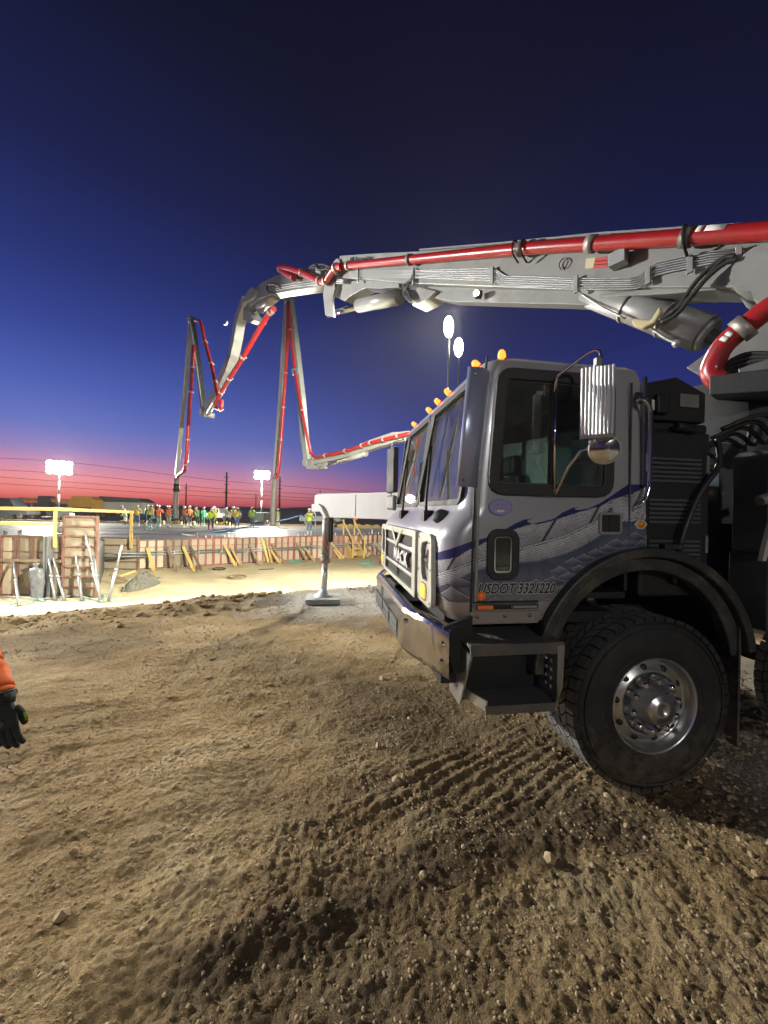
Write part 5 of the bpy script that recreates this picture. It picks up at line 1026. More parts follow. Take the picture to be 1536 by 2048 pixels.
# ---- mural: paint on the door and the cab corner
ARCN = [cab_ring(1.4)]
def mural():
    z_ = np.arange(1.205, 2.02, .0040); out_v = []; keep_c = []
    K = 10; _, xf, yi, rf = lev(1.4); 
    s_corner = rf * math.pi / 2; total = s_corner + (.015 - (xf + rf)); ns = int(total / .0040); nz = len(z_)
    Vv = np.zeros((nz, ns + 1, 3))
    for i, z in enumerate(z_):
        _, xf, yi, rf = lev(z)
        for j in range(ns + 1):
            s = total * j / ns
            if s < s_corner:
                a = math.pi + s / s_corner * math.pi / 2; Vv[i, j] = (xf + rf + (rf + .0015) * math.cos(a), Y0 + yi + rf + (rf + .0015) * math.sin(a), z)
            else: Vv[i, j] = (xf + rf + (.015 - (xf + rf)) * (s - s_corner) / (total - s_corner), Y0 + yi - .0015, z)
    V = Vv.reshape(-1, 3); M4 = np.array(TRUCK_M); Wp = V @ M4[:3, :3].T + M4[:3, 3]
    x = Wp[:, 0] / Wp[:, 1]; z = (Wp[:, 2] - CAM_Z) / Wp[:, 1]; c, s = math.cos(ROLL), math.sin(ROLL)
    U = ((768 + F_PX * (x * c + z * s)) - 940) * 4.042; W = ((1024 - F_PX * (-x * s + z * c)) - 940) * 4.042
    ip = lambda pts: np.interp(U, [p[0] for p in pts], [p[1] for p in pts])
    n1 = fbm(U / 60, W / 60, 4, 101); n2 = fbm(U / 14, W / 14, 3, 102)
    top = ip([(-340, 655), (-258, 662), (-130, 625), (0, 578), (150, 540), (290, 475), (360, 432), (430, 402), (470, 415), (500, 432), (600, 412), (680, 390), (740, 345), (820, 306), (868, 322), (960, 308), (1060, 260), (1150, 200), (1280, 110), (1380, 60), (1460, 42)])
    spike = ((U > 430) & (U < 552) & (W > 402 - (U - 430) * .2) & (W < 402 - (U - 430) * .2 + (552 - U) * .17)) | ((U > 820) & (U < 928) & (W > 306 - (U - 820) * .18) & (W < 306 - (U - 820) * .18 + (928 - U) * .16))
    bot = ip([(-340, 735), (-258, 728), (-100, 705), (0, 640), (160, 566), (340, 484), (480, 442), (640, 420), (700, 402), (830, 352), (940, 327), (1050, 290), (1150, 240), (1250, 205), (1330, 178), (1460, 118)])
    rach = ip([(-340, 872), (-263, 852), (-108, 802), (2, 762), (200, 700), (380, 655), (560, 602), (760, 545), (900, 480), (1050, 410), (1130, 372), (1200, 330), (1460, 290)])
    low = ip([(-340, 930), (-263, 950), (-100, 880), (40, 815), (130, 790), (380, 752), (560, 735), (760, 682), (880, 632), (980, 576), (1100, 500), (1160, 440), (1250, 380), (1460, 380)])
    col = np.zeros((len(V), 3)); alpha = (W > top) | spike
    navy = np.array([.018, .022, .13]); lav = np.array([.27, .28, .35]); pale = np.array([.74, .75, .77]); ink = np.array([.03, .035, .06]); deep = np.array([.045, .06, .12])
    # ground of the painting: deep blue fading to lavender with cloudy airbrush
    d = (W - low) / 330; t = np.clip(d * 1.15 + .30 * n1 + .12 * n2, 0, 1)[:, None]; col[:] = deep * (1 - t) + lav * .62 * t
    # scales
    for (cx, cy, w_, h_) in [(850, 735, 120, 60), (745, 806, 130, 62), (690, 885, 150, 60), (1035, 660, 110, 55), (1205, 580, 130, 60), (1355, 525, 110, 60), (940, 700, 110, 50), (1120, 625, 110, 50), (820, 850, 150, 60), (640, 950, 170, 60), (900, 790, 110, 55), (1290, 585, 110, 50), (1400, 590, 90, 50), (760, 960, 150, 60),
                             (230, 1055, 160, 62), (430, 1065, 150, 60), (660, 1060, 170, 62), (330, 1085, 150, 50), (540, 1085, 150, 50), (560, 905, 150, 55), (110, 1075, 130, 50), (-120, 1000, 220, 120), (-60, 900, 160, 70), (-230, 1060, 200, 130)]:
        u = (U - cx) / w_; v = (W - cy) / h_; ins = (v > -.55 + 1.1 * np.abs(u + .15) ** .8) & (v < .5 + .25 * np.cos(3 * u)) & (np.abs(u) < .75)
        sh = np.clip(.75 - .75 * (v + .5) + .15 * n1 - .2 * u, .0, 1)[:, None]; col = np.where(ins[:, None], ink * 1.6 * (1 - sh) + (lav * 1.15) * sh, col)
        edge = ins & (v < -.47 + 1.1 * np.abs(u + .15) ** .8); col = np.where(edge[:, None], pale * .5, col)
        ln = (~ins) & (v > -.66 + 1.1 * np.abs(u + .15) ** .8) & (v < .45) & (np.abs(u) < .8); col = np.where(ln[:, None], ink, col)
    # feather vanes with barbs
    up = (W > bot) & (W <= rach); dist = (rach - W)
    ph = (U - .62 * dist - .0006 * dist * dist) / 16; st = (ph - np.floor(ph)); shade = np.clip(.55 + .45 * (dist / np.maximum(40, rach - bot)) + .2 * n1, .35, 1)[:, None]
    c_up = np.where((st < .42)[:, None], ink * 1.4, pale * shade); c_up = np.where(((np.abs(ph % 24 - 12) < .8))[:, None], ink, c_up); col = np.where(up[:, None], c_up, col)
    lo = (W > rach) & (W < low + 14 * (st - .5)); ph2 = (W + .22 * U + .05 * (W - rach)) / 14; s2 = ph2 - np.floor(ph2); shade2 = np.clip(1.0 - .5 * (W - rach) / np.maximum(30, low - rach) + .2 * n1, .35, 1)[:, None]
    c_lo = np.where((s2 < .38)[:, None], ink * 1.8, pale * shade2); col = np.where(lo[:, None], c_lo, col)
    rl = (np.abs(W - rach) < 3.2) | (np.abs(W - rach + 15) < 2.4); col = np.where((rl & (U < 1140))[:, None], ink, col)
    mid = (W < rach - 3) & (W > rach - 13) & (U < 1140); col = np.where(mid[:, None], pale * .8, col)
    f2 = (U > 1110) & (W > bot) & (W < bot + 170 + .3 * (U - 1110)); ph3 = (W + .55 * U + 30 * n1) / 18; s3 = ph3 - np.floor(ph3); col = np.where(f2[:, None], np.where((s3 < .35)[:, None], ink * 1.5, pale * np.clip(.75 + .4 * n1, .4, 1)[:, None]), col)
    blue = ((W > top) & (W < bot + 5 * np.sin(U / 40))) | spike; col = np.where(blue[:, None], navy * (1 + .35 * n1[:, None]), col)
    lx, lz = V[:, 0], V[:, 2]
    inw = (lx > -1.05) & (lx < -.88) & (lz > 1.36) & (lz < 1.632); arch = np.hypot(lx - ARC, lz - ARZ) < .785; sill = (lx > -1.17) & (lz < 1.212)
    okv = alpha & ~inw & ~arch & (lz < 1.95)
    idx = np.arange(nz * (ns + 1)).reshape(nz, ns + 1); q = np.stack([idx[:-1, :-1], idx[:-1, 1:], idx[1:, 1:], idx[1:, :-1]], -1).reshape(-1, 4); q = q[okv[q].all(1)]
    used = np.unique(q); mp = -np.ones(len(V), int); mp[used] = np.arange(len(used)); me = bpy.data.meshes.new('mural'); me.from_pydata(V[used].tolist(), [], mp[q].tolist())
    a = me.color_attributes.new('paint', 'FLOAT_COLOR', 'POINT'); cc = np.ones((len(used), 4), np.float32); cc[:, :3] = np.clip(col[used], 0, 1); a.data.foreach_set('color', cc.ravel()); me.polygons.foreach_set('use_smooth', [True] * len(me.polygons))
    m = bpy.data.materials.new('mural_paint'); m.use_nodes = True; b = m.node_tree.nodes['Principled BSDF']; vc = m.node_tree.nodes.new('ShaderNodeVertexColor'); vc.layer_name = 'paint'; m.node_tree.links.new(vc.outputs[0], b.inputs['Base Color']); b.inputs['Roughness'].default_value = .35; b.inputs['Coat Weight'].default_value = .5; b.inputs['Metallic'].default_value = .1
    mud(m, 1.14, 1.5, .45); me.materials.append(m); me.update(); return link('mural', me, truck)
mural()
tm = basis(X3, Z3, (-.875, Y0 - .0035, 1.285)); text_mesh('door_lettering', 'USDOT 3321220', .088, Matrix.Translation((0, .0005, 0)) @ tm, mat('lettering_outline', (.52, .52, .52), .5), truck, .0004, .35, .0062, .80); text_mesh('door_lettering', 'USDOT 3321220', .088, Matrix.Translation((0, -.0012, 0)) @ tm, M_TXTD, truck, .0004, .35, .0022, .80)
# ================================================================== BOOMS
class Plane:
    def __init__(s, T, e):
        s.T = Vector((T[0], T[1], 0)); s.e = Vector((e[0], e[1], 0)).normalized(); l = Vector((s.e.y, -s.e.x, 0)); s.l = l if l.dot(CAMP - s.T) > 0 else -l
        s.l.z = 0; s.l.normalize()
    def P(s, px, py, off=0.0):
        o = s.T + s.l * off; r = ray(px, py); k = (o - CAMP).dot(s.l) / r.dot(s.l); return CAMP + r * k
    def line(s, pts, off=0.0): return [s.P(x, y, off) for x, y in pts]
    def sweep(s, pts, hs, w, mb, mi=0, shift=0.0, wall=True):
        n = len(pts); hs = hs if isinstance(hs, list) else [hs] * n; vs = []
        for i in range(n):
            a, b = pts[max(0, i - 1)], pts[min(n - 1, i + 1)]; t = (b - a).normalized(); nn = s.l.cross(t).normalized(); nn = nn if nn.z >= 0 or abs(nn.z) < .25 else -nn
            if i and vs and nn.dot(prev) < 0: nn = -nn
            prev = nn; c = pts[i] + s.l * shift
            vs += [c - s.l * w / 2 - nn * hs[i] / 2, c + s.l * w / 2 - nn * hs[i] / 2, c + s.l * w / 2 + nn * hs[i] / 2, c - s.l * w / 2 + nn * hs[i] / 2]
        fs = [(i * 4 + j, i * 4 + (j + 1) % 4, i * 4 + 4 + (j + 1) % 4, i * 4 + 4 + j) for i in range(n - 1) for j in range(4)] + [(3, 2, 1, 0), tuple(4 * (n - 1) + j for j in range(4))]
        return mb.add(vs, fs, mi)
    def plate(s, pxs, off, th, mb, mi=0):
        a = s.line(pxs, off); b = [p - s.l * th for p in a]; n = len(a)
        return mb.add(a + b, [tuple(range(n)), tuple(reversed(range(n, 2 * n)))] + [(i, n + i, n + (i + 1) % n, (i + 1) % n) for i in range(n)], mi)
    def pin(s, px, py, r, w, mb, off=0.0, mi=0):
        c = s.P(px, py, off); mb.cyl(c - s.l * w / 2, c + s.l * w / 2, r, n=14, mi=mi)
def clamp(mb, p, d, r, mi=0):
    d = d.normalized(); mb.cyl(p - d * .045, p + d * .045, r * 1.28, n=14, mi=mi)
def boom_part(root, inv): return lambda name, mb, m, bevel=0, par=None, seg=2: mb.build(name, m, par or root, bevel, seg, inv)
B = Plane((3.38, 3.98), (-.612, .791)); BP_ = boom_part(truck, TRUCK_I)
def pipe_run(B, put, pxs, off, r, clamps=(), name='delivery_pipe', k=5):
    pts = bez(B.line(pxs, off), k); mb = MB(); mb.tube(pts, r, 12); o = put(name, mb, M_RED)
    for (x, y) in clamps:
        c = B.P(x, y, off); i = min(range(len(pts)), key=lambda j: (pts[j] - c).length); d = pts[min(i + 1, len(pts) - 1)] - pts[max(0, i - 1)]
        mb = MB(); clamp(mb, pts[i], d, r); q = pts[i]; mb.beam(q - B.l * .14, q, .05, .04); put('pipe_clamp', mb, M_CLAMP, 0, o)
    return o
def pipe_label(B, put, c0, c1, r, a0=0, a1=55):
    d = (c1 - c0).normalized(); u = B.l - d * B.l.dot(d); u.normalize(); w = u.cross(d); w = w if w.z > 0 else -w; n = 6; mb = MB(); vs = []
    for i in range(n + 1): a = R(a0 + (a1 - a0) * i / n); o = u * math.cos(a) * r + w * math.sin(a) * r; vs += [c0 + o, c1 + o]
    mb.add(vs, [(2 * i, 2 * i + 1, 2 * i + 3, 2 * i + 2) for i in range(n)], 0, True); o = put('pipe_label', mb, M_PAPER); s = o.modifiers.new('t', 'SOLIDIFY'); s.thickness = .001
# --- first section, from the turret forward over the cab
S1 = [(1720, 522), (1536, 533), (1360, 535), (1200, 538), (1020, 543), (848, 544), (760, 541), (690, 540)]
mb = MB(); B.sweep(B.line(S1), [.50, .51, .54, .575, .575, .55, .52, .48], .44, mb); sec1 = BP_('boom_section', mb, M_BOOM, .012)
mb = MB(); l1 = B.line(S1)
for a, b, ha, hb in zip(l1[:-2], l1[1:-1], (.50, .51, .54, .575, .575), (.51, .54, .575, .575, .55)):
    t = (b - a).normalized(); nn = B.l.cross(t); nn = nn if nn.z > 0 else -nn
    mb.beam(a + nn * (ha / 2 + .012), b + nn * (hb / 2 + .012), .5, .022, 0, nn); 
BP_('top_flange', mb, M_BOOM, 0, sec1)
mb = MB(); B.sweep(B.line([(1700, 570), (1560, 574), (1440, 582), (1340, 592), (1210, 602)]), [.20, .16, .10, .08, .03], .36, mb); BP_('boom_root_web', mb, M_BOOMD, .01, sec1)
mb = MB(); B.plate([(846, 583), (872, 597), (905, 603), (1010, 606), (1120, 608), (1212, 611), (1212, 590), (1100, 575), (860, 570)], .10, .2, mb); BP_('belly_plate', mb, M_BOOM, .006, sec1)
mb = MB()
for x, y, rr, w_ in ((1600, 575, .28, .7), (1530, 560, .2, .62), (690, 545, .21, .56), (655, 556, .17, .60)): mb = MB(); B.pin(x, y, rr, w_, mb); BP_('boom_joint', mb, M_BOOMD)
mb = MB(); mb.box(B.P(1240, 517, .30), (.02, .02, .02)); 
c_ = B.P(1238, 518, .30); mb.box(c_, (.17, .14, .15), 0, Matrix.Rotation(math.atan2(B.e.y, B.e.x), 3, 'Z')); BP_('control_box', mb, M_GALV, .006)
mb = MB(); B.plate([(1172, 517), (1190, 515), (1190, 535), (1170, 538)], .2235, .003, mb); BP_('warning_label', mb, mat('label_yellowish', (.5, .47, .3), .6), 0, sec1)
mb = MB(); B.plate([(1190, 516), (1214, 513), (1214, 534), (1186, 537)], .2235, .003, mb, 0); B.plate([(1190, 522), (1213, 519.5), (1213, 521.5), (1190, 524)], .2245, .003, mb, 1); B.plate([(1189, 529), (1213, 526.5), (1213, 528.5), (1189, 531)], .2245, .003, mb, 1); BP_('warning_label', mb, [M_REDTXT, M_TXTD], 0, sec1)
pts = bez(B.line([(1122, 540), (1118, 528), (1128, 516), (1136, 522), (1130, 534), (1122, 536)], .25), 5); mb = MB(); mb.tube(pts, .007, 6); BP_('cable_loop', mb, M_HOSE)
tp, tq = B.P(708, 520, .24), B.P(745, 516, .24); dX = (tq - tp).normalized(); up_ = B.l.cross(dX); up_ = up_ if up_.z > 0 else -up_
if dX.cross(up_).dot(B.l) > 0:
    tmt = basis(dX, up_, tp.lerp(tq, .5)); bt = text_mesh('boom_lettering', 'Putzmeister', .165, TRUCK_I @ tmt, M_TXTD, sec1, .002, .25, .004)
    mb = MB(); c0 = B.P(700, 521, .24); mb.beam(c0 - dX * .0, c0 + dX * .13, .006, .13, 0, up_); BP_('boom_emblem', mb, M_TXTD, 0, sec1)
# red delivery pipe of the first section
pipe_run(B, BP_, [(682, 533), (820, 519.5), (1043, 498), (1183, 488), (1375, 474), (1540, 462), (1700, 455)], .36, .078, [(695, 532), (820, 519), (829, 518), (1033, 499), (1046, 498), (1183, 488), (1372, 474.5), (1378, 474)])
mb = MB()
for x in (1372, 1050, 1033): c = B.P(x, 474 + (1375 - x) * .072, .36); mb.tube(bez([c + Vector((0, 0, .1)) - B.l * .05, c + Vector((0, 0, .09)) + B.l * .07, c + Vector((0, 0, -.08)) + B.l * .1, c + Vector((0, 0, -.17)) - B.l * .05], 4), .014, 6)
BP_('pipe_bracket', mb, M_DARK)
for (x0, x1, y0, y1) in ((1394, 1406, 463, 475), (1412, 1452, 460, 470)): pipe_label(B, BP_, B.P(x0, 472 + (1375 - x0) * .068, .36), B.P(x1, 472 + (1375 - x1) * .068, .36), .0795)
# hydraulic lines
for k in range(6):
    dy = k * 4.8; pl = [(700, 541 + k * 2.2), (830, 541 + k * 2.8), (978, 537 + dy), (990, 538 + dy), (1010, 552 + dy * .9), (1150, 557 + dy * .9), (1262, 556 + dy * .9), (1275, 553 + dy), (1312, 526 + dy), (1330, 521 + dy), (1420, 503 + dy), (1500, 497 + dy * 1.2)]
    mb = MB(); mb.tube(B.line(pl, .25 + .008 * (k % 2)), .0085, 6); BP_('hydraulic_line', mb, M_GALV)
mb = MB()
for x, y in ((716, 548), (826, 552), (984, 550), (1152, 568), (1296, 550), (1478, 510), (1380, 528)): a, b = B.P(x, y - 16, .275), B.P(x, y + 18, .275); mb = MB(); mb.beam(a, b, .05, .03, 0, B.l); BP_('line_bracket', mb, M_STEEL, .003)
for k, pl in enumerate((((1470, 512), (1440, 520), (1395, 560), (1350, 620), (1318, 640)), ((1474, 518), (1448, 528), (1402, 568), (1356, 626), (1322, 645)), ((1450, 516), (1425, 540), (1385, 590), (1340, 628)))): mb = MB(); mb.tube(bez(B.line(pl, .33), 5), .022, 8); BP_('hydraulic_hose', mb, M_HOSE)
mb = MB(); B.plate([(1262, 640), (1270, 636), (1300, 640), (1318, 612), (1323, 622), (1310, 645), (1285, 657), (1266, 652)], .35, .09, mb); BP_('hose_wrap', mb, mat('canvas_tan', (.48, .42, .26), .85, bump=.6, bscale=12), .02)
# lifting ram
r0, r1, r2 = B.P(1178, 585, 0), B.P(1411, 668, 0), B.P(1560, 735, 0); d = (r1 - r0).normalized(); mb = MB(); mb.cyl(r0, r1, .165, .185, 28); mb.cyl(r1, r1 + d * .05, .17, .15, 24); ram = BP_('lifting_ram', mb, M_BOOM)
mb = MB()
for t in (.4, .72): c = r0.lerp(r1, t); mb.cyl(c - d * .015, c + d * .015, .188, n=28)
BP_('ram_band', mb, M_STEEL, 0, ram); mb = MB(); mb.cyl(r1 + d * .04, r2, .075, n=20); BP_('ram_rod', mb, M_CHROME, 0, ram)
mb = MB(); mb.tube(bez([B.P(1160, 586, .15), B.P(1200, 612, .2), B.P(1250, 637, .22)], 4), .014, 6); mb.tube(bez([B.P(1300, 655, .2), B.P(1330, 676, .2), B.P(1352, 686, .2)], 4), .016, 6); mb.ball(B.P(1353, 687, .2), .045, 8); BP_('ram_pipe', mb, M_GALV)
# work lamp under the boom
mb = MB(); c = B.P(955, 588, .235); mb.box(c - B.l * .03, (.1, .1, .09)); lb = BP_('work_lamp', mb, M_DARK, .005); mb = MB(); mb.ball(c + B.l * .03, .045, 10); BP_('lamp_lens', mb, M_LENS, 0, lb)
la = bpy.data.lights.new('boom_lamp', 'SPOT'); la.energy = BOOM_LAMP; la.color = (1.0, .95, .78); la.spot_size = R(84); la.spot_blend = .45; la.shadow_soft_size = .10
lo = bpy.data.objects.new('boom_lamp', la); COL.objects.link(lo); lo.parent = truck; lo.matrix_local = TRUCK_I @ (Matrix.Translation(c + B.l * .12 + Vector((-.1, .12, -.12))) @ (Vector((-8.2, 24, -.9)) - c).to_track_quat('-Z', 'Y').to_matrix().to_4x4())
# turret head: plates, elbow pipe
mb = MB(); B.plate([(1372, 735), (1420, 700), (1500, 632), (1560, 590), (1700, 560), (1720, 700), (1560, 790), (1430, 770)], .22, .06, mb); B.plate([(1372, 735), (1420, 700), (1500, 632), (1560, 590), (1700, 560), (1720, 700), (1560, 790), (1430, 770)], -.22, .06, mb); BP_('turret_head', mb, mat('turret_grey', (.15, .155, .15), .45, .1, .15, dirt=(.06, .055, .05), damt=.6), .01)
pipe_run(B, BP_, [(1446, 764), (1430, 756), (1423, 740), (1431, 718), (1444, 696), (1462, 676), (1492, 652), (1530, 622), (1580, 590)], .62, .088, [(1484, 658)])
for (x0, y0, x1, y1) in ((1452, 689, 1460, 680), (1462, 679, 1470, 671)): pipe_label(B, BP_, B.P(x0, y0, .62), B.P(x1, y1, .62), .0905, -10, 50)
for k in range(4): mb = MB(); mb.tube(bez(B.line([(1440, 735 + 4 * k), (1480, 712 + 9 * k), (1520, 706 + 7 * k), (1570, 712 + 4 * k)], .55), 5), .02, 7); BP_('hydraulic_hose', mb, M_HOSE)
mb = MB(); B.plate([(1418, 752), (1480, 744), (1545, 738), (1545, 782), (1418, 790)], .74, .5, mb); BP_('turret_bracket', mb, M_DARK, .01); mb = MB(); B.plate([(1474, 738), (1540, 716), (1545, 738), (1478, 746)], .60, .3, mb); BP_('turret_bracket', mb, M_DGREY, .01)
# --- knuckle, second section
mb = MB(); S2 = [(664, 556), (640, 560), (600, 566), (560, 574), (530, 586), (510, 604), (500, 628)]; B.sweep(B.line(S2), [.40, .52, .55, .55, .52, .46, .32], .40, mb); sec2 = BP_('boom_section', mb, M_BOOM, .012)
mb = MB(); B.plate([(650, 552), (668, 548), (670, 575), (664, 600), (667, 634), (650, 630), (646, 590)], .3, .06, mb); B.plate([(650, 552), (668, 548), (670, 575), (664, 600), (667, 634), (650, 630), (646, 590)], -.24, .06, mb); BP_('knuckle_link', mb, M_BOOM, .008)
mb = MB(); B.plate([(668, 592), (676, 566), (720, 560), (762, 563), (798, 558), (798, 574), (760, 577), (730, 576), (704, 590), (688, 602)], .16, .3, mb); BP_('link_lever', mb, M_BOOM, .008)
a, b, c = B.P(657, 630, 0), B.P(718, 612, 0), B.P(800, 594, 0); mb = MB(); mb.cyl(b, c, .15, n=22); ram = BP_('boom_ram', mb, M_BOOM); mb = MB(); mb.cyl(a, b, .075, n=16); BP_('ram_rod', mb, M_CHROME, 0, ram)
for k in range(5): mb = MB(); mb.tube(bez(B.line([(826, 548 + k * 3), (818 - k * 3, 570), (806 + k * 3, 586), (822 + k, 606)], .28), 4), .018, 6); BP_('hydraulic_hose', mb, M_HOSE)
mb = MB(); B.plate([(810, 590), (838, 574), (872, 582), (852, 600), (826, 612)], .18, .36, mb); BP_('ram_bracket', mb, M_BOOM, .008)
pipe_run(B, BP_, [(560, 535), (575, 536), (605, 546), (640, 562), (652, 562), (662, 548), (672, 536), (684, 533)], .42, .085, [(604, 546), (640, 561), (652, 561), (672, 536)], k=6)
pipe_run(B, BP_, [(560, 535), (563, 541), (588, 556)], .40, .085, [(562, 538)])
mb = MB(); 
for k in range(3): mb.tube(bez(B.line([(690, 560 + 3 * k), (640, 560 + 4 * k), (590, 566 + 4 * k), (552, 573 + 4 * k)], .27), 4), .016, 6)
mb.tube(bez(B.line([(555, 590), (536, 582), (536, 570), (552, 569), (562, 576)], .27), 4), .028, 6, 1); mb.tube(bez(B.line([(668, 540), (650, 530), (628, 530), (616, 540)], .30), 4), .03, 6, 1); mb.tube(bez(B.line([(668, 546), (655, 538), (640, 540), (630, 530)], .34), 4), .03, 6, 1); BP_('hydraulic_line', mb, [M_GALV, M_HOSE])
a, b, c = B.P(499, 640, 0), B.P(520, 618, 0), B.P(553, 590, 0); mb = MB(); mb.cyl(b, c, .17, n=20); ram = BP_('boom_ram', mb, M_BOOM); mb = MB(); mb.cyl(a, b, .09, n=14); BP_('ram_rod', mb, M_CHROME, 0, ram)
mb = MB(); B.plate([(488, 606), (506, 596), (512, 580), (502, 574), (492, 586), (484, 600)], .26, .08, mb); BP_('boom_joint', mb, M_BOOMD, .008); mb = MB(); B.plate([(486, 612), (508, 640), (500, 646), (486, 640)], .24, .48, mb); BP_('boom_joint', mb, M_BOOMD, .008)
# --- third section, gooseneck going down
S3 = [(494, 600), (480, 640), (474, 675), (468, 705), (458, 735), (444, 765), (426, 798), (410, 824)]; mb = MB(); B.sweep(B.line(S3), [.36, .50, .52, .5, .5, .48, .42, .34], .36, mb); BP_('boom_section', mb, M_BOOM, .012)
pipe_run(B, BP_, [(548, 618), (540, 624), (520, 656), (486, 714), (452, 768), (436, 796), (430, 812)], .5, .085, [(541, 622), (489, 708), (462, 754), (444, 784)], k=4)
mb = MB(); mb.cyl(B.P(447, 776, .12), B.P(416, 826, .12), .12, n=14); BP_('boom_ram', mb, M_BOOM)
for x, y, rr in ((410, 824, .2), (418, 830, .13)): mb = MB(); B.pin(x, y, rr, .5, mb); BP_('boom_joint', mb, M_BOOMD)
pipe_run(B, BP_, [(436, 796), (430, 812), (436, 818), (443, 816), (443, 800)], .42, .08, [(441, 817)])
# --- fourth and fifth sections
mb = MB(); B.sweep(B.line([(409, 822), (398, 740), (384, 642)]), [.36, .34, .28], .26, mb); BP_('boom_section', mb, mat('boom_shaded_grey', (.09, .10, .11), .5, dirt=(.2, .2, .18), damt=.4), .01)  # darker copy of the boom grey, paints this section's unlit face
mb = MB(); B.sweep(B.line([(406, 824), (394, 740), (380.5, 642)], .2), [.12, .12, .12], .05, mb); BP_('boom_flange', mb, M_BOOM)
pipe_run(B, BP_, [(390, 641), (401, 645), (410, 684), (422, 728), (432, 774), (437, 800)], .45, .085, [(410, 684), (421, 727), (430, 765)], k=4)
mb = MB(); B.sweep(B.line([(382, 640), (372, 760), (362, 860), (354, 950)]), [.30, .28, .24, .20], .24, mb); BP_('boom_section', mb, M_BOOM, .01)
pipe_run(B, BP_, [(388, 690), (383, 760), (378, 830), (374, 900), (370, 938), (366, 944), (358, 950), (354, 958)], .40, .10, [(384, 726), (380, 788), (375, 868), (371, 934)], k=3)
mb = MB(); B.pin(383, 640, .2, .4, mb); BP_('boom_joint', mb, M_BOOMD)
mb = MB(); mb.tube(bez([B.P(354, 956, .2), B.P(352, 985, .2), B.P(351, 1016, .2), B.P(352, 1038, .2)], 4), .16, 10); eh = BP_('end_hose', mb, mat('end_hose_grey', (.16, .15, .14), .7)); mb = MB(); q = B.P(353, 968, .2); mb.cyl(q, q - Vector((0, 0, .5)), .2, n=12); BP_('hose_collar', mb, M_DARK, 0, eh)

# ================================================================== FRONT OUTRIGGER (part of the truck)
def OP(name, mb, m, bevel=0, par=None): return mb.build(name, m, par or truck, bevel, 2, TRUCK_I)
leg = on_z(645, 1193, 0.10); legx = Vector((leg.x, leg.y, 0)); e0 = at(640, 1010, leg.y + .05); pv = Vector((3.0, 4.75, 0)); dirv = (pv - Vector((e0.x, e0.y, 0))).normalized(); Nv = Vector((dirv.y, -dirv.x, 0)); Nv = Nv if Nv.dot(-e0) > 0 else -Nv
L_ = (pv - Vector((e0.x, e0.y, 0))).length; b0 = Vector((e0.x, e0.y, 0))
z0, z1 = at(700, 1033, e0.y).z, at(650, 990, e0.y).z
poly = [(0, z0 + .13), (.16, z0 + .13), (.28, z0 - .02), (L_ * .5, z0 - .03), (L_, z0 - .06), (L_, z1 + .08), (L_ * .5, z1 + .04), (.05, z1), (0, z1 - .02)]
mb = MB(); mb.prism(poly, b0 - Nv * .16, dirv, Z3, Nv, .32); oa = OP('outrigger_beam', mb, M_CREAM if False else mat('outrigger_white', (.76, .77, .76), .4, .05, .05, dirt=DUST, damt=.12), .012)
mb = MB(); mb.beam(b0 + dirv * .05 + Vector((0, 0, z1 + .008)), b0 + dirv * 1.15 + Vector((0, 0, z1 + .016)), .30, .014); mb.box(b0 + dirv * .98 + Nv * .162 + Vector((0, 0, (z0 + z1) / 2)), (.006, .006, z1 - z0 - .03)); OP('beam_edge', mb, M_STEEL, 0, oa)
mb = MB(); mb.prism([(-.03, z0 + .08), (-.03, z0 + .22), (.14, z0 + .23), (.22, z0 + .17), (.34, z0 - .02), (.29, z0 - .045), (.18, z0 + .09), (.05, z0 + .08)], b0 + Nv * .10, dirv, Z3, Nv, .10); OP('leg_bracket', mb, MATS['outrigger_white'], .006)
lx = Vector((leg.x + .02, leg.y, 0)); zt = z0 + .20; mb = MB(); tilt = Vector((.025, 0, 0))
def LZ(z): return lx + Vector((0, 0, z)) + tilt * z
mb.cyl(LZ(.76), LZ(zt), .085, n=24); mb.cyl(LZ(zt - .02), LZ(zt + .05), .08, n=20); lg = OP('outrigger_leg', mb, mat('leg_grey', (.30, .30, .285), .4, .2, .15, dirt=DUST, damt=.4))
mb = MB(); mb.cyl(LZ(.75), LZ(.86), .094, n=24); mb.cyl(LZ(.86), LZ(.90), .0862, n=24, mi=1); OP('leg_band', mb, [mat('band_dull_pink', (.36, .25, .23), .6), M_STEEL], 0, lg)
for k in range(2):
    mb = MB(); vs = []; n = 16; zc_ = 1.06 + .13 * k
    for i in range(n + 1): a = R(225 + 80 * i / n); dz = .20 * (i / n - .5) * -1; c_ = LZ(zc_); vs += [c_ + Vector((.0862 * math.cos(a), .0862 * math.sin(a), dz - .03)), c_ + Vector((.0862 * math.cos(a), .0862 * math.sin(a), dz + .03))]
    mb.add(vs, [(2 * i, 2 * i + 2, 2 * i + 3, 2 * i + 1) for i in range(n)], 0, True); so = OP('warning_stripe', mb, M_REDTXT, 0, lg); s_ = so.modifiers.new('t', 'SOLIDIFY'); s_.thickness = .003
mb = MB(); mb.beam(LZ(zt + .05) + dirv * .11, LZ(1.15) + dirv * .12, .05, .07, 0, Nv); OP('leg_hose_cover', mb, M_DARK, .01, lg)
mb = MB(); mb.cyl(LZ(.14), LZ(.76), .056, n=20); OP('leg_rod', mb, mat('rod_bright', (.75, .75, .76), .28, .6), 0, lg)
mb = MB(); mb.lathe([(.18, 0), (.18, .015), (.12, .06), (.075, .12), (.065, .15), (0, .15)], LZ(.105) * 1, Z3, 24); OP('foot', mb, mat('foot_pale_blue', (.62, .66, .72), .5, .3, dirt=DUST, damt=.25), 0, lg)
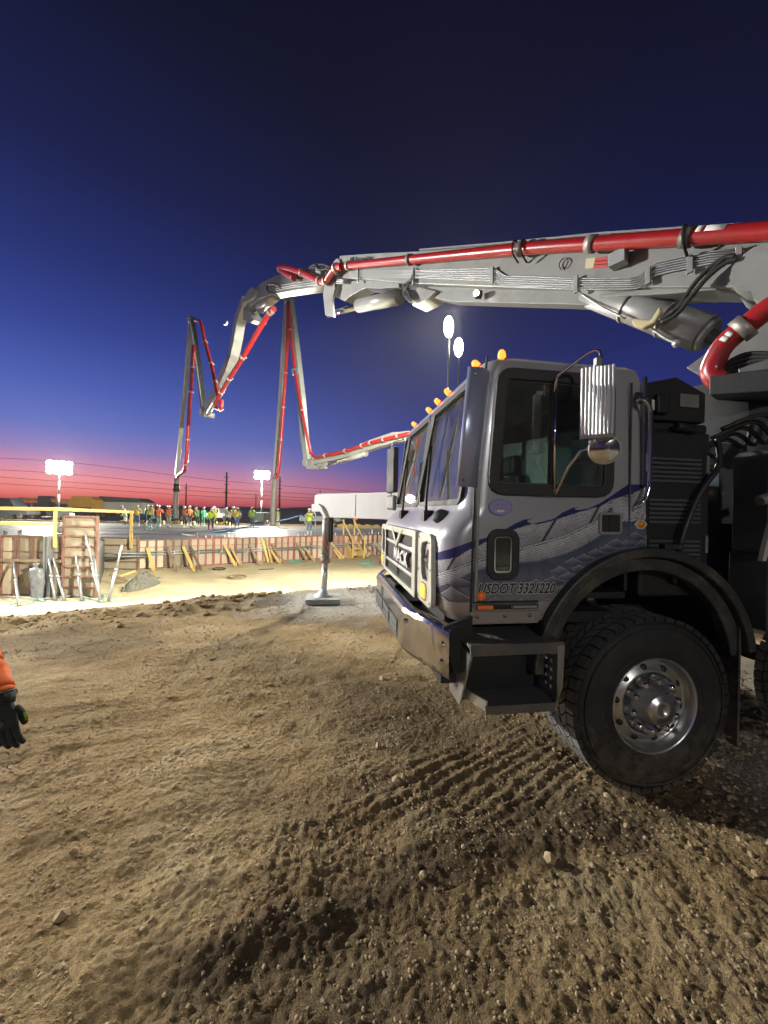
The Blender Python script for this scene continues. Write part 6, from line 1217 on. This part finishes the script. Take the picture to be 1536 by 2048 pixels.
mb = MB(); mb.box((0, 0, .055), (.64, .60, .095)); pd = mb.build('outrigger_pad', mat('pad_grey', (.34, .36, .35), .7, dirt=DUST, damt=.5), None, .012); pd.location = (leg.x + .02, leg.y, 0.005); pd.rotation_euler = (0, 0, .12)
tag(pd, 'thick grey square pad under the foot of the extended outrigger leg', 'outrigger pad')

# ================================================================== SECOND PUMP TRUCK, its boom seen left of the cab
T2 = (4.2, 14.0); t2 = thing('pump_truck', 'pump truck parked behind the cab, its boom folded in a tall N over the slab', 'pump truck', (T2[0], T2[1], 0), R(-70))
I2 = (Matrix.Translation((T2[0], T2[1], 0)) @ Matrix.Rotation(R(-70), 4, 'Z')).inverted(); put2 = boom_part(t2, I2)
gz2 = min(gz0(4.2, 14), 0) ; 
mb = MB(); mb.lathe([(.75, 0), (.75, .7), (.6, .8), (.6, 1.2), (.5, 1.6), (.45, 2.6), (0, 2.6)], (0, 0, 1.1), Z3, 24); mb.build('turret', M_BOOMD, t2)
mb = MB(); mb.box2((-3.6, -.6, .7), (6.5, .6, 1.1)); mb.build('frame_rail', M_DARK, t2, .02); mb = MB(); mb.box2((-3.8, -1.2, 1.1), (-2.2, 1.2, 2.7)); mb.build('cab', M_PAINT, t2, .12, 3); mb = MB(); mb.box2((1.2, -1.0, 1.11), (5.8, 1.0, 2.1)); mb.build('water_tank', M_PAINT, t2, .05)
for x in (-2.6, 3.2, 4.6):
    for s in (-1, 1): mb = MB(); mb.lathe([(0, -.17), (.3, -.17), (.5, -.16), (.55, -.08), (.55, .08), (.5, .16), (.3, .17), (0, .17)], (x, s * 1.05, .55), Y3, 24); mb.build('wheel', M_TYRE, t2)
B2 = Plane(T2, (-.737, .676))
mb = MB(); B2.sweep([Vector((T2[0], T2[1], 3.6)), B2.P(960, 842), B2.P(880, 858), B2.P(830, 869)], [.6, .6, .5, .42], .4, mb); put2('boom_section', mb, M_BOOM, .012)
mb = MB(); B2.sweep(B2.line([(826, 872), (790, 876), (752, 888), (720, 900), (680, 913), (640, 922), (618, 926)]), [.40, .46, .46, .42, .34, .3, .3], .36, mb); put2('boom_section', mb, M_BOOM, .012)
mb = MB(); B2.plate([(735, 896), (727, 913), (715, 911), (700, 906)], .1, .2, mb); B2.plate([(613, 920), (624, 916), (626, 928), (638, 938), (612, 938)], .2, .4, mb); put2('boom_bracket', mb, M_BOOM)
a, b, c = B2.P(640, 936, 0), B2.P(677, 924, 0), B2.P(733, 906, 0); mb = MB(); mb.cyl(b, c, .13, n=16); rm2 = put2('boom_ram', mb, M_BOOM); mb = MB(); mb.cyl(a, b, .06, n=12); put2('ram_rod', mb, M_CHROME, 0, rm2)
mb = MB(); B2.plate([(626, 937), (648, 914), (652, 918), (634, 938)], .1, .2, mb); B2.plate([(640, 938), (646, 920), (652, 918), (648, 937)], .1, .2, mb); put2('link_lever', mb, M_BOOM)
pipe_run(B2, put2, [(822, 866), (780, 876), (740, 886), (690, 902), (650, 911), (628, 914), (622, 905)], .36, .085, [(800, 871), (770, 879), (745, 885), (715, 893), (690, 902), (655, 910)], k=3)
mb = MB(); B2.sweep(B2.line([(616, 924), (610, 880), (603, 800), (592, 700), (581, 600)]), [.36, .42, .46, .44, .3], .3, mb); put2('boom_section', mb, M_BOOM, .012)
pipe_run(B2, put2, [(622, 908), (612, 862), (600, 800), (590, 740), (580, 660), (577, 604)], .36, .085, [(604, 822), (590, 744), (580, 668)], k=3)
mb = MB(); q = B2.P(589, 742, .36); B2.plate([(583, 738), (595, 736), (596, 748), (584, 750)], .40, .04, mb); put2('pipe_frame', mb, M_GALV)
mb = MB(); B2.sweep(B2.line([(575, 600), (569, 690), (563, 790), (556, 880), (551, 958)]), [.34, .32, .30, .26, .22], .26, mb); put2('boom_section', mb, M_BOOM, .012)
pipe_run(B2, put2, [(576, 604), (575, 680), (569, 780), (562, 880), (556, 945), (551, 954)], .34, .10, [(572, 735), (567, 808), (562, 880)], k=3)
for x, y in ((578, 600), (616, 926)): mb = MB(); B2.pin(x, y, .22, .5, mb); put2('boom_joint', mb, M_BOOMD)
mb = MB(); mb.tube(bez([B2.P(551, 950, .2), B2.P(548, 985, .2), B2.P(546, 1020, .2), B2.P(545.5, 1052, .2)], 4), .16, 10); put2('end_hose', mb, MATS['end_hose_grey'])
# ================================================================== PEOPLE
def cloth(n, c): return mat('cloth_' + n, c, .85, var=.18, scale=14, bump=.4, bscale=25)
C_LIME = cloth('lime', (.55, .78, .06)); C_YEL = cloth('yellow', (.80, .62, .06)); C_ORG = cloth('orange', (.85, .16, .03)); C_ORV = cloth('orange_vest', (.85, .20, .06)); C_JEAN = cloth('jeans', (.09, .14, .26)); C_DARK = cloth('dark', (.03, .035, .05)); C_WHITE = cloth('white', (.62, .62, .56)); C_GREY = cloth('grey', (.26, .28, .27)); C_GREEN = cloth('green', (.04, .28, .16)); C_TAN = cloth('tan', (.38, .32, .22)); C_NAVY = cloth('navy', (.03, .04, .10))
M_BOOT = mat('rubber_boot_pale', (.58, .56, .48), .6); M_BOOTD = mat('boot_dark', (.06, .05, .04), .7); M_SKIN = mat('skin', (.36, .20, .13), .55); M_REFL = mat('reflective_band', (.70, .70, .66), .4); M_HAT = mat('hard_hat_white', (.75, .75, .72), .35); M_HATY = mat('hard_hat_grey', (.34, .36, .36), .4); M_HATO = mat('hard_hat_pinkish', (.70, .38, .32), .4); M_HAIR = mat('hair_dark', (.02, .015, .01), .8); M_EYE = mat('eye_dark', (.02, .02, .02), .3)
def skin_mesh(vs, es, rad, root=0, sub=1):
    me = bpy.data.meshes.new('sk'); me.from_pydata([tuple(v) for v in vs], es, []); o = bpy.data.objects.new('sk', me); COL.objects.link(o)
    m = o.modifiers.new('s', 'SKIN'); m.use_smooth_shade = True; m.branch_smoothing = .4
    sv = me.skin_vertices[0].data
    for i, r in enumerate(rad): sv[i].radius = (r if isinstance(r, tuple) else (r, r)); sv[i].use_root = (i == root)
    s = o.modifiers.new('u', 'SUBSURF'); s.levels = sub; s.render_levels = sub
    dg = bpy.context.evaluated_depsgraph_get(); out = bpy.data.meshes.new_from_object(o.evaluated_get(dg)); bpy.data.objects.remove(o); bpy.data.meshes.remove(me); return out
ARMS = {'down': ((.05, .03, -.29), (.07, -.06, -.53)), 'front': ((.07, -.10, -.26), (-.06, -.34, -.36)), 'chest': ((.12, -.10, -.25), (-.08, -.27, -.10)), 'hip': ((.19, .10, -.22), (.06, -.02, -.42)), 'out': ((.16, -.12, -.22), (.20, -.36, -.26)), 'low': ((.03, -.10, -.28), (-.03, -.22, -.52))}
def person(label, loc, rz, H=1.78, lean=0, turn=0, arms=('down', 'down'), shirt=C_LIME, vest=None, pants=C_JEAN, boots=None, hat=None, step=.0, hands=True, group='workers on the slab', armpos=None, sleeve=None, sub=1):
    boots = boots or M_BOOT; t = thing('person', label, 'person', loc, rz, group); k = H / 1.78; V = []; E = []; Rr = []; T = []
    ml = Matrix.Rotation(R(lean), 3, 'X'); hipz = .93
    def up(p): q = Vector((p[0], p[1], p[2] - hipz)); q = ml @ q; return Vector((q.x, q.y - .06 * math.sin(R(lean)), q.z + hipz))
    def add(p, r, par=None, tg='torso'):
        V.append(Vector(p) * k); Rr.append(tuple(x * k for x in r) if isinstance(r, tuple) else r * k); T.append(tg)
        if par is not None: E.append((par, len(V) - 1))
        return len(V) - 1
    pel = add((0, 0, .96), (.16, .115), None, 'pants'); wa = add(up((0, 0, 1.12)), (.155, .105), pel); ch = add(up((0, -.01, 1.34)), (.185, .115), wa); nk = add(up((0, 0, 1.49)), .062, ch, 'neck')
    hd = add(up((0, -.015, 1.575)), (.074, .084), nk, 'head'); ht = add(up((0, -.02, 1.68)), (.072, .086), hd, 'head')
    wr = {}
    for s, nm in ((-1, 0), (1, 1)):
        kn = add((s * .105, -.03 - s * step * .4, .50), .072, None, 'pants'); hp = add((s * .095, 0, .84), .10, pel, 'pants'); E.append((hp, kn)); an = add((s * .11, .02 - s * step, .12), .052, kn, 'boot'); add((s * .12, -.13 - s * step, .045), .045, an, 'boot')
        sh = add(up((s * .195, 0, 1.42)), .072, ch, 'torso' if not vest else 'torso')
        if armpos and armpos.get(s): e_, w_ = [Vector(q) / k for q in armpos[s]]
        else: eo, wo = ARMS[arms[nm]]; S = up((s * .195, 0, 1.42)); e_ = S + Vector((s * eo[0], eo[1], eo[2])); w_ = S + Vector((s * wo[0], wo[1], wo[2]))
        el = add(e_, .052, sh, 'arm'); w = add(w_, .038, el, 'arm'); wr[s] = (w_ * k, (w_ - e_).normalized())
        if hands and not (armpos and armpos.get(s)):
            d = (w_ - e_).normalized(); sd = d.cross(Vector((0, 0, 1))).normalized() if abs(d.z) < .9 else Vector((1, 0, 0)); pm = add(w_ + d * .075, (.036, .026), w, 'hand')
            for q in range(4): f1 = add(w_ + d * (.125) + sd * (-.027 + .018 * q), .011, pm, 'hand'); add(w_ + d * (.165 - .006 * abs(q - 1.5)) + sd * (-.03 + .02 * q) + Vector((0, -.012, -.01)), .009, f1, 'hand')
            th = add(w_ + d * .08 + sd * .045, .012, pm, 'hand'); add(w_ + d * .115 + sd * .055, .010, th, 'hand')
    me = skin_mesh(V, E, Rr, pel, sub)
    mats_ = [shirt, pants, boots, M_SKIN, sleeve or shirt]; [me.materials.append(m) for m in mats_]; ix = {'torso': 0, 'pants': 1, 'boot': 2, 'neck': 3, 'head': 3, 'hand': 3, 'arm': 4}
    segs = [(V[a], V[b], T[b], T[a]) for a, b in E]; mi = []; tor = []
    for p in me.polygons:
        c = p.center; best = (9, None)
        for a, b, tb, ta in segs:
            ab = b - a; u = max(0, min(1, (c - a).dot(ab) / max(1e-9, ab.length_squared))); dd = (c - a - ab * u).length
            if dd < best[0]: best = (dd, tb, u, ta)
        g = best[1]; z = c.z / k
        if g == 'boot' and z > .34: g = 'pants'
        if g == 'pants' and z < .30: g = 'boot'
        if g == 'hand' and best[2] < .15: g = 'arm'
        mi.append(ix[g]); tor.append(g == 'torso')
    me.polygons.foreach_set('material_index', mi); me.polygons.foreach_set('use_smooth', [True] * len(mi)); me.name = 'body'; me.update(); body = link('body', me, t)
    hm = Matrix.Rotation(R(lean), 3, 'X') @ Matrix.Rotation(R(turn), 3, 'Z'); hc = V[ht]
    if vest:
        vs = {}; vv = []; ff = []; fm = []; nor = [v.normal for v in me.vertices]
        for p, is_t in zip(me.polygons, tor):
            if not is_t: continue
            for i in p.vertices:
                if i not in vs: vs[i] = len(vv); vv.append(tuple(me.vertices[i].co + nor[i] * .018 * k))
            ff.append(tuple(vs[i] for i in p.vertices)); q = ml.inverted() @ (p.center / k - Vector((0, 0, hipz))); fm.append(1 if .17 < q.z < .23 else 0)
        vm = bpy.data.meshes.new('vest'); vm.from_pydata(vv, [], ff); vm.materials.append(vest); vm.materials.append(M_REFL); vm.polygons.foreach_set('material_index', fm); vm.polygons.foreach_set('use_smooth', [True] * len(ff)); vm.update()
        vo = link('vest', vm, t); so = vo.modifiers.new('t', 'SOLIDIFY'); so.thickness = .012
    hat = hat or M_HAT; hb = hc + hm @ Vector((0, -.005, -.01)) * k; ax = hm @ Vector((0, 0, 1)); mb = MB()
    mb.lathe([(.112 * k, -.008 * k), (.114 * k, .012 * k), (.108 * k, .05 * k), (.088 * k, .095 * k), (.05 * k, .122 * k), (0, .13 * k)], hb, ax, 20); f_ = hm @ Vector((0, -1, 0)); s_ = hm @ Vector((1, 0, 0)); br = []
    for i in range(24): a = 2 * math.pi * i / 24; rr = .122 + (.045 * max(0, math.cos(a)) ** 2); br.append(hb + (f_ * math.cos(a) + s_ * math.sin(a)) * rr * k)
    o0 = len(mb.v); mb.add(br + [b + ax * .008 * k for b in br], [tuple(reversed(range(24))), tuple(range(24, 48))] + [(i, (i + 1) % 24, 24 + (i + 1) % 24, 24 + i) for i in range(24)]); mb.build('hard_hat', hat, t)
    fc = hc + hm @ Vector((0, -.085, -.075)) * k; mb = MB(); mb.ball(fc, .018 * k, 8, 0, (.8, 1.1, 1.4)); mb.build('nose', M_SKIN, t); mb = MB()
    for s in (-1, 1): mb.ball(fc + hm @ Vector((s * .032, .004, .032)) * k, .011 * k, 8)
    mb.build('eyes', M_EYE, t); mb = MB(); mb.ball(fc + hm @ Vector((0, .006, -.045)) * k, .02 * k, 8, 0, (1.2, .4, .35)); mb.build('mouth', mat('lips', (.28, .10, .08), .6), t)
    mb = MB()
    for s in (-1, 1): mb.ball(hc + hm @ Vector((s * .076, .0, -.07)) * k, .026 * k, 8, 0, (.4, .8, 1.2))
    mb.build('ears', M_SKIN, t); mb = MB(); mb.ball(hc + hm @ Vector((0, .02, -.02)) * k, .09 * k, 12, 0, (.92, .95, .8)); mb.build('hair', M_HAIR, t)
    return t, wr
# (x, feet y, head y) in the photo -> spot on the slab and height
W_ = [
 (251, 1050, 1003, dict(label='worker in a lime jacket and white trousers, bent over, leftmost on the slab', turn=20, lean=22, arms=('front', 'low'), shirt=C_LIME, sleeve=C_WHITE, pants=C_WHITE, boots=M_BOOTD, hat=M_HATY), -25),
 (274, 1054, 1008, dict(label='worker in a yellow vest and jeans right behind the second yellow post', lean=18, arms=('front', 'front'), shirt=C_GREY, vest=C_YEL, pants=C_JEAN, hat=M_HATY), 30),
 (290, 1053, 1008, dict(label='worker in green sleeves half hidden behind a yellow vested worker', lean=8, arms=('down', 'front'), shirt=C_GREEN, pants=C_NAVY, hat=M_HATY), 140),
 (299, 1056, 1006, dict(label='worker in a bright yellow vest with orange side, seen from behind', lean=8, arms=('down', 'out'), shirt=C_TAN, vest=C_YEL, pants=C_NAVY, hat=M_HATO), 165),
 (317, 1054, 1004, dict(label='worker in an orange shirt and white hard hat, arms folded', lean=6, turn=20, arms=('chest', 'chest'), shirt=C_ORG, pants=C_GREY), 30),
 (337.5, 1055, 1010, dict(label='worker in an orange vest over dark sleeves facing the camera', lean=3, arms=('hip', 'hip'), shirt=C_NAVY, vest=C_ORV, pants=C_GREY), 5),
 (370, 1056, 1010, dict(label='worker in an orange vest with black sleeves pulling a rake', lean=20, arms=('low', 'front'), shirt=C_DARK, vest=C_ORV, pants=C_NAVY, step=.1), 15),
 (378, 1052, 1009, dict(label='worker with pinkish hard hat standing behind the raking worker', lean=5, arms=('down', 'down'), shirt=C_ORG, pants=C_DARK, hat=M_HATO), 40),
 (395, 1054, 1014, dict(label='worker in green sleeves and lime vest, hand on a tool handle', lean=16, arms=('out', 'front'), shirt=C_GREEN, vest=C_LIME, pants=C_DARK, hat=M_HATY), -10),
 (405, 1053, 1013, dict(label='worker in a dark green jacket left of the bending lime worker', lean=10, arms=('front', 'down'), shirt=C_GREEN, pants=C_GREEN, hat=M_HATY), 60),
 (421, 1061, 1013, dict(label='worker in a lime shirt bending forward, dark trousers and red boots', lean=38, arms=('low', 'low'), shirt=C_LIME, pants=C_NAVY, boots=M_RED, step=.12), 35),
 (429, 1055, 1012, dict(label='worker with white hard hat hidden behind the bending lime worker', lean=5, arms=('down', 'down'), shirt=C_YEL, pants=C_DARK), -20),
 (454, 1057, 1015, dict(label='worker in a pale grey shirt in front of the white pickup', lean=15, arms=('front', 'front'), shirt=C_WHITE, vest=C_GREY, pants=C_DARK, hat=M_HATY), -5),
 (466, 1056, 1012, dict(label='worker in a yellow vest standing behind the one in white boots', lean=5, arms=('down', 'hip'), shirt=C_TAN, vest=C_YEL, pants=C_DARK), 20),
 (474, 1060, 1014, dict(label='worker in an amber lime vest, jeans and white boots, seen from behind', lean=4, arms=('hip', 'down'), shirt=C_TAN, vest=C_YEL, pants=C_JEAN), 170),
 (505, 1055, 1014, dict(label='worker in a lime vest over green sleeves left of the middle light mast', lean=10, arms=('hip', 'hip'), shirt=C_GREEN, vest=C_LIME, pants=C_JEAN, boots=M_BOOTD, hat=M_HATY), -5),
 (557, 1056, 1016, dict(label='worker in white sleeves and lime vest beside the second hanging hose', lean=4, arms=('chest', 'down'), shirt=C_WHITE, vest=C_LIME, pants=C_WHITE), -100),
 (618.5, 1072, 1015, dict(label='worker standing alone in lime vest, jeans and white boots with the blue hose', lean=2, arms=('chest', 'chest'), shirt=C_TAN, vest=C_LIME, pants=C_JEAN), -12),
]
for (x, fy_, hy, kw, rz) in W_:
    p = on_z(x, fy_, SLAB_Z); Hh = (fy_ - hy) / F_PX * p.y; Hh = max(1.66, min(2.0, Hh)) / 1.03; kw = dict(kw); lb = kw.pop('label'); ln = kw.get('lean', 0); Hh = min(1.95, Hh * (1 + .0022 * ln))
    person(lb, (p.x, p.y, SLAB_Z), R(rz), Hh, **kw)
for i, (x0, y0, x1, y1, Y, lb) in enumerate(((371, 1035, 384, 1056, 30.2, 'wooden handled rake held by the orange vested worker with black sleeves'), (378, 1040, 388, 1030, 31.5, 'short tool handle beside the worker in green sleeves'), (357, 1044, 365, 1033, 31, 'tool handle left of the raking worker'), (252, 1030, 260, 1047, 33, 'tool handle held by the leftmost worker'))):
    p, q = at(x0, y0, Y), at(x1, y1, Y - .3); mb = MB(); mb.cyl(p, q, .022, n=8); t = thing('rake', lb, 'rake', q); mb.v = [Vector(v) - q for v in mb.v]; mb.build('handle', M_WOOD, t); mb = MB(); mb.box((0, 0, 0), (.4, .04, .05)); mb.build('rake_head', M_DGREY, t)

# ---- the person at the left edge: orange sleeve, black glove
wrist = at(3, 1404, 1.40); elb = at(-66, 1268, 1.5); px0 = Vector((-2.0, 1.5, 0)); rz0 = R(176)
fi = (Matrix.Translation(px0) @ Matrix.Rotation(rz0, 4, 'Z')).inverted(); sgn = -1 if (fi @ wrist).x < 0 else 1
t, wr = person('person at the left edge in an orange jacket and black gloves, only an arm visible', px0, rz0, 1.80, lean=2, arms=('down', 'down'), shirt=C_ORG, pants=C_JEAN, boots=M_BOOTD, group=None, armpos={sgn: (fi @ elb, fi @ wrist)}, sub=2)
sl = MB(); d = (wrist - elb).normalized(); rr = random.Random(4); pts = []; rs_ = []
for i in range(26): u = i / 25; pts.append(elb.lerp(wrist, u * .97) + Vector((.004 * math.sin(i * 1.3), 0, .0))); rs_.append(.066 - .018 * u + .0035 * math.sin(i * 2.1) + .002 * math.sin(i * 3.7))
sl.tube(pts, rs_, 20); o = sl.build('sleeve', C_ORG, t, 0, 2, fi)
hd_ = (at(13, 1502, 1.37) - wrist).normalized(); sd_ = Vector((1, .12, 0)); sd_ = (sd_ - hd_ * sd_.dot(hd_)).normalized(); nn_ = hd_.cross(sd_).normalized(); nn_ = nn_ if nn_.y < 0 else -nn_     # nn_ points to the camera: back of the hand
M_GLOVE = mat('glove_black', (.014, .016, .018), .75, var=.4, scale=40, bump=.6, bscale=60); M_GLOVEL = mat('glove_lime', (.30, .42, .03), .7); M_GLOVEG = mat('glove_grey_print', (.10, .12, .12), .6)
gv = MB(); W2 = lambda a, b, c: wrist + hd_ * a + sd_ * b + nn_ * c
gv.tube([W2(-.03, 0, 0), W2(-.005, 0, 0), W2(.012, 0, 0)], [.041, .040, .036], 18); vs = []
for i in range(9):
    u = i / 8
    for j in range(20): a = 2 * math.pi * j / 20; wx_ = .034 + .012 * math.sin(min(1, u * 1.3) * math.pi * .5); th_ = .026 - .008 * u; vs.append(W2(.008 + .088 * u, wx_ * math.cos(a), th_ * math.sin(a)))
gv.add(vs, [(i * 20 + j, i * 20 + (j + 1) % 20, i * 20 + 20 + (j + 1) % 20, i * 20 + 20 + j) for i in range(8) for j in range(20)] + [tuple(range(160, 180)), tuple(reversed(range(20)))], 0, True)
glove = gv.build('glove', M_GLOVE, t, 0, 2, fi)
for q, (b, L1, L2, L3) in enumerate(((.033, .040, .026, .020), (.011, .044, .029, .022), (-.012, .041, .027, .021), (-.033, .032, .021, .018))):
    c0 = W2(.085, b * .96, 0); d1 = (hd_ + nn_ * -.18 + sd_ * b * 1.2).normalized(); d2 = (hd_ + nn_ * -.55).normalized(); d3 = (hd_ * .75 - nn_ * .8).normalized(); p1 = c0 + d1 * L1; p2 = p1 + d2 * L2; p3 = p2 + d3 * L3
    me = skin_mesh([c0, p1, p2, p3], [(0, 1), (1, 2), (2, 3)], [.0125, .0115, .0105, .0085], 0, 2); me.transform(fi); me.materials.append(M_GLOVE); me.name = 'finger'; link('finger', me, glove)
c0 = W2(.028, .032, -.004); p1 = W2(.056, .042, -.022); p2 = W2(.084, .038, -.038); p3 = W2(.102, .032, -.048); me = skin_mesh([c0, p1, p2, p3], [(0, 1), (1, 2), (2, 3)], [.018, .0145, .0125, .0095], 0, 2); me.transform(fi); me.materials.append(M_GLOVE); link('thumb', me, glove); mb = MB(); mb.tube([p1 + sd_ * .008, p2 + sd_ * .006], .0085, 10); mb.build('glove_trim', M_GLOVEL, glove, 0, 2, fi)
mb = MB(); mb.tube([W2(-.034, 0, 0), W2(-.028, 0, 0)], .0425, 18); mb.build('glove_cuff', M_GLOVEG, glove, 0, 2, fi)
mb = MB(); mb.tube(bez([W2(.05, -.018, .0245), W2(.062, .004, .025), W2(.074, .014, .0225), W2(.082, .002, .021)], 4), .003, 6); mb.build('glove_print', M_GLOVEG, glove, 0, 2, fi)
# ================================================================== LIGHT TOWERS
def light_tower(label, loc, zt, aim, power, spot, cols=2, rows=2, s=.42, pw=.05, gap=1.12, rad=.25, asp=.42, col=None):
    t = thing('light_tower', label, 'light tower', loc, 0, 'lit light towers'); H = zt - loc[2]
    mb = MB(); n = 4
    for i in range(n): mb.cyl((0, 0, H * i / n), (0, 0, H * (i + 1) / n + .02), pw * (1.6 - .9 * i / n), n=10)
    mb.build('mast', M_DGREY, t)
    mb = MB(); mb.box2((-.6, -1.0, .5), (.6, 1.0, 1.5)); mb.box2((-.05, -2.2, .5), (.05, -1.0, .6)); mb.build('trailer', M_DGREY, t, .06)
    for y in (-1, 1): mb = MB(); mb.lathe([(0, -.1), (.2, -.1), (.33, -.08), (.35, 0), (.33, .08), (.2, .1), (0, .1)], (y * .72, 0, .35), X3, 16); mb.build('wheel', M_TYRE, t)
    d = (Vector(aim) - Vector((loc[0], loc[1], zt))); d.normalize(); sd = Vector((d.y, -d.x, 0)).normalized(); up = sd.cross(d).normalized(); top = Vector((0, 0, H))
    mb = MB(); mb.beam(top - sd * s * gap * cols / 2, top + sd * s * gap * cols / 2, .06, .06); mb.build('crossbar', M_GALV, t)
    for i in range(cols):
        for j in range(rows):
            c = top + sd * (i - (cols - 1) / 2) * s * gap + up * (j - (rows - 1) / 2) * s * gap * .85 + d * .12
            mb = MB(); mb.prism([(s * .56 * math.cos(q), s * (asp + .06) * math.sin(q)) for q in [2 * math.pi * w / 24 for w in range(24)]], c - d * .14, sd, up, d, .13); hd = mb.build('lamp_head', M_STEEL, t)
            mb = MB(); mb.prism([(s * .53 * math.cos(q), s * (asp + .03) * math.sin(q)) for q in [2 * math.pi * w / 24 for w in range(24)]], c, sd, up, d, .03); mb.build('lamp_lens', M_LENS, hd)
    la = bpy.data.lights.new('lamp', 'SPOT' if spot else 'POINT'); la.energy = power; la.color = col or LAMP_COL; la.shadow_soft_size = rad
    if spot: la.spot_size = R(spot); la.spot_blend = .5
    lo = bpy.data.objects.new('lamp', la); COL.objects.link(lo); lo.parent = t; lo.location = top + d * (.55 if spot else 1.1); lo.rotation_euler = d.to_track_quat('-Z', 'Y').to_euler(); return t
p = at(119, 935, 44); light_tower('light tower at the left over the yellow guard rail, brightest in the sky', (p.x, p.y, GB), p.z, (-1, 4, 0), TOWER_LIGHT['slab_far'], 0, 4, 3, .60, .07, .92)
p = at(524, 950, 41.9); light_tower('light tower in the middle of the photo above the slab workers', (p.x, p.y, GB), p.z, (-1, 4, 0), TOWER_LIGHT['slab_mid'], 0, 3, 2, .54, .06, .92)
p = at(898, 655, 20.0); light_tower('tall light tower above the windshield, left and higher of two', (p.x, p.y, gz0(p.x, p.y) - .02), p.z, (-3, 2, p.z - 2.2), TOWER_LIGHT['behind'], 175, 1, 1, .46, .045, 1.0, .3, 1.1)
p = at(918, 696, 22.0); light_tower('tall light tower above the windshield, right and lower of two', (p.x, p.y, gz0(p.x, p.y) - .02), p.z, (-3, 2, p.z - 2.2), TOWER_LIGHT['behind'], 175, 1, 1, .46, .045, 1.0, .3, 1.1)
# assumed lit tower further left, unseen, beyond the edge of the photo; its light rakes the truck and the ground
light_tower('assumed light tower standing unseen to the left of the photo, lighting the truck front', (-23, 10.5, gz0(-23, 10.5)), 8.2, (-3, 4, -1.5), TOWER_LIGHT['side'], 76, 2, 2, .42, .06, col=(1, .97, .90))
light_tower('added light tower standing unseen far behind the photographer', (3.5, -15, gz0(3.5, -15)), 8.0, (0, 4, 1), TOWER_LIGHT['added_rear'], 120, 2, 2, .42, .06, col=(1, .97, .92))  # unseen fill tower, added to brighten the truck's near side

# thin haze, added for a soft glow round the lamps
mb = MB(); mb.box2((-1000, -130, -4.2), (1000, 1000, 20)); hz = mb.build('added_glow_haze', []); hm_ = bpy.data.materials.new('glow_haze'); hm_.use_nodes = True; hn = hm_.node_tree.nodes; hn.clear()
hv = hn.new('ShaderNodeVolumePrincipled'); hv.inputs['Density'].default_value = GLOW_HAZE; hv.inputs['Color'].default_value = (.86, .88, .84, 1); hv.inputs['Anisotropy'].default_value = .2; ho = hn.new('ShaderNodeOutputMaterial'); hm_.node_tree.links.new(hv.outputs[0], ho.inputs['Volume']); hz.data.materials.append(hm_); kind(hz, 'stuff')
